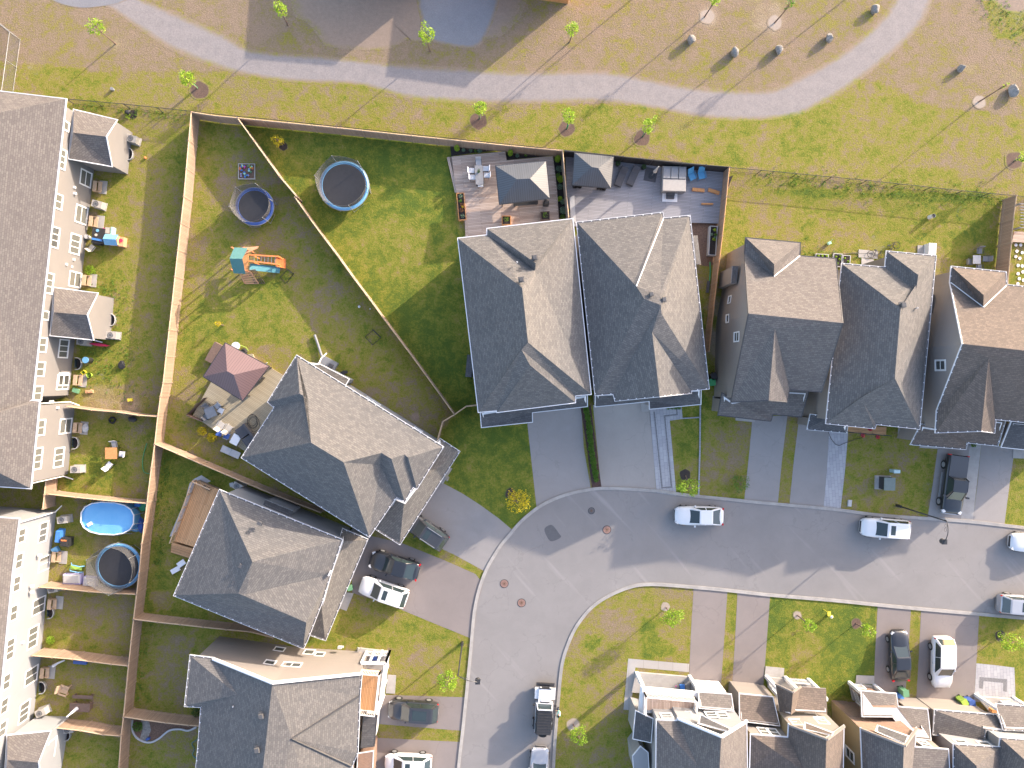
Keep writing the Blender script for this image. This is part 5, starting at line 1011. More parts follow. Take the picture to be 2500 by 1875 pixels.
fence('tan wooden fence on the right edge beside the stepping-stone yard', PL([13, (2150, 60), (2125, 260), (2107, 460), (2090, 640), (2078, 800)], H1))
def chain(label, pts, h=1.2, step=3.0, posts='dark_metal'):
    root = thing('chain_link_fence', label, 'fence', Vector((pts[0].x, pts[0].y, 0)), group='chain link fences around the park'); ms = MB(); tp = MB(); p0 = None
    for a, b in zip(pts, pts[1:]):
        A = Vector((a.x, a.y, 0)); B = Vector((b.x, b.y, 0)); L = (B-A).length; k = max(1, round(L/step)); U = Vector((0, 0, h))
        ms.face([A, B, B+U, A+U])
        for i in range(k+(b is pts[-1])):
            q = A.lerp(B, i/k)-ORG[root.name]
            if p0 is None: p0 = o_ = MB().tube([Vector(), U*1.03], .035, 6).build('post', posts, root, world=False)
            else: o_ = p0.copy(); COL.objects.link(o_); o_.parent = root
            o_.location = q
    ms.build('mesh', 'chain_mesh', root, weld=True); tp.tube([Vector((p.x, p.y, h)) for p in pts], .028, 6).build('top_rail', posts, root, weld=True); MB().tube([Vector((p.x, p.y, .06)) for p in pts], .012, 4).build('bottom_wire', posts, root)
chain('long black chain link fence between the park and the backyards', PL([0, (555, 832), (1040, 875), (1600, 935), (2000, 980), 1, (0, 990), (840, 1080), (1660, 1165), 2, (450, 1262), (970, 1318), (1500, 1372), (1880, 1412), 3, (0, 1435), (890, 1520), (1700, 1608), (2155, 1650), (3000, 1740)], 1.25))
chain('galvanised chain link fence corner at the upper left edge of the park', PL([0, (-500, -200), (80, 270), (48, 508), (12, 765)], 1.5), 1.5, 2.6, 'galvanised')

# ================================================================== PLANTS
def tree(label, base, top, rad, leaf='leaf_lime', n=260, mulch=0.0, guard=None, cat='tree', name='young_tree', group='young staked trees', size=.17, mul='mulch_red', seed=0, tall=None, bare=False, spread=5):
    """base = (k,x,y) on the ground; top = (k,x,y,h): middle of the crown"""
    rng = random.Random(seed or hash(label) % 9999); b = P(*base[:3]); c = P(*top)
    root = thing(name, label, cat, b, group=group); tr = MB(); n = int(n*1.9); size *= .92; hh = c.z+rad[2]*.8
    lean = Vector((c.x, c.y, 0))-Vector((b.x, b.y, 0)); tip = b+lean*1.02+Vector((0, 0, hh))
    mid = b.lerp(tip, .5)+Vector((rng.uniform(-.08, .08), rng.uniform(-.08, .08), 0))
    tr.tube([b, mid, tip], .05+.006*c.z, 7, r2=.012)
    br = []
    for i in range(spread+4):
        t = rng.uniform(.35, .95); s_ = mid.lerp(tip, max(0, t*2-1)) if t > .5 else b.lerp(mid, t*2)
        a = rng.uniform(0, 6.28); L = rng.uniform(.5, 1.0); e = Vector((c.x+math.cos(a)*rad[0]*L, c.y+math.sin(a)*rad[1]*L, c.z+rng.uniform(-.5, .7)*rad[2]))
        br.append(e); tr.tube([s_, s_.lerp(e, .5)+Vector((0, 0, .08)), e], .02, 5, r2=.006)
    tr.build('trunk', 'bark', root)
    cr = MB()
    if not bare:
        for e in br: cr.leaves(e, (rad[0]*.42, rad[1]*.42, rad[2]*.40), int(n/len(br)*.62), size, rng=rng, hollow=.1)
        cr.leaves(c, rad, int(n*.38), size, rng=rng, hollow=.2)
    else: cr.leaves(c, rad, 14, size, rng=rng)
    cr.build('crown', leaf, root)
    if guard: MB().cyl(b, .075, guard, 10).build('trunk_guard', 'green_plastic', root)
    return root
def mulch_ring(k, x, y, r, mt='mulch_red', z=.018, name='mulch_ring', seed=3):
    rng = random.Random(seed+x); c = P(k, x, y, z); pts = circ(c, r, 12, .10, rng)
    o = patch(name, pts, mt, z, rings=((1.0, 0), (.8, .7), (.55, 1), (.0, 1)), sm=3); return o
gravelish('bark_mulch', (0.16, 0.10, 0.075), (0.075, 0.05, 0.04), 9); gravelish('dark_mulch', (0.05, 0.04, 0.036), (0.03, 0.024, 0.022), 9); gravelish('sand_ring', (0.37, 0.31, 0.26), (0.29, 0.24, 0.20), 7)
for k, x, y, r, m_ in ((0, 1685, 760, .92, 'bark_mulch'), (1, 1895, 1020, .92, 'bark_mulch'), (2, 498, 1085, .88, 'bark_mulch'), (2, 1130, 1165, .85, 'bark_mulch'), (3, 2130, 1355, .98, 'bark_mulch'), (1, 248, 1235, .45, 'dark_mulch'),
     (21, 2165, 985, .60, 'dark_mulch'), (22, 1495, 825, .62, 'dark_mulch'), (32, 550, 1295, .68, 'sand_ring'), (33, 300, 370, .42, 'sand_ring'), (33, 795, 440, .55, 'bark_mulch'), (33, 2010, 545, .6, 'dark_mulch'), (0, 1120, 965, .5, 'dark_mulch'), (2, 1680, 140, .75, 'sand_ring'), (3, 110, 190, .75, 'sand_ring'), (3, 1835, 860, .70, 'sand_ring'), (32, 1330, 300, .5, 'sand_ring')):
    mulch_ring(k, x, y, r, m_)
T = tree
T('lime young tree standing alone in the dry grass at the upper left of the park', (0, 975, 370), (0, 815, 235, 3.5), (.75, .55, .9), n=150)
T('young lime tree with green trunk guard in a mulch ring left of the corner fence', (0, 1665, 745), (0, 1580, 665, 3.0), (.62, .62, .9), n=200, guard=.9)
T('slim lime tree in the big shadow at the top left of the centre', (1, 285, 212), (1, 222, 75, 4.2), (.48, .48, 1.2), n=170)
T('lime young tree in front of the grey gravel circle', (1, 1485, 435), (1, 1460, 285, 4.2), (.62, .62, 1.3), n=240)
T('young tree in a mulch ring below the path, left of the two others like it', (1, 1905, 1000), (1, 1908, 918, 2.8), (.55, .55, .9), n=200, guard=.9)
T('slim lime tree standing where the block shadow ends above the path', (2, 520, 355), (2, 545, 245, 4.0), (.52, .52, 1.0), n=170)
T('young tree with bright green trunk guard in the middle mulch ring below the path', (2, 498, 1085), (2, 515, 980, 3.2), (.58, .58, .95), n=210, guard=1.1)
T('young tree leaning right over its mulch ring, nearest to the grey deck', (2, 1140, 1150), (2, 1190, 1065, 3.0), (.62, .62, 1.0), n=220, guard=.8)
T('thin leaning young tree at the top edge left of the row of boulders', (2, 1660, 142), (2, 1760, -10, 4.0), (.5, .5, .9), n=90)
T('nearly bare thin tree in a pale sand ring at the top, right of the boulders', (3, 110, 190), (3, 235, 30, 4.4), (.35, .35, .9), 'leaf_green', n=60)
T('bare leaning sapling in a pale sand ring at the far right of the park', (3, 1830, 860), (3, 2060, 715, 4.2), (.2, .2, .5), n=10, bare=True)
T('young tree with green trunk guard in the mulch ring at the right edge', (3, 2130, 1360), (3, 2230, 1320, 2.6), (.5, .5, .8), n=120, guard=.9)
T('tall thin tree just above the top edge that throws a long shadow toward the path', (2, 1150, -90), (2, 1170, -260, 5.0), (.5, .5, .9), n=120)
T('tall thin tree just above the top edge that throws a long shadow toward the boulders', (3, 800, -80), (3, 850, -230, 5.0), (.5, .5, .9), n=120)
T('small yellow-green shrub tree in a dark ring beside the upper trampoline', (1, 245, 1230), (1, 200, 1180, 1.0), (.5, .5, .45), 'leaf_yellow', n=150, group=None, name='shrub', cat='shrub', size=.13)
T('bright yellow tree on the lawn by the bend of the road', (21, 2175, 990), (22, 80, 1055, 2.3), (1.05, 1.05, .8), 'leaf_yellow', n=420, group=None, size=.16, spread=12)
T('light green young tree beside the paved front walk', (22, 1500, 835), (22, 1520, 935, 2.2), (.95, .85, .9), n=330, size=.15, spread=8)
T('low feathery green bush at the drive corner on the narrow house lawn', (22, 1960, 900), (22, 1960, 900, .7), (.8, .75, .45), 'leaf_green', n=260, group=None, name='bush', cat='bush', size=.13)
T('round lime tree beside the lower street lamp', (31, 1640, 880), (31, 1640, 915, 2.2), (.85, .9, .8), n=420, size=.16)
T('lime green tree near the driveway on the rounded corner lawn', (32, 1335, 305), (32, 1395, 385, 2.4), (.95, .75, .8), n=360, size=.16, spread=9)
T('lime green tree below its pale ring beside the white jeep', (32, 550, 1290), (32, 600, 1385, 2.2), (.75, .85, .8), n=280, size=.16, spread=8)
T('small lime tree left of the yellow hydrant on the lower lawn', (33, 300, 370), (33, 400, 455, 2.6), (.55, .6, .7), n=130)
T('small lime tree beside its red mulch ring on the lower lawn', (33, 795, 440), (33, 900, 500, 2.4), (.6, .55, .7), n=150)
T('spreading lime tree at the right edge of the lower lawn', (33, 2010, 545), (33, 2120, 590, 2.3), (1.1, .8, .8), n=300, spread=9)
T('tiny yellow sapling with a white guard in the playset yard', (10, 1885, 1155), (10, 1835, 1140, .9), (.35, .25, .3), 'leaf_yellow', n=70, size=.12)
def shrub(label, k, x, y, r, hgt, leaf, n=120, group=None, size=.1, name='shrub'):
    b = P(k, x, y, hgt*.5); b.z = 0; root = thing(name, label, 'shrub', b, group=group); st = MB()
    for i in range(5): a = i*1.256; st.tube([b, b+Vector((math.cos(a)*r*.5, math.sin(a)*r*.5, hgt*.8))], .012, 4, r2=.005)
    st.build('stem', 'bark', root)
    MB().leaves(b+Vector((0, 0, hgt*.5)), (r, r, hgt*.5), int(n*2.2), size, hollow=.15).build('foliage', leaf, root); return root
ORD = 'first second third fourth fifth sixth seventh eighth ninth tenth eleventh twelfth thirteenth fourteenth fifteenth sixteenth seventeenth last'.split()
G = 'row of clipped bushes between the two central driveways'; box0 = None
spots = [(660, 262), (662, 292), (672, 325), (676, 352), (680, 392), (688, 425), (688, 465), (692, 500), (697, 540), (703, 575), (702, 605), (710, 650), (716, 690), (722, 722), (726, 762), (738, 802), (740, 835), (745, 868)]
for i, (x, y) in enumerate(spots):
    lab = 'clipped green bush, %s from the house end of the hedge row between the central driveways' % ORD[i]
    if i == 0: box0 = shrub(lab, 22, x, y, .29, .55, 'leaf_box', 170, G, .085, 'hedge_bush')
    else: copytree(box0, Vector((*P(22, x, y, .27).xy, 0)), i*1.3, lab, scale=.88+.26*random.random())
for lab, k, x, y, r, h, lf, n in (('small cone-shaped lime evergreen at the left end of the brown deck bed', 1, 1712, 1250, .24, 1.3, 'leaf_lime', 150), ('low grey-green plant beside the cone evergreen in the deck bed', 1, 1768, 1265, .18, .3, 'leaf_blue', 50),
   ('low plant in the middle of the triangular deck bed', 1, 1828, 1270, .15, .25, 'leaf_blue', 35), ('darker low plant in the triangular deck bed', 1, 1868, 1272, .13, .2, 'leaf_green', 35), ('leafy green plant at the right end of the triangular deck bed', 1, 1905, 1272, .22, .3, 'leaf_blue', 60),
   ('cone-shaped lime evergreen in the notch of the brown deck', 1, 2163, 1290, .24, 1.3, 'leaf_lime', 150), ('low grey-green plant right of the notch evergreen', 2, 80, 1312, .2, .3, 'leaf_blue', 60), ('tiny plant in the bed behind the gazebo', 2, 150, 1312, .12, .2, 'leaf_green', 30),
   ('cone evergreen at the top of the narrow bed beside the brown deck', 2, 420, 1340, .28, 1.3, 'leaf_lime', 170), ('grey-green hosta below the cone evergreen of the narrow bed', 2, 432, 1425, .33, .35, 'leaf_blue', 90), ('dark green shrub in the narrow bed beside the brown deck', 2, 425, 1478, .22, .5, 'leaf_green', 80),
   ('round bright lime shrub in the narrow bed beside the brown deck', 2, 443, 1510, .33, .6, 'leaf_lime', 170), ('green leafy plant below the round lime shrub', 2, 440, 1575, .28, .4, 'leaf_blue', 90), ('small round lime shrub nearer the house in the narrow bed', 12, 440, 88, .25, .5, 'leaf_lime', 100),
   ('pale green plant leaning to the dark fence in the narrow bed', 12, 465, 110, .28, .4, 'leaf_blue', 90), ('large leafy plant at the house end of the narrow bed', 12, 468, 185, .36, .5, 'leaf_blue', 130), ('dark plant at the very end of the narrow bed', 12, 462, 240, .24, .3, 'leaf_green', 70),
   ('yellow-green shrub against the dark fence on the grey deck side', 12, 522, 185, .14, .5, 'leaf_lime', 50),
   ('left one of the two yellow bushes beside the tan deck', 20, 1705, 460, .46, .8, 'leaf_yellow', 190), ('right one of the two yellow bushes beside the tan deck', 20, 1785, 512, .44, .8, 'leaf_yellow', 190),
   ('dark leafy shrub at the fence end by the beige bottom house', 30, 1660, 1185, .48, .8, 'leaf_dark', 170), ('green bush in the curved garden bed', 30, 1160, 1310, .5, .4, 'leaf_green', 190), ('bright weedy clump at the wall of the white townhouse', 30, 425, 580, .4, .5, 'leaf_lime', 140), ('weedy clump beside the wooden steps of the stucco row', 10, 760, 690, .5, .35, 'leaf_lime', 150),
   ('small green bush poking out beside the black pickup drive', 23, 1790, 575, .25, .3, 'leaf_green', 60), ('overgrown plant inside the dark bag by the park fence', 0, 1075, 978, .25, .4, 'leaf_lime', 50), ('green bush beside the light well by the white hydrant lawn', 33, 2010, 545, .25, .4, 'leaf_green', 50)):
    shrub(lab, k, x, y, r, h, lf, n)
# weeds along the foot of the fences: nobody could count them
wd = MB(); rng = random.Random(5)
for seg, dens, r in (([0, (560, 890), (900, 925), (1600, 1000)], 9, .35), ([3, (0, 1495), (560, 1560), (1100, 1610), (1700, 1640), 13, (2020, 110)], 14, .55), ([10, (800, 1000), (960, 1050), (1040, 1500)], 16, .8), ([10, (760, 1500), (1000, 1600)], 26, .9), ([10, (820, 700), (1000, 1000)], 20, .7), ([30, (1200, 560), (1180, 1100)], 12, .5), ([20, (1400, 640), (1340, 1600)], 12, .35), ([13, (100, 460), (560, 560), (830, 600)], 10, .35), ([12, (1640, 1000), (1660, 1250)], 12, .25), ([20, (1010, 100), (1300, 250)], 8, .7), ([3, (1900, 60), (2000, 120), (2212, 230)], 26, .9)):
    p = PL(seg)
    for a, b in zip(p, p[1:]):
        for _ in range(int((b-a).length*dens)):
            q = a.lerp(b, rng.random())+Vector((rng.gauss(0, r), rng.gauss(0, r), 0)); wd.leaves(q+Vector((0, 0, .06)), (.10, .10, .08), 6, .10, rng=rng)
tag(wd.build('weeds', 'leaf_green'), 'loose green weeds growing along the fence feet and house walls', 'weeds', kind='stuff')
# ================================================================== VEHICLES
def paint(name, c, metal=0.0): return mat(name, c, 0.28, 0.03, 2, metal=metal, coat=0.8).name
paint('paint_white', (0.68, 0.69, 0.71)); paint('paint_black', (0.018, 0.02, 0.026)); paint('paint_grey', (0.19, 0.20, 0.22), .2); paint('paint_silver', (0.40, 0.41, 0.44), .4); paint('paint_dark_grey', (0.04, 0.042, 0.048), .1)
mat('tail_red', (0.5, 0.01, 0.015), 0.25, 0.05); mat('head_lamp', (0.55, 0.57, 0.6), 0.15, 0.1)
KIND = {
 'sedan': dict(st=[(-.5, .66, .72), (-.485, .82, .90), (-.43, .92, 1.0), (-.3, .98, 1.0), (-.1, 1, .97), (.12, 1, .96), (.24, .98, .95), (.37, .95, .87), (.455, .84, .76), (.49, .68, .66), (.5, .5, .58)], g=(-.42, -.24, .03, .22), H=1.44, rw=.74),
 'suv':   dict(st=[(-.5, .76, .85), (-.49, .88, 1.02), (-.43, .95, 1.06), (-.3, .99, 1.05), (-.1, 1, 1.03), (.12, 1, 1.02), (.25, .98, 1.03), (.38, .95, .97), (.46, .84, .85), (.49, .70, .72), (.5, .5, .62)], g=(-.485, -.40, .06, .25), H=1.66, rw=.76),
 'hatch': dict(st=[(-.5, .72, .8), (-.49, .86, .98), (-.43, .94, 1.02), (-.3, .99, 1.0), (-.1, 1, .98), (.14, 1, .97), (.29, .97, .96), (.39, .92, .88), (.46, .78, .76), (.49, .62, .66), (.5, .4, .58)], g=(-.475, -.36, .11, .30), H=1.52, rw=.76),
}
def wheels(root, L, W, r=.34, xs=(-.29, .31), wd=.24, out=.0):
    for sx in xs:
        for sy in (-1, 1):
            y = sy*(W/2-wd/2+.01+out); ty = MB(); n = 22
            ty.tube([Vector((sx*L, y-wd/2, r)), Vector((sx*L, y+wd/2, r))], r, n); t = ty.build('wheel', 'rubber', root, world=False)
            rm = MB(); rm.tube([Vector((sx*L, y+sy*(wd/2-.02), r)), Vector((sx*L, y+sy*(wd/2+.015), r))], r*.62, 14)
            rm.build('rim', 'galvanised', t, world=False)
def car(label, k, rear, front, paintm, kind='sedan', L=4.65, W=1.84, sunroof=0, roofm=None, h=.6, anchor=None, cat='car', name='parked_car', rack=False):
    a, b = P(k, *rear, h), P(k, *front, h); d = (b-a); d.z = 0; dn = d.normalized(); c = (a+b)/2
    if anchor == 'rear': c = a+dn*L/2
    if anchor == 'front': c = b-dn*L/2
    c.z = 0.012; K = KIND[kind]; H = K['H']
    root = thing(name, label, cat, c, math.atan2(dn.y, dn.x), 'cars parked on the street and drives')
    bd = MB(); rings = []
    for u, w, zt in K['st']:
        w2 = W/2*w; x = u*L; rings.append([Vector((x, s*y*w2, z)) for y, z, s in ((.86, .24, -1), (.98, .42, -1), (1.0, zt*.72, -1), (.93, zt*.93, -1), (.80, zt, -1), (.4, zt+.035, -1), (0, zt+.045, 1), (.4, zt+.035, 1), (.80, zt, 1), (.93, zt*.93, 1), (1.0, zt*.72, 1), (.98, .42, 1), (.86, .24, 1))])
    for A, B in zip(rings, rings[1:]):
        for j in range(len(A)-1): bd.face([A[j], B[j], B[j+1], A[j+1]])
        bd.face([A[-1], B[-1], B[0], A[0]])
    bd.face(rings[0]); bd.face(rings[-1][::-1]); body = bd.build('body', paintm, root, world=False, smooth=True)
    for p in body.data.polygons: p.use_smooth = True
    x0, x1, x2, x3 = [v*L for v in K['g']]; rw = W/2*K['rw']; bw = W/2*.90; zb = 1.0 if kind == 'sedan' else 1.05; f = .93
    zb -= .02
    LB = [Vector((x0, -bw*f, zb+.02)), Vector((x0+.25, -bw, zb)), Vector((x3-.35, -bw, zb-.03)), Vector((x3, -bw*.80, zb-.04)), Vector((x3, bw*.80, zb-.04)), Vector((x3-.35, bw, zb-.03)), Vector((x0+.25, bw, zb)), Vector((x0, bw*f, zb+.02))]
    UT = [Vector((x1, -rw*.93, H-.05)), Vector((x1+.2, -rw, H-.02)), Vector((x2-.15, -rw, H-.03)), Vector((x2, -rw*.90, H-.06)), Vector((x2, rw*.90, H-.06)), Vector((x2-.15, rw, H-.03)), Vector((x1+.2, rw, H-.02)), Vector((x1, rw*.93, H-.05))]
    nm = {7: 'rear_window', 0: None, 1: 'side_window', 2: None, 3: 'windshield', 4: None, 5: 'side_window', 6: None}
    pil = MB(); roofz = MB()
    for i in range(8):
        j = (i+1) % 8; q = [LB[i], LB[j], UT[j], UT[i]]
        if nm[i]:
            m = MB(); ins = [q[0].lerp(q[2], .02), q[1].lerp(q[3], .02), q[2].lerp(q[0], .02), q[3].lerp(q[1], .02)]; m.face(q); o = m.build(nm[i], 'car_glass', root, world=False)
            if nm[i] == 'side_window':
                mm = (q[0]+q[1])/2; mt_ = (q[2]+q[3])/2; MB().bar(mm, mt_, .07, .03).build('door_pillar', paintm, o, world=False)
        else: pil.face(q)
    for a_, b_ in ((0, 0), (3, 3), (4, 4), (7, 7)): roofz.bar(LB[a_], UT[b_], .07, .05)
    for f_ in range(len(pil.f)): roofz.face([pil.v[i] for i in pil.f[f_]])
    cen = Vector((0, 0, 0)); top = [p+Vector((0, 0, .02)) for p in UT]; mid = [Vector((p.x*.86+(x1+x2)/2*.14, p.y*.80, H+.01)) for p in UT]
    for i in range(8): j = (i+1) % 8; roofz.face([UT[i], UT[j], top[j], top[i]]); roofz.face([top[i], top[j], mid[j], mid[i]])
    roofz.face(mid); roofz.build('roof', roofm or paintm, root, world=False, weld=True)
    if sunroof:
        xm = x2-.30-sunroof/2; MB().box((xm, 0, H+.012), (sunroof, rw*1.25, .02)).build('sunroof', 'car_glass', root, world=False)
    if rack:
        for s in (-1, 1): MB().bar((x1+.25, s*rw*.88, H+.05), (x2-.2, s*rw*.88, H+.05), .05).build('roof_rail', 'galvanised', root, world=False)
    for s in (-1, 1):
        MB().box((L*.452, s*W*.345, .70), (.30, .24, .14), rz=-s*.5).build('headlight', 'head_lamp', root, world=False)
        MB().box((-L*.474, s*W*.385, .86), (.13, .24, .15), rz=s*.5).build('taillight', 'tail_red', root, world=False)
        MB().box((x3-.55, s*(W/2+.03), 1.0), (.12, .18, .12), rz=-s*.2).build('mirror', paintm, root, world=False)
        MB().box((.0, s*(W/2+.003), .78), (.16, .02, .03)).build('door_handle', 'galvanised', root, world=False)
    MB().box((L*.496, 0, .52), (.06, W*.55, .22)).build('grille', 'black_plastic', root, world=False)
    MB().box((-L*.5, 0, .55), (.02, .5, .13)).build('number_plate', 'light_grey', root, world=False)
    wheels(root, L, W, .33 if kind != 'suv' else .36); return root
car('white sedan without sunroof parked at the top kerb right after the bend', 22, (1818, 1175), (1403, 1168), 'paint_white', 'sedan', 4.6, 1.82)
car('white crossover with black sunroof parked at the top kerb below the utility box', 23, (1243, 1290), (828, 1262), 'paint_white', 'suv', 4.6, 1.86, .45)
car('white car half out of the frame at the right end of the top kerb', 23, (2510, 1420), (2093, 1388), 'paint_white', 'sedan', 4.6, 1.84, anchor='front')
car('silver car with red tail lights leaving the frame at the lower kerb on the right', 33, (1993, 265), (2410, 295), 'paint_silver', 'suv', 4.6, 1.84, .7, anchor='rear')
car('grey crossover with roof rails tucked under the garage roof of the upper diagonal house', 21, (1615, 1410), (1270, 1180), 'paint_dark_grey', 'suv', 4.45, 1.84, .5, anchor='rear', rack=True)
car('black sedan parked beside the white crossover on the diagonal drive', 21, (1385, 1645), (990, 1535), 'paint_black', 'sedan', 4.75, 1.86, 0)
car('white crossover with sunroof parked at the grass edge of the diagonal drive', 31, (1288, 230), (905, 105), 'paint_white', 'suv', 4.6, 1.86, .42)
car('grey crossover with wide panoramic roof on the upper short drive below the round tree', 31, (1558, 1185), (1132, 1158), 'paint_dark_grey', 'suv', 4.7, 1.88, 1.3)
car('white hatchback cut by the bottom edge on the lowest drive', 31, (1500, 1625), (1103, 1610), 'paint_white', 'hatch', 4.4, 1.82, .45)
car('light grey car behind the white jeep at the bottom edge', 32, (245, 1900), (275, 1482), 'paint_silver', 'sedan', 4.6, 1.82, anchor='front')
car('shiny dark blue-black sedan on the narrower lower right drive', 33, (1160, 925), (1152, 492), 'paint_black', 'sedan', 4.8, 1.86)
car('white hatchback on the wide lower right drive', 33, (1520, 538), (1512, 990), 'paint_white', 'suv', 4.85, 1.95)
# boxy off-roader with soft top
def jeep():
    a, b = P(32, 290, 1372, .7), P(32, 318, 935, .7); d = b-a; dn = d.normalized(); c = (a+b)/2; c.z = .012; L, W = 4.7, 1.6
    root = thing('off_roader', 'white off-roader with black ribbed soft top parked at the inner kerb', 'car', c, math.atan2(dn.y, dn.x), 'cars parked on the street and drives')
    m = MB(); hood = [Vector((x, y, z)) for x, y, z in ((.55, -.72, 1.12), (2.0, -.58, 1.05), (2.0, .58, 1.05), (.55, .72, 1.12))]
    m.box((-.75, 0, .78), (2.7, W, .62)); m.box((1.27, 0, .82), (1.46, 1.24, .5), taper=.96); m.box((1.25, 0, 1.075), (1.44, .9, .05), taper=.8)
    body = m.build('body', 'paint_white', root, world=False, weld=False)
    for s in (-1, 1): MB().box((1.42, s*.76, .86), (1.05, .42, .09), taper=.9).box((1.90, s*.76, .76), (.12, .42, .16)).build('fender', 'paint_white', root, world=False); MB().box((-1.45, s*.84, .86), (.95, .18, .08)).build('fender', 'black_plastic', root, world=False)
    MB().box((2.2, 0, .62), (.26, 1.7, .22)).box((2.3, 0, .8), (.06, 1.1, .06)).build('front_bumper', 'black_plastic', root, world=False)
    MB().box((-2.15, 0, .58), (.2, 1.6, .2)).build('rear_bumper', 'black_plastic', root, world=False)
    MB().box((2.0, 0, .95), (.08, 1.15, .34)).build('grille', 'black_plastic', root, world=False)
    for s in (-1, 1): MB().tube([Vector((2.02, s*.45, .98)), Vector((2.08, s*.45, .98))], .1, 12).build('headlight', 'head_lamp', root, world=False); MB().box((-2.1, s*.72, .95), (.08, .14, .25)).build('taillight', 'tail_red', root, world=False); MB().box((.5, s*.98, 1.2), (.12, .24, .2)).build('mirror', 'black_plastic', root, world=False)
    ws = MB(); ws.face([Vector(p) for p in ((.60, -.68, 1.12), (.60, .68, 1.12), (.30, .64, 1.72), (.30, -.64, 1.72))]); w = ws.build('windshield', 'car_glass', root, world=False)
    fr = MB(); fr.bar((.61, -.70, 1.12), (.31, -.66, 1.74), .07); fr.bar((.61, .70, 1.12), (.31, .66, 1.74), .07); fr.bar((.31, -.66, 1.74), (.31, .66, 1.74), .08); fr.bar((.62, -.7, 1.12), (.62, .7, 1.12), .06); fr.build('windshield_frame', 'paint_white', w, world=False)
    MB().box((.74, 0, 1.13), (.09, .92, .02)).build('vent', 'black_plastic', root, world=False)
    tp = MB(); A = [Vector((x, y, z)) for x, y, z in ((.27, -.66, 1.74), (.27, .66, 1.74), (-2.0, .66, 1.76), (-2.0, -.66, 1.76))]; B = [Vector((x, y, 1.1)) for x, y in ((.3, -.77), (.3, .77), (-2.1, .77), (-2.1, -.77))]
    tp.face(A); [tp.face([B[i], B[(i+1) % 4], A[(i+1) % 4], A[i]]) for i in range(4)]
    for i in range(9): x = .15-i*.26; tp.bar((x, -.64, 1.765), (x, .64, 1.765), .05, .03)
    tp.build('soft_top', 'black_plastic', root, world=False)
    for s in (-1, 1):
        for x0 in (-.55, -1.55): MB().box((x0, s*.745, 1.42), (.75, .02, .42), rx=s*.17).build('side_window', 'car_glass', root, world=False)
    MB().tube([Vector((-2.2, 0, 1.0)), Vector((-2.42, 0, 1.0))], .38, 20).build('spare_wheel', 'rubber', root, world=False)
    wheels(root, 4.7, 1.9, .42, (-.31, .31), .28)
jeep()
def pickup():
    a, b = P(23, 1655, 668, .8), P(23, 1592, 1148, .8); d = b-a; dn = d.normalized(); c = (a+b)/2; c.z = .012; L, W = 5.6, 1.98
    root = thing('pickup_truck', 'black pickup truck with covered bed on the drive of the brown-roofed house', 'pickup truck', c, math.atan2(dn.y, dn.x), 'cars parked on the street and drives')
    st = [(-2.8, .93, 1.02), (-2.7, .97, 1.05), (-1.0, 1, 1.06), (.2, 1, 1.06), (1.0, .99, 1.08), (2.0, .97, 1.05), (2.5, .9, .98), (2.72, .78, .86), (2.8, .6, .7)]; m = MB(); rr = []
    for x, w, zt in st:
        w2 = W/2*w; rr.append([Vector((x, s*y*w2, z)) for y, z, s in ((.9, .36, -1), (1, .6, -1), (1, .9, -1), (.93, zt-.02, -1), (.7, zt+.02, -1), (0, zt+.05, 1), (.7, zt+.02, 1), (.93, zt-.02, 1), (1, .9, 1), (1, .6, 1), (.9, .36, 1))])
    for A, B in zip(rr, rr[1:]):
        for j in range(len(A)): m.face([A[j], B[j], B[(j+1) % len(A)], A[(j+1) % len(A)]])
    m.face(rr[0]); m.face(rr[-1][::-1]); m.build('body', 'paint_black', root, world=False, smooth=True)
    MB().box((-1.75, 0, 1.12), (1.95, 1.72, .07)).build('bed_cover', 'paint_dark_grey', root, world=False)
    lo = [Vector(p) for p in ((-.7, -.86, 1.06), (1.15, -.86, 1.06), (1.45, -.72, 1.06), (1.45, .72, 1.06), (1.15, .86, 1.06), (-.7, .86, 1.06))]; up = [Vector(p) for p in ((-.5, -.70, 1.78), (.5, -.70, 1.78), (.62, -.62, 1.75), (.62, .62, 1.75), (.5, .70, 1.78), (-.5, .70, 1.78))]
    for i, nm in ((0, 'side_window'), (2, 'windshield'), (4, 'side_window'), (5, 'rear_window')): j = (i+1) % 6; MB().face([lo[i], lo[j], up[j], up[i]]).build(nm, 'car_glass', root, world=False)
    pp = MB(); 
    for i in (1, 3): pp.face([lo[i], lo[i+1], up[i+1], up[i]])
    for i in (0, 2, 3, 5): pp.bar(lo[i], up[i], .09)
    pp.face([p+Vector((0, 0, .02)) for p in up]); pp.build('cab', 'paint_black', root, world=False)
    for s in (-1, 1):
        MB().box((2.58, s*.78, .88), (.3, .3, .2), rz=-s*.4).build('headlight', 'head_lamp', root, world=False); MB().box((-2.78, s*.86, .9), (.1, .2, .35)).build('taillight', 'tail_red', root, world=False); MB().box((1.1, s*1.14, 1.2), (.16, .26, .22)).build('mirror', 'paint_black', root, world=False)
        MB().box((0.2, s*1.03, .38), (2.4, .16, .05)).build('side_step', 'galvanised', root, world=False)
    MB().box((2.8, 0, .62), (.1, 1.5, .3)).build('grille', 'galvanised', root, world=False)
    wheels(root, 5.6, 2.0, .41, (-.31, .32), .27, .03)
pickup()
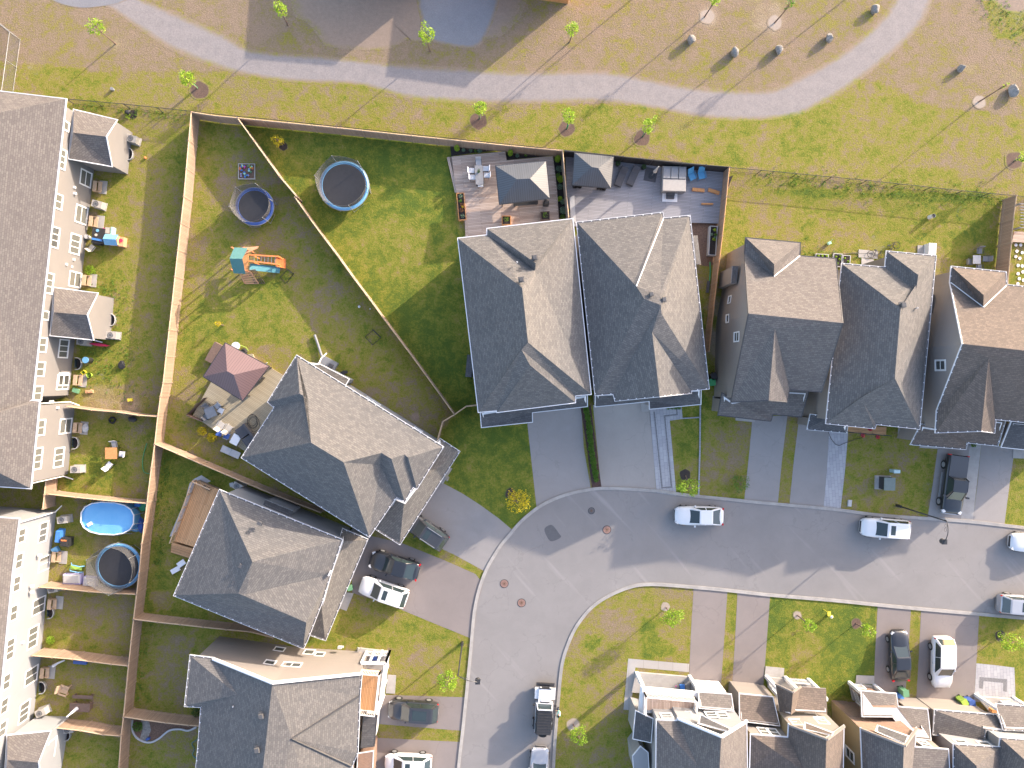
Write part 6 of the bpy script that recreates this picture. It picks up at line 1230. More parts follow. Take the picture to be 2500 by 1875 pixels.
# ================================================================== STREET FURNITURE
def lamp(label, k, base, top, head):
    b = P(k, *base); root = thing('street_lamp', label, 'street lamp', b, group='street lamps beside the road'); hp = 7.5; t = Vector((b.x, b.y, hp)); hd = P(k, *head, 7.6)
    MB().tube([b, Vector((b.x, b.y, .9)), t], .085, 10, r2=.055).build('pole', 'dark_metal', root); MB().cyl(b, .14, .7, 12).build('base', 'dark_metal', root)
    d = hd-t; mid = t+d*.5+Vector((0, 0, .35)); ar = MB(); ar.tube(smooth([t+Vector((0, 0, -.5)), t, mid, hd+Vector((0, 0, .1))], 5), .035, 7)
    for f in (.22, .42): c = t+d*f+Vector((0, 0, -.02)); dd = d.normalized(); ar.tube([c+dd*math.cos(u)*.16+Vector((0, 0, math.sin(u)*.16)) for u in [i*.7 for i in range(10)]], .014, 5)
    ar.build('arm', 'dark_metal', root); h = MB(); h.cyl(hd+Vector((0, 0, -.30)), .24, .22, 14, r2=.12); h.cyl(hd+Vector((0, 0, -.08)), .13, .22, 12, r2=.10); h.box(hd+Vector((0, 0, .05)), (.42, .42, .10)); ho = h.build('lantern', 'dark_metal', root)
    MB().cyl(hd+Vector((0, 0, -.38)), .17, .09, 12).build('lens', 'head_lamp', ho)
lamp('street lamp reaching over the left kerb beside the round lime tree', 31, (1758, 600), (1722, 885), (1888, 930))
lamp('street lamp reaching over the top kerb on the right beside the parked crossover', 23, (1140, 1085), (1565, 1220), (1538, 1392))
# hydrant
b = P(33, 560, 365); r_ = thing('fire_hydrant', 'yellow fire hydrant with white cap on the lower lawn', 'fire hydrant', b)
MB().cyl(b, .13, .62, 14).cyl(b+Vector((0, 0, .62)), .17, .06, 14).build('barrel', 'yellow_plastic', r_); MB().cyl(b+Vector((0, 0, .68)), .14, .16, 14, r2=.05).build('bonnet', 'white_plastic', r_)
for s in (-1, 1): MB().tube([b+Vector((0, 0, .45)), b+Vector((s*.24, .05, .45))], .06, 10).build('nozzle', 'yellow_plastic', r_)
MB().tube([b+Vector((-.45, .5, 0)), b+Vector((-.45, .5, 1.1))], .03, 8).box(b+Vector((-.45, .5, 1.12)), (.3, .3, .06)).build('marker_post', 'yellow_plastic', r_)
# utility cabinet
b = P(23, 1015, 890); r_ = thing('utility_cabinet', 'grey-green electrical cabinet standing on the front lawn behind the crossover', 'utility cabinet', b)
MB().box(b+Vector((0, 0, .08)), (1.5, 1.3, .16), rz=-.03).build('pad', 'concrete', r_); MB().box(b+Vector((.1, 0, .62)), (1.0, 1.15, .95), rz=-.03, taper=.96).build('cabinet', 'dark_metal', r_); l_ = MB().box(b+Vector((.1, 0, 1.12)), (1.06, 1.2, .07), rz=-.03).build('lid', 'utility_green', r_)
b = P(23, 1100, 790); r_ = thing('junction_box', 'narrow pale cyan junction box on the lawn above the utility cabinet', 'junction box', b); MB().box(b+Vector((0, 0, .4)), (.55, .28, .8)).build('box', 'pale_cyan', r_); MB().box(b+Vector((0, 0, .82)), (.6, .32, .05)).build('lid', 'pale_cyan', r_)
b = P(23, 738, 1065); r_ = MB().box(b+Vector((0, 0, .06)), (.36, .62, .12), rz=-.1).box(b+Vector((0, 0, .13)), (.28, .5, .02), rz=-.1); tag(r_.build('access_cover', 'light_grey', loc=b), 'small white access cover in the grass beside the paver walk', 'access cover')
b = P(13, 1412, 245); r_ = thing('drain_pipe', 'upright white drain pipe with dark grate in the sunny yard', 'drain pipe', b); MB().cyl(b, .19, .7, 18, r2=.19, cap=False).build('pipe', 'white_plastic', r_); MB().cyl(b+Vector((0, 0, .60)), .17, .04, 16).build('grate', 'black_plastic', r_)
# person crouching beside the jeep
def person(label, k, x, y, rz):
    b = P(k, x, y, .6); b.z = 0; root = thing('person', label, 'person', b, rz)
    me = bpy.data.meshes.new('body'); V = [(0, 0, .92), (.02, 0, 1.15), (.06, 0, 1.38), (.09, 0, 1.50), (.12, 0, 1.60), (.14, 0, 1.70), (.02, .10, .88), (.06, .11, .48), (0, .11, .07), (.14, .12, .04), (.02, -.10, .88), (.10, -.11, .48), (.02, -.11, .07), (.16, -.12, .04),
        (.05, .19, 1.40), (.14, .25, 1.16), (.32, .20, 1.05), (.39, .18, 1.04), (.05, -.19, 1.40), (.14, -.26, 1.16), (.34, -.20, 1.08), (.41, -.18, 1.08)]
    Ed = [(0, 1), (1, 2), (2, 3), (3, 4), (4, 5), (0, 6), (6, 7), (7, 8), (8, 9), (0, 10), (10, 11), (11, 12), (12, 13), (2, 14), (14, 15), (15, 16), (16, 17), (2, 18), (18, 19), (19, 20), (20, 21)]
    Rr = [.14, .13, .15, .06, .085, .075, .09, .06, .045, .04, .09, .06, .045, .04, .07, .045, .035, .03, .07, .045, .035, .03]
    me.from_pydata(V, Ed, []); o = bpy.data.objects.new('body', me); COL.objects.link(o); o.parent = root; md = o.modifiers.new('s', 'SKIN'); sk = me.skin_vertices[0].data if me.skin_vertices else None
    bm = bmesh.new(); bm.from_mesh(me); ly = bm.verts.layers.skin.verify()
    for i, v in enumerate(bm.verts): v[ly].radius = (Rr[i], Rr[i]); v[ly].use_root = (i == 0)
    bm.to_mesh(me); bm.free(); sb = o.modifiers.new('b', 'SUBSURF'); sb.levels = 1; sb.render_levels = 2; me.materials.append(MATS['skin'])
    hair = MB(); hair.leaves((.12, 0, 1.70), (.10, .10, .09), 260, .06, hollow=.85); hair.build('hair', 'hair_dark', root, world=False)
    sh = MB()
    def ell(c, r, z0, z1, n=12, rings=6, taper=1.0):
        P2 = []
        for i in range(rings+1):
            f = i/rings; z = z0+(z1-z0)*f; kx = r[0]*(1+.10*math.sin(f*3.14))*(1+(taper-1)*f); ky = r[1]*(1+.15*math.sin(f*3.14))*(1+(taper-1)*f)
            P2.append([Vector((c[0]+.05*f+kx*math.cos(6.2832*j/n), ky*math.sin(6.2832*j/n)+c[1], z)) for j in range(n)])
        for A, B in zip(P2, P2[1:]):
            for j in range(n): sh.face([A[j], A[(j+1) % n], B[(j+1) % n], B[j]])
        sh.face(P2[-1])
    ell((.01, 0), (.155, .20), .88, 1.44)
    for s in (-1, 1): sh.tube([(.05, s*.15, 1.42), (.09, s*.24, 1.30), (.15, s*.27, 1.16)], .085, 9, r2=.07)
    sh.build('shirt', 'mint_cloth', root, world=False, smooth=True)
    tr = MB()
    for s, kx in ((1, .06), (-1, .10)): tr.tube([(.01, s*.09, .95), (kx, s*.11, .5), (.01, s*.11, .08)], .115, 10, r2=.075)
    tr.build('trousers', 'jeans', root, world=False, smooth=True)
person('person in a mint shirt and dark trousers standing beside the jeep at the kerb', 32, 428, 1180, R(165))
# recycling bins
def bin_(label, k, x, y, mt, s=(.58, .62, 1.0), rz=0, lid=None):
    b = P(k, x, y, 1.0); b.z = 0; r_ = thing('wheelie_bin' if s[2] > .7 else 'recycling_box', label, 'bin', b, rz); MB().box((0, 0, s[2]/2+.03), (s[0]*.85, s[1]*.85, s[2]*.94)).build('tub', mt, r_, world=False)
    MB().box((0, 0, s[2]+.03), (s[0], s[1], .07)).box((0, -s[1]/2, s[2]), (s[0]*.8, .06, .06)).build('lid', lid or mt, r_, world=False)
    for sx in (-1, 1): MB().tube([Vector((sx*s[0]*.36-.03, s[1]*.4, .1)), Vector((sx*s[0]*.36+.03, s[1]*.4, .1))], .1, 12).build('wheel', 'rubber', r_, world=False)
bin_('green bin against the brick bay beside the dark sedan', 33, 1215, 1030, 'light_green_plastic', rz=.1); bin_('blue box below the green bin of the brick house', 33, 1202, 1075, 'blue_plastic', (.6, .42, .45), -.2)
bin_('green bin at the garage of the white-fronted house', 33, 1712, 1108, 'lime_plastic', rz=.5); bin_('navy bin beside the lime bin of the white-fronted house', 33, 1775, 1115, 'navy_vinyl', rz=.2)
bin_('small green bin at the front of the lower rotated house', 31, 800, 152, 'light_green_plastic', (.45, .45, .6), .3); bin_('dark green bin in the gap right of the central pair', 12, 1725, 1635, 'green_plastic', rz=.1); bin_('black bin above the dark green one in the gap', 12, 1740, 1585, 'black_plastic', rz=.4)
# ================================================================== DECKS AND YARD THINGS
def deck(label, pts, h, mt, uvdir=None, edge='wood_post', name='deck'):
    c = sum(pts, Vector())/len(pts); root = thing(name, label, 'deck', Vector((c.x, c.y, 0))); p = pts if area(pts) > 0 else pts[::-1]
    MB().prism(p, h-.05, h, uvdir=uvdir, bot=True).build('boards', mt, root); s = MB(); s.prism(inset(p, .04), 0.0, h-.052); s.build('skirt', edge, root); return root
X_ = P(2, 0, 1500)-P(2, -400, 1535)
deck('brown wooden deck with gazebo and dining set behind the left central house', PL([1, (1668, 1322), (2120, 1276), (2132, 1352), 2, (0, 1352), (380, 1316), (405, 1520), 12, (415, 20), (430, 250), (430, 420), 11, (2143, 560), (1790, 560), (1780, 290), 1, (1712, 1659), (1690, 1500)], .35), .35, 'deck_weathered', X_)
r_ = thing('deck_steps', 'two long wooden steps along the left edge of the brown deck', 'steps', P(1, 1700, 1500)); e = PL([1, (1672, 1325), (1712, 1659), 11, (1740, 30)])
for i, (o, h) in enumerate(((-.0, .12), (.25, .24))): q = offset2([e[0], e[2]], -o); q2 = offset2([e[0], e[2]], -o-.24); MB().prism([q[0], q[1], q2[1], q2[0]], 0, h, uvdir=q[1]-q[0]).build('tread', 'deck_weathered', r_)
deck('wide grey deck with black gazebo and hot tub behind the right central house', PL([2, (484, 1280), (1862, 1416), (1845, 1659), 12, (1790, 290), (1780, 295), (1560, 290), (1300, 300), (560, 320), (512, 250), (495, 0)], .3), .3, 'deck_grey', P(2, 1800, 1500)-P(2, 500, 1370), 'dark_metal')
deck('tan composite deck under and around the plum gazebo', PL([10, (1900, 1420), (2130, 1395), 11, (0, 1425), (250, 1580), (300, 1640), 21, (180, 300), (100, 400), 20, (2110, 680), (2060, 622), (1625, 325), (1755, 90)], .35), .35, 'deck_tan', P(11, 250, 1580)-P(11, 0, 1425), 'wood_pale')
dC = deck('small cedar deck with railing and side steps at the back of the lower rotated house', PL([20, (1658, 872), (1845, 950), (1800, 1100), (1650, 1440), (1470, 1385)], .7), .7, 'deck_cedar', P(20, 1470, 1385)-P(20, 1658, 872), 'wood_post')
def railing(parent, pts, h0, n, mt='wood_pale', hh=.95, name='railing'):
    m = MB(); 
    for a, b in zip(pts, pts[1:]):
        m.bar(a+Vector((0, 0, hh)), b+Vector((0, 0, hh)), .09, .05); m.bar(a+Vector((0, 0, .1)), b+Vector((0, 0, .1)), .05)
        k = max(1, int((b-a).length/.14))
        for i in range(k+1): p = a.lerp(b, i/k); m.bar(p, p+Vector((0, 0, hh)), .10 if i % 9 == 0 else .035)
    return m.build(name, mt, parent)
railing(dC, PL([20, (1800, 935), (1658, 872), (1470, 1385)], .7), .7, 0)
e = PL([20, (1475, 1385), (1650, 1440)], 0); d = Vector((e[1].y-e[0].y, -(e[1].x-e[0].x), 0)).normalized()
for i in range(4): a = e[0]+d*.27*i; b = e[1]+d*.27*i; MB().prism([a, b, b+d*.27, a+d*.27], 0, .56-.14*i, uvdir=b-a).build('step', 'deck_cedar', dC)
# side screen wall of the tan deck
r_ = thing('privacy_screen', 'short brown wooden screen at the outer corner of the tan deck', 'screen', P(20, 1640, 300))
for seg in ([20, (1715, 182), (1565, 325)], [20, (1565, 325), (1695, 378)]): p = PL(seg, 1.2); MB().prism([Vector((p[0].x, p[0].y, 0)), Vector((p[1].x, p[1].y, 0)), Vector((p[1].x+.05, p[1].y+.05, 0)), Vector((p[0].x+.05, p[0].y+.05, 0))], 0, 1.2).build('panel', 'wood_brown', r_)
r_ = MB().box(P(10, 1805, 1390, .6)+Vector((0, 0, -.3)), (.9, 1.9, .6), rz=-.5); tag(r_.build('planter_box', 'wood_brown', loc=P(10, 1805, 1390)), 'long brown wooden box half under the plum gazebo roof', 'planter')
def gazebo(label, cor, ridge, mt, he, hr, post='dark_metal', h0=.35, curtains=None):
    Cn = [P(k, x, y, he) for k, x, y in cor]; Rg = [P(k, x, y, hr) for k, x, y in ridge]; c = sum(Cn, Vector())/4; root = thing('gazebo', label, 'gazebo', Vector((c.x, c.y, h0)))
    rf = Roof({'a': Cn[0], 'b': Cn[1], 'c': Cn[2], 'd': Cn[3], 'R': Rg[0], 'Q': Rg[1]}); ro = rf.mesh(['abQR', 'bcQ', 'cdRQ', 'daR']).build('roof', mt, root); triangulate(ro)
    m = MB(); box_ring(m, Cn if area(Cn) > 0 else Cn[::-1], .06, .12, 0.0); m.build('edge_beam', post, ro)
    for q in inset(Cn if area(Cn) > 0 else Cn[::-1], .28): MB().box(Vector((q.x, q.y, (he+h0)/2)), (.12, .12, he-h0-.02)).build('post', post, root)
    fr = MB(); I = inset(Cn if area(Cn) > 0 else Cn[::-1], .28)
    for i in range(4): fr.bar(I[i]-Vector((0, 0, .08)), I[(i+1) % 4]-Vector((0, 0, .08)), .1, .14)
    fr.build('frame', post, root)
    if curtains:
        rg = random.Random(4)
        for i, t0, t1 in curtains:
            a, b = I[i], I[(i+1) % 4]; n = 16; m = MB(); nn = Vector((-(b-a).y, (b-a).x, 0)).normalized(); pts = [a.lerp(b, t0+(t1-t0)*j/n)+nn*(.09 if j % 2 else -.06)+nn*rg.uniform(-.05, .05) for j in range(n+1)]
            for p, q in zip(pts, pts[1:]): m.face([Vector((p.x, p.y, h0+.02))*1, Vector((q.x, q.y, h0+.02)), Vector((q.x, q.y, he-.1)), Vector((p.x, p.y, he-.1))])
            m.build('curtain', 'curtain_black', root)
    return root
gazebo('grey metal-roofed gazebo on the brown wooden deck', [(2, -103, 1400), (2, 320, 1360), (12, 352, 82), (12, -70, 132)], [(2, 75, 1512), (2, 187, 1507)], 'metal_roof_dark', 2.4, 3.4)
gazebo('grey gazebo with gathered black curtains on the grey deck', [(2, 566, 1290), (2, 892, 1322), (2, 868, 1585), (2, 545, 1558)], [(2, 705, 1408), (2, 762, 1418)], 'metal_roof_dark', 2.3, 3.3, h0=.3, curtains=[(0, .02, .25), (0, .72, .98), (1, 0, .2), (3, .75, 1), (3, .02, .2), (2, .8, 1)])
gazebo('plum-brown metal-roofed gazebo on the tan deck', [(10, 1900, 1305), (10, 2268, 1502), (20, 2046, 200), (10, 1716, 1588)], [(10, 1915, 1542), (10, 1972, 1572)], 'metal_roof_plum', 2.4, 3.5)
# furniture builders (local axes, x forward)
def table(label, k, x, y, s, mt, h=.74, rz=0.0, leg='dark_metal', z0=0.0, cat='table', name='table', legs=.06, grp=None):
    b = P(k, x, y, h+z0); b.z = z0; r_ = thing(name, label, cat, b, rz, grp); MB().box((0, 0, h-.02), (s[0], s[1], .04)).build('table_top', mt, r_, world=False)
    for sx in (-1, 1):
        for sy in (-1, 1): MB().box((sx*(s[0]/2-.08), sy*(s[1]/2-.08), h/2-.03), (legs, legs, h-.04)).build('leg', leg, r_, world=False)
    return r_
def chair(label, k, x, y, mt, rz=0.0, frame='dark_metal', z0=0.0, s=.5, grp='patio chairs', name='patio_chair', back=.48, lean=.22, arms=True):
    b = P(k, x, y, .45+z0); b.z = z0; r_ = thing(name, label, 'chair', b, rz, grp)
    MB().box((0, 0, .43), (s, s, .05)).build('seat', mt, r_, world=False); MB().box((-s/2-lean*.35, 0, .45+back/2), (.04, s, back), ry=-lean).build('backrest', mt, r_, world=False)
    for sx in (-1, 1):
        for sy in (-1, 1): MB().box((sx*(s/2-.03), sy*(s/2+.0), .21), (.035, .035, .42)).build('leg', frame, r_, world=False)
    if arms:
        for sy in (-1, 1): MB().bar((-s/2, sy*(s/2+.03), .64), (s/2, sy*(s/2+.03), .62), .04).build('armrest', frame, r_, world=False)
    return r_
def lounger(label, k, x, y, rz, z0, mt='charcoal_cushion', fr='dark_metal', L=1.9):
    b = P(k, x, y, .35+z0); b.z = z0; r_ = thing('sun_lounger', label, 'sun lounger', b, rz, 'sun loungers on the decks'); MB().box((-.25, 0, .34), (L*.66, .66, .09)).build('mattress', mt, r_, world=False)
    MB().box((L*.33, 0, .47), (L*.36, .66, .09), ry=-.42).build('backrest', mt, r_, world=False); MB().box((0, 0, .26), (L, .70, .06)).build('frame', fr, r_, world=False); MB().box((L*.40, 0, .60), (.3, .5, .08), ry=-.42).build('pillow', mt, r_, world=False)
    for sx in (-1, 1):
        for sy in (-1, 1): MB().box((sx*L*.42, sy*.3, .12), (.05, .05, .24)).build('leg', fr, r_, world=False)
def planter(label, k, x, y, s, h, mt, plants, rz=0.0, z0=0.0, soil='black_soil', name='planter_box'):
    b = P(k, x, y, h+z0); b.z = z0; r_ = thing(name, label, 'planter', b, rz); w = .06; m = MB()
    for sx in (-1, 1): m.box((sx*(s[0]/2-w/2), 0, h/2), (w, s[1], h))
    for sy in (-1, 1): m.box((0, sy*(s[1]/2-w/2), h/2-.002), (s[0]-2*w, w, h))
    m.build('box', mt, r_, world=False); MB().box((0, 0, h*.42), (s[0]-2*w-.01, s[1]-2*w-.01, h*.84)).build('soil', soil, r_, world=False)
    for (u, v, r, lf) in plants: MB().leaves((u, v, h+r*.4), (r, r, r*.7), 60, .10, hollow=.2).build('plant', lf, r_, world=False)
    return r_
D1, D2, D3 = .35, .3, .35
# brown deck dining set
table('narrow grey dining table on the brown deck', 1, 1900, 1475, (.72, 1.75), 'grey_plastic', rz=.06, z0=D1); G1 = 'chairs around the dining table on the brown deck'
for lb, x, y, rz, mt in (('dining chair at the top end of the grey table', 1895, 1372, -1.5, 'light_grey'), ('upper white-cushioned chair on the left of the grey table', 1838, 1440, 0, 'white_plastic'), ('lower white-cushioned chair on the left of the grey table', 1848, 1497, 0, 'white_plastic'), ('upper white-cushioned chair on the right of the grey table', 1955, 1425, 3.14, 'white_plastic'), ('lower white-cushioned chair on the right of the grey table', 1962, 1480, 3.14, 'white_plastic'), ('dining chair at the bottom end of the grey table', 1912, 1550, 1.6, 'white_plastic')):
    chair(lb, 1, x, y, mt, rz, z0=D1, grp=G1)
b = P(1, 1897, 1450, D1+.78); b.z = D1+.74; r_ = thing('vase', 'small dark plant vase standing in the middle of the grey dining table', 'vase', b); MB().cyl(b, .08, .2, 12, r2=.11).build('pot', 'dark_metal', r_); MB().leaves(b+Vector((0, 0, .3)), (.15, .2, .15), 60, .08).build('plant', 'leaf_dark', r_)
planter('long wooden planter with mixed flowers on the left edge of the brown deck', 11, 1750, 152, (.72, 2.55), .5, 'wood_orange', [(0, .95, .2, 'leaf_blue'), (-.05, .5, .15, 'leaf_green'), (.1, .1, .2, 'leaf_red'), (0, -.35, .2, 'leaf_red'), (.05, -.9, .2, 'leaf_blue'), (.1, -.05, .1, 'leaf_yellow')], rz=.09)
planter('small wooden planter box with yellow-green plant behind the gazebo', 11, 2130, 268, (.85, .85), .45, 'wood_orange', [(0, .05, .26, 'leaf_lime')], z0=D1); planter('small dark planter box with green plant near the narrow bed', 12, 315, 230, (.85, .8), .45, 'wood_brown', [(0, .05, .26, 'leaf_green')], z0=D1, rz=.06)
r_ = thing('barbecue', 'black barbecue with cover at the right corner of the brown deck gazebo', 'barbecue', P(12, 325, 118, D1)); b = P(12, 325, 118, 1.3); b.z = D1; MB().box(b+Vector((0, 0, .45)), (.5, .32, .85)).build('cart', 'black_plastic', r_); MB().cyl(b+Vector((0, 0, .88)), .26, .18, 14, r2=.12).build('lid', 'black_plastic', r_)
b = P(12, 150, 120, D1+.5); r_ = thing('bench', 'long dark bench along the front edge of the brown deck gazebo', 'bench', Vector((b.x, b.y, D1)), .1); MB().box((0, 0, .42), (2.3, .42, .06)).build('seat', 'dark_metal', r_, world=False); [MB().box((s*1.0, 0, .2), (.08, .38, .4)).build('leg', 'dark_metal', r_, world=False) for s in (-1, 1)]
# grey deck
lounger('left grey cushioned lounger on the grey deck', 2, 955, 1492, R(68), D2); lounger('right grey cushioned lounger on the grey deck', 2, 1058, 1485, R(66), D2)
for lb, k, x, y, s in (('potted shrub behind the left grey lounger', 2, 928, 1382, .2), ('potted shrub behind the right grey lounger', 2, 1145, 1412, .2)):
    b = P(k, x, y, .7); b.z = D2; r_ = thing('potted_plant', lb, 'potted plant', b); MB().cyl(b, .17, .42, 16, r2=.23).build('pot', 'black_plastic', r_); MB().leaves(b+Vector((0, 0, .62)), (.22, .22, .28), 120, .09).build('plant', 'leaf_dark', r_)
b = P(2, 1205, 1475, D2+.03); r_ = thing('patio_heater_mat', 'dark square mat lying on the grey deck', 'mat', b, -.2); MB().box((0, 0, 0), (1.15, 1.25, .04)).build('mat', 'charcoal_cushion', r_, world=False); r_.name = 'deck_mat'
b = P(2, 1215, 1480, D2+.1); b.z = D2+.05; r_ = thing('closed_umbrella', 'closed white umbrella standing on the dark mat of the grey deck', 'umbrella', b, -.2); q = Vector((.18, .35, 2.1)); MB().cyl((0, 0, 0), .3, .08, 18).build('base', 'dark_metal', r_, world=False); MB().tube([(0, 0, .05), (.10, .2, 2.3)], .025, 8).build('pole', 'galvanised', r_, world=False); m = MB(); m.tube([(.05, .09, 1.0), (.07, .14, 1.5), (.10, .2, 2.25)], .17, 12, r2=.05); m.build('canopy', 'beige_cushion', r_, world=False)
# hot tub
b = P(2, 1403, 1510, D2+.9); b.z = D2; r_ = thing('hot_tub', 'large beige hot tub with a folded grey cover on the grey deck', 'hot tub', b, -.02); MB().box((0, 0, .42), (2.15, 2.25, .84), taper=1.02).build('cabinet', 'grey_plastic', r_, world=False)
MB().box((0, 0, .88), (2.22, 2.32, .07)).build('rim', 'taupe_vinyl', r_, world=False); c1 = MB().box((0, -.60, .965), (2.18, 1.08, .10), taper=.97).build('cover', 'taupe_vinyl', r_, world=False); c2 = MB(); [c2.box((u, .52, 1.01), (.68, 1.08, .12), taper=.95) for u in (-.72, 0, .72)]; c2.build('cover_panel', 'grey_plastic', r_, world=False)
b = P(12, 1368, 62, D2+.1); b.z = D2; r_ = thing('hot_tub_step', 'dark step on a white slab in front of the hot tub', 'step', b, -.02); MB().box((0, -.1, .03), (1.42, .9, .05)).build('slab', 'white_plastic', r_, world=False); MB().box((0, 0, .16), (.72, .6, .22)).box((0, .12, .36), (.72, .34, .2)).build('step', 'charcoal_cushion', r_, world=False)
for lb, x, y, rz in (('left blue deck chair beside the hot tub', 1555, 1490, -1.1), ('right blue deck chair beside the hot tub', 1635, 1480, -1.35)): chair(lb, 2, x, y, 'chair_blue', rz, 'chair_blue', D2, .62, 'blue chairs on the grey deck', lean=.5, back=.75)
for lb, k, x, y, rz, L in (('left orange plank lying on the grey deck under the blue chairs', 2, 1607, 1603, -.1, 1.15), ('right orange plank lying on the grey deck by the black fence', 2, 1737, 1615, -.3, 1.1), ('thin orange plank lying alone on the grey deck', 12, 1682, 131, 0, 1.08)): b = P(k, x, y, D2+.1); tag(MB().box(b, (L, .30 if k == 2 else .14, .18), rz=rz).build('plank', 'wood_orange', loc=b), lb, 'plank', 'loose orange planks on the grey deck')
planter('long weathered planter box with seedlings beside the grey deck', 12, 1732, 440, (.72, 2.75), .7, 'light_grey', [(.05, 1.0, .16, 'leaf_lime'), (.2, .55, .15, 'leaf_green'), (.05, .1, .15, 'leaf_lime'), (-.2, .55, .14, 'leaf_blue'), (.15, .3, .1, 'leaf_blue')], rz=-.06)
m = MB().tube([P(12, 1705, 620, .05), P(12, 1708, 700, .05), P(12, 1700, 800, .05)], .06, 8); tag(m.build('garden_hose', 'green_plastic', loc=P(12, 1705, 700)), 'green hose lying in the narrow yard below the long planter', 'hose')
b = P(12, 1688, 830, .1); tag(MB().box(b, (.25, 1.1, .2), rz=-.12).build('stair_plank', 'charcoal_cushion', loc=b), 'dark plank lying in the narrow side yard', 'plank')
# tan deck furniture
table('round dark glass table with chairs on the tan deck', 20, 1775, 300, (.95, .95), 'grey_plastic', rz=.4, z0=D3)
for lb, x, y, rz, mt in (('grey chair above the dark table on the tan deck', 1835, 245, -2.4, 'light_grey'), ('grey chair at the upper left of the dark table on the tan deck', 1750, 262, -.9, 'grey_plastic'), ('white chair at the right of the dark table on the tan deck', 1862, 282, 2.7, 'white_plastic'), ('dark chair below the dark table on the tan deck', 1750, 330, .8, 'grey_plastic')): chair(lb, 20, x, y, mt, rz, z0=D3, grp='chairs around the dark table on the tan deck')
for lb, x, y in (('left pale folding chair at the edge of the tan deck', 1865, 405), ('right pale folding chair at the edge of the tan deck', 1930, 432)): chair(lb, 20, x, y, 'beige_cushion', 1.0, 'light_grey', D3, .55, 'pale folding chairs on the tan deck', lean=.5, back=.6)
chair('collapsed blue folding chair at the edge of the tan deck', 20, 1912, 498, 'navy_vinyl', -.4, 'galvanised', D3, .5, None, lean=1.1, back=.5)
b = P(20, 2078, 500, D3+.6); b.z = D3; r_ = thing('outdoor_sofa', 'dark grey outdoor sofa in two halves on the tan deck', 'sofa', b, -.95); MB().box((-.55, 0, .3), (1.0, 1.15, .58), taper=.98).box((.55, 0, .3), (1.0, 1.15, .58), taper=.98).build('base', 'charcoal_cushion', r_, world=False); MB().box((.0, .5, .62), (2.1, .2, .5)).build('backrest', 'charcoal_cushion', r_, world=False)
table('small white side table against the dark sofa on the tan deck', 20, 1985, 530, (.75, .95), 'white_plastic', .55, -.5, z0=D3)
m = MB(); c = P(20, 2128, 365, D3+.12)
for i, rr in enumerate((.42, .5, .38, .55)): m.tube([c+Vector((rr*math.cos(a)+.05*i, rr*1.3*math.sin(a)-.12*i, .02*i)) for a in [j*.449 for j in range(15)]], .02, 5, cap=False)
tag(m.build('garden_hose', 'black_plastic', loc=c), 'black hose coiled on the tan deck beside the sofa', 'hose')
b = P(20, 1945, 635, .42); b.z = 0; r_ = thing('bench', 'long white bench on the grass below the tan deck', 'bench', b, -.42); MB().box((-.46, 0, .4), (.9, .62, .06)).box((.46, 0, .4), (.9, .62, .06)).build('seat', 'light_grey', r_, world=False); [MB().box((s*.8, 0, .19), (.06, .5, .37)).build('leg', 'dark_metal', r_, world=False) for s in (-1, 1)]
b = P(11, 20, 1590, D3+.9); b.z = D3; r_ = thing('barbecue', 'black and silver barbecue half under the plum gazebo', 'barbecue', b, -.7); MB().box((0, 0, .45), (.95, .55, .8)).build('cart', 'dark_metal', r_, world=False); MB().box((0, 0, .95), (.85, .5, .22), taper=.7).build('lid', 'galvanised', r_, world=False)
b = P(10, 1988, 1330, .5); r_ = thing('play_table', 'round white water table behind the plum gazebo', 'table', Vector((b.x, b.y, 0))); MB().cyl(b-Vector((0, 0, .1)), .38, .1, 20).build('table_top', 'white_plastic', r_); [MB().box((b.x+sx*.2, b.y+sy*.2, .2), (.05, .05, .4)).build('leg', 'lime_plastic', r_) for sx in (-1, 1) for sy in (-1, 1)]
b = P(10, 2048, 1378, .3); tag(MB().cyl(Vector((b.x, b.y, 0)), .34, .3, 12, r2=.2).build('toy_tub', 'black_plastic', loc=Vector((b.x, b.y, 0))), 'black tub on the grass right of the round white table', 'tub')
m = MB(); c = P(10, 2050, 1350, .3); m.tube([c+Vector((-.55, .12, 0)), c+Vector((-.15, .28, .1)), c+Vector((.3, .1, .1)), c+Vector((.5, -.2, 0))], .03, 6); tag(m.build('toy_hoop', 'lime_plastic', loc=c), 'lime plastic hoop over the black tub', 'toy')
b = P(11, 95, 1490, .8); r_ = thing('patio_flag', 'small white sail-like umbrella folded at the gazebo corner', 'umbrella', Vector((b.x, b.y, 0))); MB().tube([Vector((b.x, b.y, 0)), b+Vector((0, 0, .6))], .03, 6).build('pole', 'galvanised', r_); MB().tube([b+Vector((-.3, .05, -.2)), b+Vector((0, 0, .1)), b+Vector((.3, .2, .4))], .14, 8, r2=.03).build('canopy', 'white_plastic', r_)
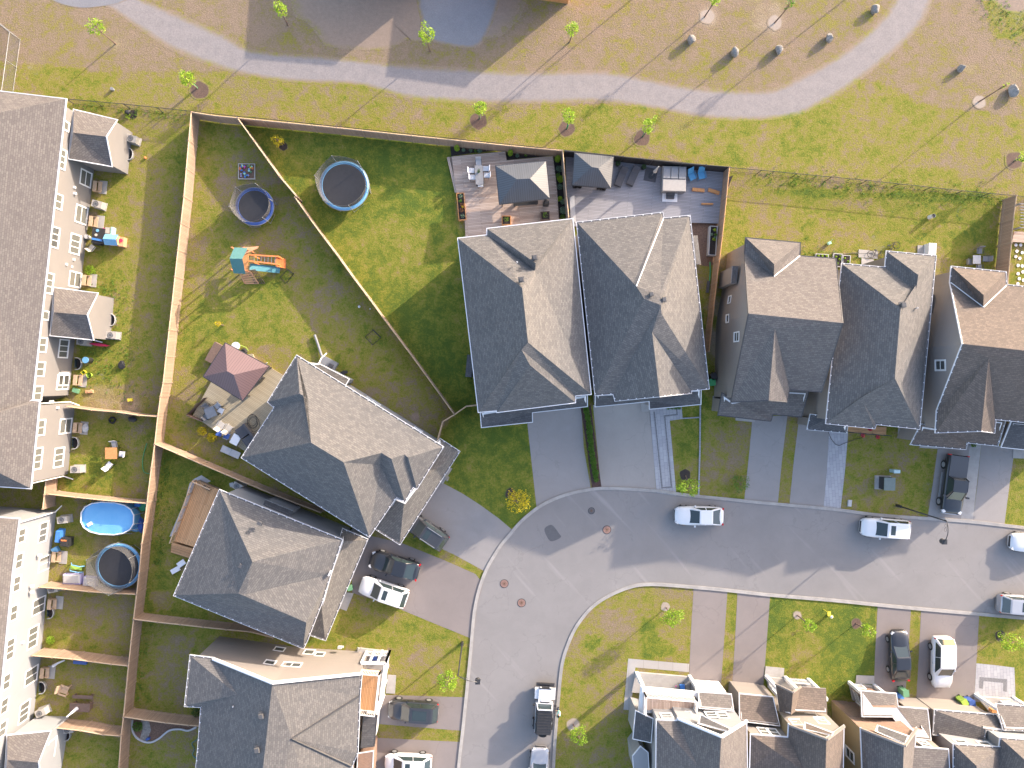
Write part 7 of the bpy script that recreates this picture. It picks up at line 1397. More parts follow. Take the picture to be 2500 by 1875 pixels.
# trampolines
def trampoline(label, k, x, y, r, pad, netm='net_black', h=.9, poles=6, ph=2.5, a0=.3, net=(0, 1), padw=.28):
    c = P(k, x, y, h); root = thing('trampoline', label, 'trampoline', Vector((c.x, c.y, 0)), group='round trampolines in the backyards'); n = 40
    m = MB(); i_ = circ(c, r-padw, n); m.face([p+Vector((0, 0, -.01)) for p in i_]); m.build('mat', 'tramp_mesh', root)
    o_ = circ(c, r, n); m = MB()
    for i in range(n): j = (i+1) % n; u = Vector((0, 0, .05)); m.face([i_[i]+u*0, i_[j]+u*0, i_[j].lerp(o_[j], .5)+u, i_[i].lerp(o_[i], .5)+u]); m.face([i_[i].lerp(o_[i], .5)+u, i_[j].lerp(o_[j], .5)+u, o_[j]-u, o_[i]-u])
    m.build('pad', pad, root, weld=True); m = MB(); m.tube(circ(c-Vector((0, 0, .04)), r+.01, n), .03, 6, closed=True); m.build('frame', 'galvanised', root)
    for i in range(poles):
        a = a0+6.2832*i/poles; p = c+Vector((math.cos(a)*(r+.06), math.sin(a)*(r+.06), 0))
        MB().tube([Vector((p.x, p.y, 0)), Vector((p.x, p.y, ph+.05))], .03, 8).build('pole', 'galvanised', root)
        b2 = c+Vector((math.cos(a+.5)*r*.97, math.sin(a+.5)*r*.97, 0)); MB().tube([p*1-Vector((0, 0, .1)), Vector((p.x, p.y, .05)), Vector((b2.x, b2.y, .05)), b2-Vector((0, 0, .1))], .022, 6).build('leg', 'galvanised', root)
    m = MB(); N_ = poles*8
    def np_(i, z):
        t = (i/8) % 1; sag = 4*t*(1-t); a = a0+6.2832*i/N_; rr = (r+.04)*(1-.05*sag) if z > 1 else r-padw*.9
        return c+Vector((math.cos(a)*rr, math.sin(a)*rr, z-.22*sag if z > 1 else z))
    lo = [0.03, .8, 1.6]; zt = ph-h
    for i in range(int(N_*net[0]), int(N_*net[1])):
        m.face([np_(i, .03), np_(i+1, .03), np_(i+1, zt), np_(i, zt)])
    m.build('safety_net', netm, root, weld=True)
    MB().tube([np_(i, zt) for i in range(N_)], .018, 5, closed=True).build('net_rope', 'net_black' if pad != 'x' else pad, root)
trampoline('large trampoline with light blue pad in the lush triangular yard', 1, 762, 1567, 2.28, 'sky_blue_vinyl', ph=2.6, a0=.85, net=(0, 1)); trampoline('smaller trampoline with navy pad below the sandbox', 10, 2148, 152, 1.75, 'navy_vinyl', ph=2.4, a0=.2); trampoline('trampoline with blue pad below the swimming pool', 20, 1000, 1597, 2.1, 'sky_blue_vinyl', ph=2.7, a0=.55)
# oval pool
def pool():
    c = P(20, 905, 1195, 1.0); c.z = 0; a, b = 2.42, 1.5; root = thing('swimming_pool', 'oval blue above-ground pool in the lower left yard', 'swimming pool', c, -.05); n = 16
    E = [Vector((a*math.copysign(abs(math.cos(t))**.8, math.cos(t)), b*math.copysign(abs(math.sin(t))**.8, math.sin(t)), 0)) for t in [6.2832*(i+.5)/n for i in range(n)]]
    m = MB(); U = Vector((0, 0, 1.0))
    for i in range(n): j = (i+1) % n; m.face([E[i]*1.05, E[j]*1.05, E[j]+U, E[i]+U]); m.face([E[j]*.97, E[i]*.97, E[i]*.97+U, E[j]*.97+U])
    m.build('wall', 'sky_blue_vinyl', root, world=False); m = MB(); m.tube([p*1.0+U for p in E], .06, 7, closed=True); m.build('top_rail', 'white_plastic', root, world=False)
    MB().face([p*.965+Vector((0, 0, .82)) for p in E]).build('water', 'pool_water', root, world=False); MB().face([p*.965+Vector((0, 0, .03)) for p in E]).build('liner', 'sky_blue_vinyl', root, world=False)
    for i in range(n): MB().bar(E[i]*1.01+U, E[i]*1.18+Vector((0, 0, .02)), .05).build('support', 'light_grey', root, world=False)
    MB().box((-1.62, -.62, .9), (.42, .3, .18), rz=.6).build('skimmer', 'white_plastic', root, world=False); MB().cyl((-1.55, -.95, .0), .16, .5, 12).build('pump', 'grey_plastic', root, world=False)
    return root
pool()
b = P(20, 1140, 1195, .5); r_ = thing('folded_tarp', 'dark folded cover with blue tarps at the right end of the pool', 'tarp', Vector((b.x, b.y, 0))); rg = random.Random(3)
for mt_, cx, cy, rx, ry, h in (('grey_plastic', -.15, .3, .35, .9, .7), ('blue_plastic', .1, 1.2, .45, .3, .35), ('navy_vinyl', .3, -.7, .35, .8, .25), ('sky_blue_vinyl', -.2, -1.1, .5, .3, .2)):
    m = MB(); n = 14; q = [Vector((b.x+cx+rx*math.cos(6.28*i/n)*rg.uniform(.75, 1.1), b.y+cy+ry*math.sin(6.28*i/n)*rg.uniform(.75, 1.1), 0)) for i in range(n)]; t_ = [p.lerp(Vector((b.x+cx, b.y+cy, 0)), .35)+Vector((0, 0, h*rg.uniform(.7, 1))) for p in q]
    for i in range(n): m.face([q[i], q[(i+1) % n], t_[(i+1) % n], t_[i]])
    m.face(t_); m.build('fold', mt_, r_)
b = P(20, 1190, 1105, .4); r_ = thing('watering_toy', 'green turtle-shaped sandbox against the fence above the pool tarps', 'toy', Vector((b.x, b.y, 0))); MB().cyl(Vector((b.x, b.y, 0)), .42, .22, 16, r2=.3).build('shell', 'green_plastic', r_); MB().box(b+Vector((.3, .3, -.2)), (.3, .25, .2)).build('head', 'green_plastic', r_)
# play set
def playset():
    root = thing('play_set', 'wooden play tower with teal canopy, orange ladder and green slide', 'play set', P(10, 2000, 620)); Z = lambda k, x, y, h: P(k, x, y, h)
    a, b_, c, d = Z(10, 1937, 592, 3.3), Z(10, 2045, 594, 3.3), Z(10, 1975, 498, 2.7), Z(10, 2092, 502, 2.7); e, f = Z(10, 1972, 716, 2.5), Z(10, 2073, 722, 2.5)
    MB().face([c, d, b_, a]).face([a, b_, f, e]).build('canopy', 'teal_canvas', root)
    tw = [Z(10, 2000, 520, 1.3), Z(10, 2100, 520, 1.3), Z(10, 2090, 700, 1.3), Z(10, 1990, 700, 1.3)]
    for p in tw: MB().box(Vector((p.x, p.y, 1.35)), (.11, .11, 2.7)).build('post', 'redwood', root)
    MB().prism(tw if area(tw) > 0 else tw[::-1], 1.25, 1.33).build('platform', 'wood_orange', root)
    w = [Z(10, 2075, 500, 1.4), Z(10, 2190, 500, 1.3), Z(10, 2140, 560, 1.3)]
    MB().prism([Z(10, 2060, 505, 1), Z(10, 2195, 495, 1), Z(10, 2180, 515, 1), Z(10, 2080, 560, 1)], 1.3, 1.42).build('awning', 'peach_plastic', root)
    # monkey bar beam to the right
    A0, A1, B0, B1 = Z(10, 2100, 560, 2.1), Z(11, 260, 595, 2.1), Z(10, 2100, 612, 2.1), Z(11, 150, 628, 2.1)
    A1 = Z(11, 205, 575, 2.0); B1 = Z(11, 200, 640, 1.9)
    for p, q in ((A0, A1), (B0, B1)): MB().bar(p, q, .12, .14).build('beam', 'orange_plastic', root)
    for i in range(7): f_ = .18+.12*i; MB().bar(A0.lerp(A1, f_), B0.lerp(B1, f_), .035).build('rung', 'galvanised', root)
    for p in (A1, B1, A0.lerp(A1, .1), B0.lerp(B1, .1)): MB().bar(Vector((p.x, p.y, 0)), p, .1).build('post', 'orange_plastic', root)
    g0, g1 = Z(11, 190, 590, 1.9), Z(11, 262, 615, .3)
    st = MB(); d0 = (Z(11, 225, 660, 1.0)-Z(11, 225, 585, 1.0)); d0.z = 0
    for i in range(6): p = Z(11, 190, 582, 1.9).lerp(Z(11, 262, 600, .25), i/5); st.bar(p, p+d0, .16, .05)
    st.bar(Z(11, 190, 582, 1.9), Z(11, 265, 600, .15), .06, .12); st.bar(Z(11, 190, 582, 1.9)+d0, Z(11, 265, 600, .15)+d0, .06, .12); st.build('ladder', 'orange_plastic', root)
    s0, s1, t0, t1 = Z(10, 2110, 635, 1.35), Z(11, 222, 662, .25), Z(10, 2105, 690, 1.35), Z(11, 215, 716, .25); sl = MB(); K = 8; pr = None
    for i in range(K+1):
        u = i/K; z = 1.35*(1-u)**1.15+.2*u; p, q = s0.lerp(s1, u), t0.lerp(t1, u); p.z = q.z = z
        if pr: sl.face([pr[0], p, q, pr[1]]); sl.face([pr[0], pr[0]+Vector((0, 0, .16)), p+Vector((0, 0, .16)), p]); sl.face([pr[1], pr[1]+Vector((0, 0, .16)), q+Vector((0, 0, .16)), q])
        pr = (p, q)
    sl.build('slide', 'green_slide', root, weld=True)
    ld = MB(); A, B = Z(10, 2025, 720, 1.3), Z(10, 2065, 800, .05); A2, B2 = Z(10, 2110, 700, 1.3), Z(10, 2180, 800, .05)
    ld.bar(A, B, .09); ld.bar(A2, B2, .09)
    for i in range(6): ld.bar(A.lerp(B, i/5), A2.lerp(B2, i/5), .14, .04)
    ld.build('rock_wall', 'peach_plastic', root)
    nt_ = MB(); A, B, A2, B2 = Z(10, 2110, 690, 1.3), Z(11, 5, 800, .05), Z(11, 10, 685, 1.2), Z(11, 92, 800, .05)
    for i in range(5): nt_.bar(A.lerp(B, i/4), A2.lerp(B2, i/4), .05); nt_.bar(A.lerp(A2, i/4), B.lerp(B2, i/4), .05)
    nt_.build('climbing_net', 'wood_brown', root)
playset()
for lb, k, pts in (('dark metal ground frame beside the play set slide', 11, [(272, 675), (322, 715), (258, 795), (210, 745)]), ('dark square ground frame in the shaded middle of the yard', 11, [(1000, 1190), (1065, 1255), (995, 1318), (930, 1252)])):
    p = [P(k, x, y, .5) for x, y in pts]; r_ = thing('goal_frame', lb, 'frame', Vector((p[0].x, p[0].y, 0)), group='small metal frames on the grass'); MB().tube([Vector((q.x, q.y, .05)) for q in p], .03, 6, closed=True).build('frame', 'black_plastic', r_)
    MB().tube([Vector((p[0].x, p[0].y, .05)), p[0]+Vector((0, 0, .1)), p[1]+Vector((0, 0, .1)), Vector((p[1].x, p[1].y, .05))], .025, 6).build('hoop', 'black_plastic', r_)
def ball(lb, k, x, y, r, mt): 
    b = P(k, x, y, r); bm = bmesh.new(); bmesh.ops.create_icosphere(bm, subdivisions=3, radius=r); me = bpy.data.meshes.new('ball'); bm.to_mesh(me); bm.free(); me.materials.append(MATS[mt]); me.polygons.foreach_set('use_smooth', [True]*len(me.polygons)); o = bpy.data.objects.new('ball', me); COL.objects.link(o); o.location = b; tag(o, lb, 'ball', 'balls lying in the yards')
ball('white ball on the shaded grass left of the diagonal fence', 11, 888, 998, .12, 'white_plastic'); ball('small white ball close to the diagonal fence', 11, 980, 1016, .06, 'white_plastic'); ball('red ball on the townhouse lawn below the bay', 0, 1225, 1332, .12, 'orange_plastic'); ball('white ball beside the left trampoline net below the pool', 20, 838, 1592, .1, 'white_plastic')
b = P(11, 540, 1320, .15); m = MB().tube([P(11, 512, 1235, .2), P(11, 545, 1330, .2), P(11, 572, 1415, .25)], .12, 10); tag(m.build('drain_pipe', 'grey_plastic', loc=P(11, 540, 1320)), 'grey corrugated drain pipe lying above the upper diagonal house', 'drain pipe')
b = P(11, 630, 1480, .4); b.z = 0; r_ = thing('patio_steps', 'dark grey step landing against the white wall of the diagonal house', 'steps', b, -.48); MB().box((0, 0, .25), (1.5, .9, .5)).build('landing', 'grey_plastic', r_, world=False); MB().box((.3, -.1, .5), (.5, .5, .5), taper=.8).build('cover', 'charcoal_cushion', r_, world=False)
b = P(11, 760, 1552, .3); tag(MB().box(b-Vector((0, 0, .1)), (.6, .25, .3), rz=.2).cyl(b, .18, .1).build('hose_reel', 'black_plastic', loc=P(11, 760, 1552)), 'black hose reel against the white wall of the diagonal house', 'hose reel')
b = P(21, 1360, 340, .01); patch('bare_patch', [b+Vector((x, y, 0)) for x, y in ((-.4, .35), (.38, .4), (.4, -.35), (-.35, -.4))], 'bare_soil', .012, sm=2)
# sandbox
b = P(0, 2080, 1445, .2); b.z = 0; r_ = planter('wooden sandbox full of colourful toys in the upper triangular yard', 0, 2080, 1445, (1.55, 1.45), .2, 'beige_cushion', [], soil='sand_ring' if 0 else 'mulch_red', name='sandbox'); rg = random.Random(8)
for i in range(26):
    nm, mt_ = rg.choice((('toy_bucket', 'sky_blue_vinyl'), ('toy_block', 'orange_plastic'), ('toy_truck', 'mint_plastic'), ('toy_shovel', 'blue_plastic'), ('toy_block', 'pink_plastic'), ('toy_block', 'light_green_plastic'), ('toy_block', 'lavender_plastic'), ('toy_truck', 'yellow_plastic')))
    p = Vector((b.x+rg.uniform(-.6, .6), b.y+rg.uniform(-.55, .55), .2)); m = MB(); m.box(p+Vector((0, 0, .05)), (rg.uniform(.1, .26), rg.uniform(.08, .2), .12), rz=rg.uniform(0, 3)); m.cyl(p+Vector((.05, 0, .05)), .05, .14, 8); tag(m.build(nm, mt_, loc=p), 'small %s toy lying among the others in the wooden sandbox' % mt_.split('_')[-2].replace('vinyl', 'blue'), 'toy', 'toys in the sandbox')
# boulders
def boulder(lb, k, x, y, rx, ry, h, seed, mt='stone', rz=0.0):
    rg = random.Random(seed); b = P(k, x, y, h*.6); b.z = 0; bm = bmesh.new(); bmesh.ops.create_icosphere(bm, subdivisions=3, radius=1.0); 
    pl_ = [Vector((rg.gauss(0, 1), rg.gauss(0, 1), rg.gauss(0, .6))).normalized() for _ in range(12)]; dd = [rg.uniform(.55, .86) for _ in pl_]
    for v in bm.verts:
        c = v.co.normalized(); s = 1.0
        for n_, d_ in zip(pl_, dd):
            t = c.dot(n_)
            if t > 0 and t*s > d_: s = d_/t
        c = c*s*(1+rg.uniform(-.015, .015)); v.co = Vector((c.x*rx, c.y*ry, max(-.1, c.z*h*.55+h*.45)))
    me = bpy.data.meshes.new('boulder'); bm.to_mesh(me); bm.free(); me.materials.append(MATS[mt]); o = bpy.data.objects.new('boulder', me); COL.objects.link(o); o.location = b; o.rotation_euler = (0, 0, rz); tag(o, lb, 'boulder', 'boulders on the park grass'); return o
boulder('flat-topped squarish grey boulder, leftmost of the park boulders', 2, 1552, 330, .44, .60, .8, 11, rz=.1); boulder('tall oval boulder second from the left in the park', 2, 1918, 425, .40, .60, .85, 12, rz=.1); boulder('round dark boulder in the middle of the boulder row', 3, 150, 412, .50, .56, .75, 13)
boulder('pointed pale boulder left of the path curve', 3, 575, 318, .46, .58, .85, 14, rz=-.3); boulder('pale angular boulder nearest the top edge beside the path', 3, 962, 78, .54, .50, .8, 15, rz=.3); boulder('small rounded boulder right of the path', 3, 1693, 572, .40, .50, .7, 16, rz=-.4); boulder('large pale boulder near the right edge of the park', 3, 2135, 760, .58, .66, .8, 17, rz=-.5)
b = P(0, 955, 758, .15); tag(MB().cyl(P(0, 955, 758), .15, .3, 12).build('marker_post', 'grey_plastic', loc=P(0, 955, 758)), 'small grey stump post in the park grass above the stucco row', 'post')
# ---------------- things along the stucco row
def ac(lb, k, x, y, rz=-.1, s=1.0):
    b = P(k, x, y, .75*s); b.z = 0; r_ = thing('air_conditioner', lb, 'air conditioner', b, rz, 'air conditioners along the townhouse walls'); MB().box((0, 0, .06), (1.05*s, .75*s, .1)).build('pad', 'concrete', r_, world=False); MB().box((0, 0, .46*s), (.92*s, .62*s, .72*s)).build('case', 'ac_case', r_, world=False)
    f = MB(); f.tube([(.24*math.cos(a)*s-.08, .24*math.sin(a)*s, .825*s) for a in [i*.3927 for i in range(16)]], .02, 5, closed=True); [f.bar((-.08-.24*math.cos(a)*s, -.24*math.sin(a)*s, .828*s), (-.08+.24*math.cos(a)*s, .24*math.sin(a)*s, .828*s), .012) for a in [i*.785 for i in range(4)]]; f.build('fan_grille', 'dark_metal', r_, world=False)
    MB().cyl((-.08, 0, .815*s), .2*s, .008, 16).build('fan', 'grey_plastic', r_, world=False)
for a_ in (('air conditioner at the upper bay of the stucco row', 0, 1110, 1170, -.25), ('air conditioner above the first large patio window of the stucco row', 10, 818, 132, -.25), ('air conditioner at the lower bay front of the stucco row', 10, 940, 1238, -.1), ('air conditioner in the shade under the lower bay of the stucco row', 10, 692, 1292, -.1), ('air conditioner at the bottom corner of the stucco row', 20, 638, 782, 0), ('air conditioner at the top corner of the white row', 20, 527, 1208, .1), ('air conditioner beside the picnic bench yard of the white row', 30, 342, 1195, .35), ('air conditioner behind the fence below the lower trampoline', 30, 445, 150, .2), ('air conditioner in the corner under the bottom cross fence', 30, 575, 1335, .1)): ac(*a_)
def well(lb, k, x, y, rz=0):
    b = P(k, x, y, .15); b.z = 0; r_ = thing('window_well', lb, 'window well', b, rz, 'basement window wells along the townhouse walls'); m = MB(); n = 10; A = [Vector((-.28, -.55, 0))]+[Vector((-.1+.4*math.cos(t), .55*math.sin(t), 0)) for t in [-1.3+2.6*i/n for i in range(n+1)]]+[Vector((-.28, .55, 0))]
    for p, q in zip(A, A[1:]): m.face([p, q, q+Vector((0, 0, .3)), p+Vector((0, 0, .3))])
    m.build('liner', 'galvanised', r_, world=False); MB().tube([p+Vector((0, 0, .3)) for p in A], .035, 6).build('rim', 'light_grey', r_, world=False); MB().face([p*.98+Vector((0, 0, .02)) for p in A]).build('gravel', 'black_soil', r_, world=False); MB().box((-.27, 0, .16), (.04, .8, .3)).build('window', 'car_glass', r_, world=False)
for a_ in (('window well beside the upper bay of the stucco row', 0, 1098, 1302), ('window well beside the lower bay of the stucco row', 10, 950, 1110), ('window well next to the blue barrel of the stucco row', 10, 665, 1478), ('window well between two windows at the bottom of the stucco row', 20, 640, 558), ('window well above the large window in the white row', 30, 430, 345), ('window well beside the yellow wooden chair in the white row', 30, 362, 978), ('window well in the bottom left fenced corner', 30, 570, 1375)): well(*a_)
def stoop(lb, k, x, y, k2, x2, y2, s2=(.7, 1.2), rz=-.1, mt='wood_pale', slab=True):
    b = P(k, x, y, .4); b.z = 0; r_ = thing('back_steps', lb, 'steps', b, rz, 'small wooden back steps of the townhouses'); MB().box((-.12, 0, .5), (.34, .95, .06)).build('tread', mt, r_, world=False); MB().box((.22, 0, .25), (.34, .95, .06)).build('tread', mt, r_, world=False)
    for s in (-1, 1): MB().box((0, s*.44, .2), (.6, .05, .4)).build('stringer', mt, r_, world=False)
    if slab: sheet('patio_slab', [P(k2, x2, y2)+Quaternion((0, 0, 1), rz) @ Vector((sx*s2[0]/2, sy*s2[1]/2, 0)) for sx, sy in ((-1, -1), (1, -1), (1, 1), (-1, 1))], 'concrete', .012, thick=.05)
for a_ in (('small back steps at the shaded window below the upper bay', 0, 815, 1572, 0, 872, 1582), ('back steps above the toy corner of the stucco row', 10, 782, 278, 10, 848, 285), ('back steps in the weedy middle of the stucco row', 10, 725, 775, 10, 785, 778), ('back steps near the coloured buckets of the stucco row', 10, 650, 1618, 10, 702, 1622), ('back steps of the orange table yard', 20, 648, 430, 20, 712, 432), ('back steps facing the lower left trampoline', 20, 468, 1520, 20, 536, 1522), ('back steps below the trampoline fence of the white row', 30, 432, 278, 30, 503, 262), ('back steps of the picnic bench yard', 30, 370, 858, 30, 435, 850)): stoop(*a_)
# toy corner
table('black square patio table crowded with toys at the stucco row', 10, 828, 400, (1.15, 1.45), 'black_plastic', rz=-.1)
for lb, mt_, x, y, s in (('blue frisbee on the black toy table', 'sky_blue_vinyl', 822, 355, .14), ('pale ring on the black toy table', 'beige_cushion', 810, 392, .13)): b = P(10, x, y, .79); tag(MB().cyl(b-Vector((0, 0, .02)), s, .03, 16).build('toy', mt_, loc=b), lb, 'toy')
b = P(10, 820, 432, .8); tag(MB().box(b, (.95, .18, .14), rz=-.2).build('pool_noodle', 'blue_plastic', loc=b), 'rolled blue mat lying across the black toy table', 'toy')
b = P(10, 815, 460, .6); tag(MB().box(b-Vector((0, 0, .25)), (.75, .3, .5), rz=-.1).build('storage_box', 'dark_metal', loc=Vector((b.x, b.y, 0))), 'dark storage box below the black toy table', 'box')
b = P(10, 945, 435, .9); b.z = 0; r_ = thing('playhouse', 'blue roofed orange toy playhouse on the townhouse lawn', 'playhouse', b, -.06); MB().box((0, 0, .5), (1.05, .8, 1.0)).build('wall', 'peach_plastic', r_, world=False); m = MB(); A = [Vector((x, y, z)) for x, y, z in ((-.6, -.5, .98), (.6, -.5, .98), (.6, 0, 1.35), (-.6, 0, 1.35), (-.6, .5, .98), (.6, .5, .98))]; m.face([A[0], A[1], A[2], A[3]]); m.face([A[3], A[2], A[5], A[4]]); m.build('roof', 'sky_blue_vinyl', r_, world=False)
b = P(10, 1022, 450, .5); b.z = 0; r_ = thing('toy_kitchen', 'orange toy bench with red seat beside the blue roofed playhouse', 'toy', b, -.1); MB().box((0, 0, .3), (.55, .85, .6)).build('body', 'peach_plastic', r_, world=False); MB().cyl((.05, .1, .6), .16, .12, 12).build('seat', 'red_plastic', r_, world=False)
b = P(10, 925, 358, .4); b.z = 0; r_ = thing('toy_slide', 'pale toy slide with mint rail beside the black toy table', 'toy', b, -.1); MB().box((-.12, 0, .3), (.55, .7, .5), taper=.8).build('body', 'beige_cushion', r_, world=False); MB().box((.28, 0, .3), (.16, .7, .6)).build('rail', 'mint_plastic', r_, world=False)
tag(MB().cyl(P(10, 752, 415), .2, .5, 14).build('bucket', 'light_grey', loc=P(10, 752, 415)), 'white round bucket left of the black toy table', 'bucket'); b = P(10, 775, 500, .4); b.z = 0; chair('beige folded chair against the wall below the toy table', 10, 775, 500, 'beige_cushion', .9, grp=None)
b = P(10, 885, 345, .3); tag(MB().box(b, (.35, .14, .12), rz=-.5).build('toy', 'pink_plastic', loc=b), 'pink toy beside the mint toy slide', 'toy')
b = P(10, 835, 1318, .3); b.z = 0; r_ = thing('kayak', 'red kayak lying in the shade under the lower bay', 'kayak', b, -.12); m = MB(); m.tube([(-.9, 0, .2), (-.6, 0, .18), (0, 0, .16), (.6, 0, .18), (.9, 0, .2)], .17, 10); m.build('hull', 'red_plastic', r_, world=False)
for v in r_.children[0].data.vertices: v.co.y *= max(.15, 1-abs(v.co.x)**2*1.1)
b = P(10, 720, 1448, .9); b.z = 0; r_ = thing('rain_barrel', 'black rain barrel with sky blue lid beside the stucco wall', 'barrel', b); MB().cyl((0, 0, 0), .26, .85, 18).build('barrel', 'black_plastic', r_, world=False); MB().cyl((0, 0, .85), .29, .06, 18).build('lid', 'sky_blue_vinyl', r_, world=False)
for lb, x, y, mt_ in (('square yellow bucket near the back steps', 700, 1552, 'yellow_plastic'), ('round lime bucket with seedlings near the back steps', 748, 1575, 'lime_plastic')): b = P(10, x, y, .3); b.z = 0; r_ = thing('bucket', lb, 'bucket', b); (MB().cyl((0, 0, 0), .2, .3, 16 if 'round' in lb else 4, r2=.24, cap=False)).build('tub', mt_, r_, world=False); MB().leaves((0, 0, .25), (.14, .14, .08), 40, .07).build('plant', 'leaf_green', r_, world=False)
boulder('heap of black plastic sheeting in the sunny grass of the stucco row', 10, 1025, 1482, .38, .5, .45, 31, 'black_plastic'); o = bpy.data.objects['boulder.007']; o.name = 'plastic_heap'; o['category'] = 'plastic sheet'; del o['group']
boulder('black plant bag standing in the corner by the park fence', 0, 1072, 948, .38, .3, .5, 33, 'black_plastic'); o = bpy.data.objects['boulder.007'] if 'boulder.007' in bpy.data.objects else bpy.data.objects['boulder.008']; o.name = 'plant_bag'; o['category'] = 'plant bag'; del o['group']
b = P(20, 1097, 195, .2); tag(MB().box(b-Vector((0, 0, .08)), (.36, .24, .2), rz=.15).box(b+Vector((0, 0, .05)), (.4, .28, .05), rz=.15).build('crate', 'yellow_plastic', loc=P(20, 1097, 195)), 'small yellow crate in the weeds above the top cross fence', 'crate')
b = P(20, 755, 124, .1); tag(MB().box(b, (.7, .28, .12), rz=.05).box(b+Vector((.1, .05, .08)), (.4, .2, .08), rz=.4).build('cloth_bundle', 'peach_plastic', loc=b), 'pale orange cloth bundle near the wall corner', 'cloth'); b = P(20, 638, 116, .2); tag(MB().box(b-Vector((0, 0, .06)), (.55, .38, .28), rz=-.3).build('storage_tub', 'light_green_plastic', loc=b), 'dull green tub against the wall above the cross fence', 'tub')
table('square orange wooden table in the lower stucco yard', 20, 936, 645, (1.08, 1.05), 'wood_orange', rz=0)
for lb, x, y, rz in (('pale chair above the orange table', 965, 572, -1.4), ('white chair right of the orange table', 1028, 650, 3.0), ('white chair tipped over below the orange table', 922, 745, .9)): chair(lb, 20, x, y, 'white_plastic' if 'white' in lb else 'light_grey', rz, grp='chairs around the orange table', lean=.5 if 'tipped' in lb else .2)
m = MB(); c = P(20, 948, 366, .1); m.tube([c+Vector((.26*math.cos(a), .26*math.sin(a), 0)) for a in [i*.3927 for i in range(16)]], .09, 8, closed=True); tag(m.build('tyre', 'rubber', loc=c), 'old tyre lying in the upper part of the orange table yard', 'tyre')
boulder('black rubbish bags by the cross fence of the orange table yard', 20, 1108, 358, .5, .3, .4, 35, 'black_plastic'); o = [o for o in bpy.data.objects if o.get('label', '').startswith('black rubbish')][0]; o.name = 'rubbish_bag'; o['category'] = 'rubbish bag'; del o['group']
m = MB(); m.tube(smooth(PL([20, (1240, 560), (1215, 640), (1203, 720), (1215, 800), (1265, 815), (1285, 790)], .05), 4), .035, 6); tag(m.build('garden_hose', 'green_plastic', loc=P(20, 1210, 700)), 'dark green hose arcing through the grass right of the orange table', 'hose')
b = P(20, 718, 430, .25); boulder('bundle of plastic bags on the slab beside the back steps', 20, 716, 432, .3, .5, .4, 37, 'light_grey'); o = [o for o in bpy.data.objects if o.get('label', '').startswith('bundle of plastic')][0]; o.name = 'bag_bundle'; o['category'] = 'bags'; del o['group']
# white row yards
b = P(20, 490, 1350, .6); b.z = 0; r_ = thing('covered_bench', 'blue tarp draped over furniture against the white wall', 'tarp', b, -.12); MB().box((0, 0, .35), (.55, 1.35, .7), taper=.75).build('tarp', 'blue_plastic', r_, world=False)
b = P(20, 540, 1398, .9); b.z = 0; r_ = thing('barbecue', 'black barbecue beside the blue tarp in the pool yard', 'barbecue', b, -.1); MB().box((0, 0, .42), (.75, .8, .82)).build('cart', 'dark_metal', r_, world=False); MB().box((0, 0, .9), (.6, .65, .15), taper=.85).build('lid', 'black_plastic', r_, world=False); MB().box((0, .2, .99), (.5, .12, .03)).build('handle', 'orange_plastic', r_, world=False)
tag(MB().box(P(20, 470, 1460, .2), (.55, .5, .35), rz=.5).build('storage_box', 'sky_blue_vinyl', loc=P(20, 470, 1460)), 'light blue box at the wall below the blue tarp', 'box')
b = P(20, 628, 1618, .5); b.z = 0; r_ = thing('toy_slide', 'lime toy slide with blue side rails below the pool', 'toy', b, -.25); MB().box((0, 0, .25), (1.0, .3, .08), ry=.3).build('chute', 'lime_plastic', r_, world=False)
for s in (-1, 1): MB().tube([(-.6, s*.28, .1), (-.3, s*.28, .55), (.4, s*.28, .5), (.65, s*.28, .1)], .05, 7).build('rail', 'sky_blue_vinyl', r_, world=False)
for lb, x, y, rz in (('left lavender storage seat by the trampoline fence', 600, 70, 0), ('right lavender storage seat by the trampoline fence', 748, 95, -.1)): b = P(30, x, y, .55); b.z = 0; r_ = thing('storage_bench', lb, 'storage box', b, rz, 'lavender storage seats'); MB().box((0, 0, .25), (1.7 if 'left' in lb else 1.2, 1.0, .5), taper=.93).build('box', 'lavender_plastic', r_, world=False); MB().box((0, .05, .55), (1.55 if 'left' in lb else 1.05, .8, .1), taper=.85).build('lid', 'light_grey', r_, world=False)
b = P(30, 540, 1000, .4); b.z = 0; r_ = thing('wooden_armchair', 'yellow wooden garden armchair in the picnic bench yard', 'chair', b, -.35); MB().box((0, 0, .35), (.7, .7, .06)).build('seat', 'wood_orange' if 0 else 'wood_pale', r_, world=False); MB().box((-.4, 0, .62), (.1, .72, .62), ry=-.35).build('backrest', 'wood_pale', r_, world=False); [MB().box((.05, s*.42, .55), (.8, .14, .05)).box((.35, s*.42, .27), (.08, .08, .52)).build('armrest', 'wood_pale', r_, world=False) for s in (-1, 1)]
b = P(30, 672, 1150, .74); b.z = 0; r_ = thing('picnic_table', 'brown wooden picnic table with one bench in the bottom left yard', 'picnic table', b, -.06); MB().box((0, 0, .72), (1.85, .78, .06)).build('table_top', 'wood_brown', r_, world=False); MB().box((.05, .85, .42), (1.85, .32, .06)).build('bench_seat', 'wood_brown', r_, world=False)
for s in (-1, 1): MB().box((s*.75, 0, .35), (.1, .6, .7)).box((s*.75, .85, .2), (.1, .3, .38)).build('leg', 'wood_brown', r_, world=False)
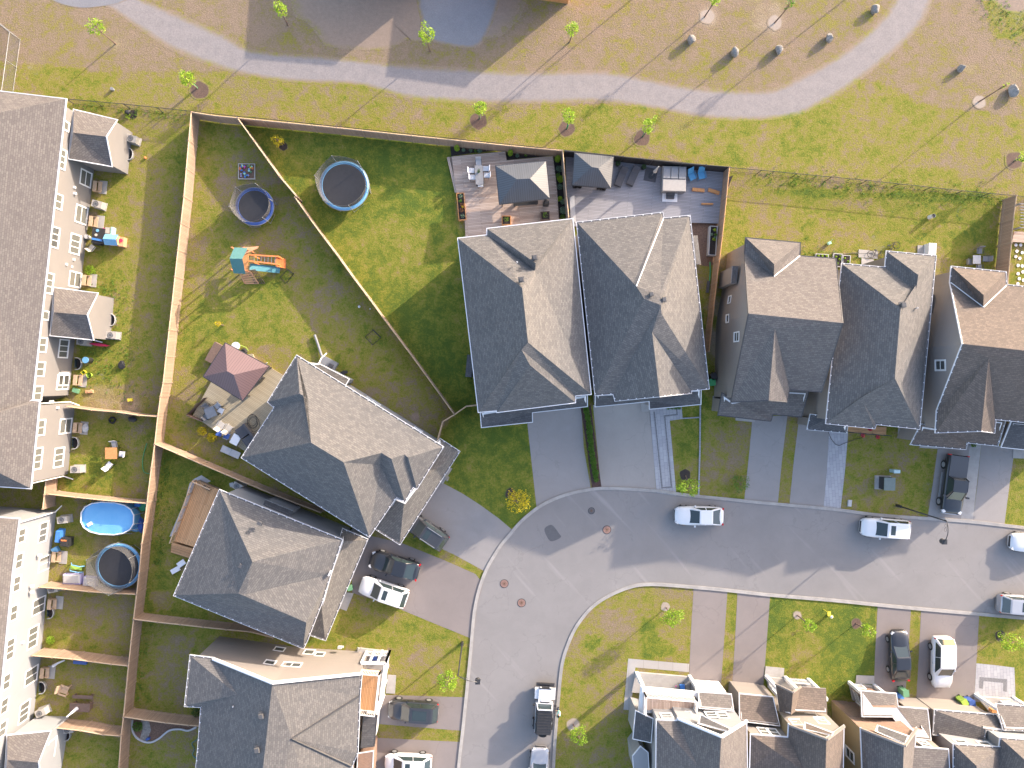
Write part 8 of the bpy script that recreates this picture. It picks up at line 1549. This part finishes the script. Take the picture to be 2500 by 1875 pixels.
b = P(30, 605, 1195, 1.6); r_ = thing('closed_umbrella', 'closed white umbrella leaning beside the picnic table', 'umbrella', Vector((b.x+.5, b.y+.3, 0))); q0 = P(30, 560, 1230, 1.9); q1 = P(30, 650, 1155, .75); MB().tube([q0, q0.lerp(q1, .5), q1], .05, 10, r2=.17).build('canopy', 'white_plastic', r_); MB().tube([q1, q1+Vector((.2, .15, -.7))], .025, 6).build('pole', 'galvanised', r_)
m = MB().tube([P(30, 445, 800, .5), P(30, 490, 772, .5), P(30, 545, 750, .4)], .13, 10, r2=.06); tag(m.build('rolled_screen', 'white_plastic', loc=P(30, 490, 772)), 'rolled white screen lying by the sunlit cross fence', 'screen')
m = MB().box(P(30, 680, 765, .2), (1.2, .3, .3), rz=-.08); tag(m.build('storage_box', 'navy_vinyl', loc=P(30, 680, 765)), 'dark blue box in the shade of the sunlit cross fence', 'box')
for lb, k, x, y, rz, s in (('left white panel lying at the wall of the lower rotated house', 20, 1480, 1630, .5, (.85, .45)), ('right white panel lying at the wall of the lower rotated house', 20, 1530, 1575, .6, (.75, .5))): b = P(k, x, y, .2); tag(MB().box(b, (s[0], s[1], .12), rz=rz).build('panel', 'white_plastic', loc=b), lb, 'panel', 'white panels beside the wall')
tag(MB().box(P(20, 1745, 935, .8), (.7, .25, .12), rz=-.5).build('bench_tool', 'dark_metal', loc=P(20, 1745, 935)), 'dark tool lying at the top rail of the cedar deck', 'tool')
b = P(20, 2010, 930, .5); b.z = 0; ac('air conditioner beside the grey wall of the lower rotated house', 20, 2005, 925, -.5); tag(MB().box(P(20, 1958, 908, .2), (.35, .35, .3), rz=.3).build('storage_box', 'light_grey', loc=P(20, 1958, 908)), 'small white box beside the air conditioner of the rotated house', 'box')
tag(MB().box(P(30, 1250, 1412, .12), (.35, .2, .2), rz=.5).cyl(P(30, 1255, 1405, .1), .1, .2).build('toy', 'navy_vinyl', loc=P(30, 1250, 1412)), 'small blue and red toy on the curved garden edging', 'toy')
m = MB(); m.tube(smooth(PL([30, (1680, 1340), (1670, 1410), (1620, 1450), (1640, 1500), (1625, 1550), (1670, 1590), (1640, 1560)], .05), 4), .035, 6); tag(m.build('garden_hose', 'teal_canvas', loc=P(30, 1640, 1500)), 'teal hose trailing along the wall at the bottom', 'hose')
# right-hand yards
table('small white square table on the shaded lawn at the right', 13, 1815, 600, (.75, .8), 'light_grey')
for lb, x, y, rz in (('dark chair above the small white table', 1838, 528, -1.6), ('dark chair right of the small white table', 1888, 595, 3.1), ('grey chair left of the small white table', 1752, 620, 0), ('dark chair below the small white table', 1832, 665, 1.6)): chair(lb, 13, x, y, 'grey_plastic', rz, grp='chairs around the small white table')
def bike(lb, k, x, y, rz):
    b = P(k, x, y, .25); b.z = .06; r_ = thing('bicycle', lb, 'bicycle', b, rz, 'bicycles lying on the slabs')
    for sx in (-.5, .5): o = MB().tube([(sx+.33*math.cos(a), .33*math.sin(a), .1) for a in [i*.314 for i in range(20)]], .025, 6, closed=True).build('wheel', 'rubber', r_, world=False)
    f = MB(); [f.bar(p, q, .035) for p, q in (((-.5, 0, .12), (-.1, -.05, .14)), ((-.1, -.05, .14), (.4, .28, .14)), ((-.15, .35, .14), (.35, .35, .14)), ((-.1, -.05, .14), (-.15, .4, .14)), ((.35, .38, .14), (.5, 0, .12)))]; f.build('frame', 'dark_metal', r_, world=False); MB().box((-.16, .45, .15), (.25, .1, .06)).build('saddle', 'black_plastic', r_, world=False); MB().bar((.3, .45, .05), (.38, .42, .4), .03).build('handlebar', 'black_plastic', r_, world=False)
bike('bicycle lying on the white slab behind the dark-roofed house', 13, 968, 562, -.2); bike('bicycle leaning at the back wall corner of the dark-roofed house', 13, 1105, 505, .6)
planter('left raised vegetable bed with sparse green behind the taupe house', 13, 510, 568, (1.25, .35), .25, 'light_grey', [(-.4, 0, .12, 'leaf_lime'), (0, 0, .12, 'leaf_lime'), (.4, 0, .12, 'leaf_lime')], rz=-.06); planter('middle raised bed of dark soil with seedlings', 13, 640, 605, (.85, 1.25), .25, 'light_grey', [(-.2, .3, .1, 'leaf_lime'), (.15, .1, .1, 'leaf_lime'), (0, -.3, .1, 'leaf_green'), (.2, .4, .08, 'leaf_green')], rz=-.06); planter('right raised bed of dark soil with seedlings', 13, 715, 608, (.75, 1.0), .25, 'light_grey', [(-.2, .2, .1, 'leaf_lime'), (.15, -.1, .1, 'leaf_lime'), (0, -.35, .1, 'leaf_green')], rz=-.06)
b = P(13, 1422, 515, .5); b.z = 0; r_ = thing('storage_cabinet', 'white storage cabinet standing at the back of the dark-roofed house', 'cabinet', b, -.05); MB().box((0, 0, .4), (.68, 1.05, .8)).build('cabinet', 'white_plastic', r_, world=False); MB().box((0, 0, .83), (.74, 1.1, .06), taper=.95).build('lid', 'white_plastic', r_, world=False)
m = MB(); m.tube(smooth(PL([13, (600, 540), (680, 555), (770, 545), (860, 550), (960, 545)], .05), 4), .03, 5); tag(m.build('garden_hose', 'black_plastic', loc=P(13, 770, 550)), 'black hose winding across the grass to the white slab', 'hose')
b = P(13, 572, 460, .3); tag(MB().box(b-Vector((0, 0, .1)), (.3, .25, .3), rz=.4).bar(b, b+Vector((.15, .3, .3)), .03).build('toy', 'mint_plastic', loc=P(13, 572, 460)), 'mint green garden toy in the yard behind the taupe house', 'toy')
b = P(13, 2200, 350, 0); deck('pale grey deck corner cut by the right edge of the frame', PL([13, (2130, 360), (2600, 400), (2600, 480), (2112, 450)], .3), .3, 'deck_weathered', P(13, 2600, 400)-P(13, 2130, 360)); r_ = thing('pergola', 'grey slatted pergola at the right edge behind the tan fence', 'pergola', P(13, 2300, 230)); q = PL([13, (2180, 130), (2500, 150), (2500, 360), (2180, 330)], 2.3); m = MB()
for i in range(9): f_ = i/8; m.bar(q[0].lerp(q[3], f_), q[1].lerp(q[2], f_), .06, .12)
m.build('slats', 'grey_plastic', r_); [MB().box(Vector((p.x, p.y, 1.15)), (.12, .12, 2.28)).build('post', 'grey_plastic', r_) for p in q]
sp = [(2142, 478), (2182, 478), (2150, 530), (2195, 542), (2140, 575), (2175, 590), (2160, 650), (2195, 655), (2160, 720), (2200, 705), (2170, 762), (2205, 775), (2158, 805)]; st0 = None
for i, (x, y) in enumerate(sp):
    b = P(13, x, y); lb = '%s round white stepping stone from the top of the group at the right edge' % ORD[i]
    st0 = MB().cyl(b, .15, .05, 14).build('stepping_stone', 'white_plastic', loc=b) if i == 0 else st0.copy()
    if i: COL.objects.link(st0); st0.location = b
    tag(st0, lb, 'stepping stone', 'round stepping stones at the right edge')
# flowers on the porch
for lb, k, x, y in (('left red hanging flower pot below the porch rail', 23, 850, 492), ('right red hanging flower pot below the porch rail', 23, 976, 505), ('red flowers on the porch behind the rail', 23, 912, 440)):
    b = P(k, x, y, 1.2); r_ = thing('flower_pot', lb, 'flower pot', b, group='red flower pots on the porch'); MB().cyl(b-Vector((0, 0, .2)), .12, .2, 12, r2=.16).build('pot', 'dark_metal', r_); MB().leaves(b+Vector((0, 0, .08)), (.22, .22, .14), 90, .09).build('flowers', 'flower_red', r_)
m = MB(); m.tube(smooth(PL([23, (560, 460), (590, 530), (640, 578), (700, 560), (780, 530), (850, 515)], .06), 4), .02, 5); tag(m.build('garden_hose', 'black_plastic', loc=P(23, 640, 575)), 'thin black hose looping over the paver walk below the porch', 'hose')
for i, x in enumerate((1352, 1385, 1415, 1445)): shrub('small green bush, %s from the left in the row under the porch roof' % ORD[i], 22, x, 262, .17, .35, 'leaf_box', 60, 'row of tiny bushes under the porch roof', .07)
b = P(32, 1412, 965, .8); ball('magenta ball on the porch behind the balcony', 32, 1415, 965, .16, 'pink_plastic'); chair('dark chair on the corner house porch', 32, 1470, 975, 'blue_plastic', 1.6, z0=.3, grp=None)
b = P(31, 1010, 735, .7); table('small navy table on the porch of the beige bottom house', 31, 1008, 735, (.7, .4), 'navy_vinyl', z0=.25)
b = P(31, 870, 690, .5); r_ = thing('step_ladder', 'folded metal ladder leaning on the beige wall', 'ladder', P(31, 880, 690)); m = MB(); [m.bar(P(31, x0, 695, .1), P(31, x0+30, 640, .9), .04) for x0 in (845, 875)]; m.bar(P(31, 855, 680, .3), P(31, 885, 680, .3), .04); m.build('rails', 'galvanised', r_)
b = P(31, 725, 640, 1.0); tag(MB().box(b, (.35, .2, .4)).box(b+Vector((.25, 0, -.1)), (.15, .15, .2)).build('gas_meter', 'light_grey', loc=b), 'grey gas meter on the beige wall', 'gas meter')
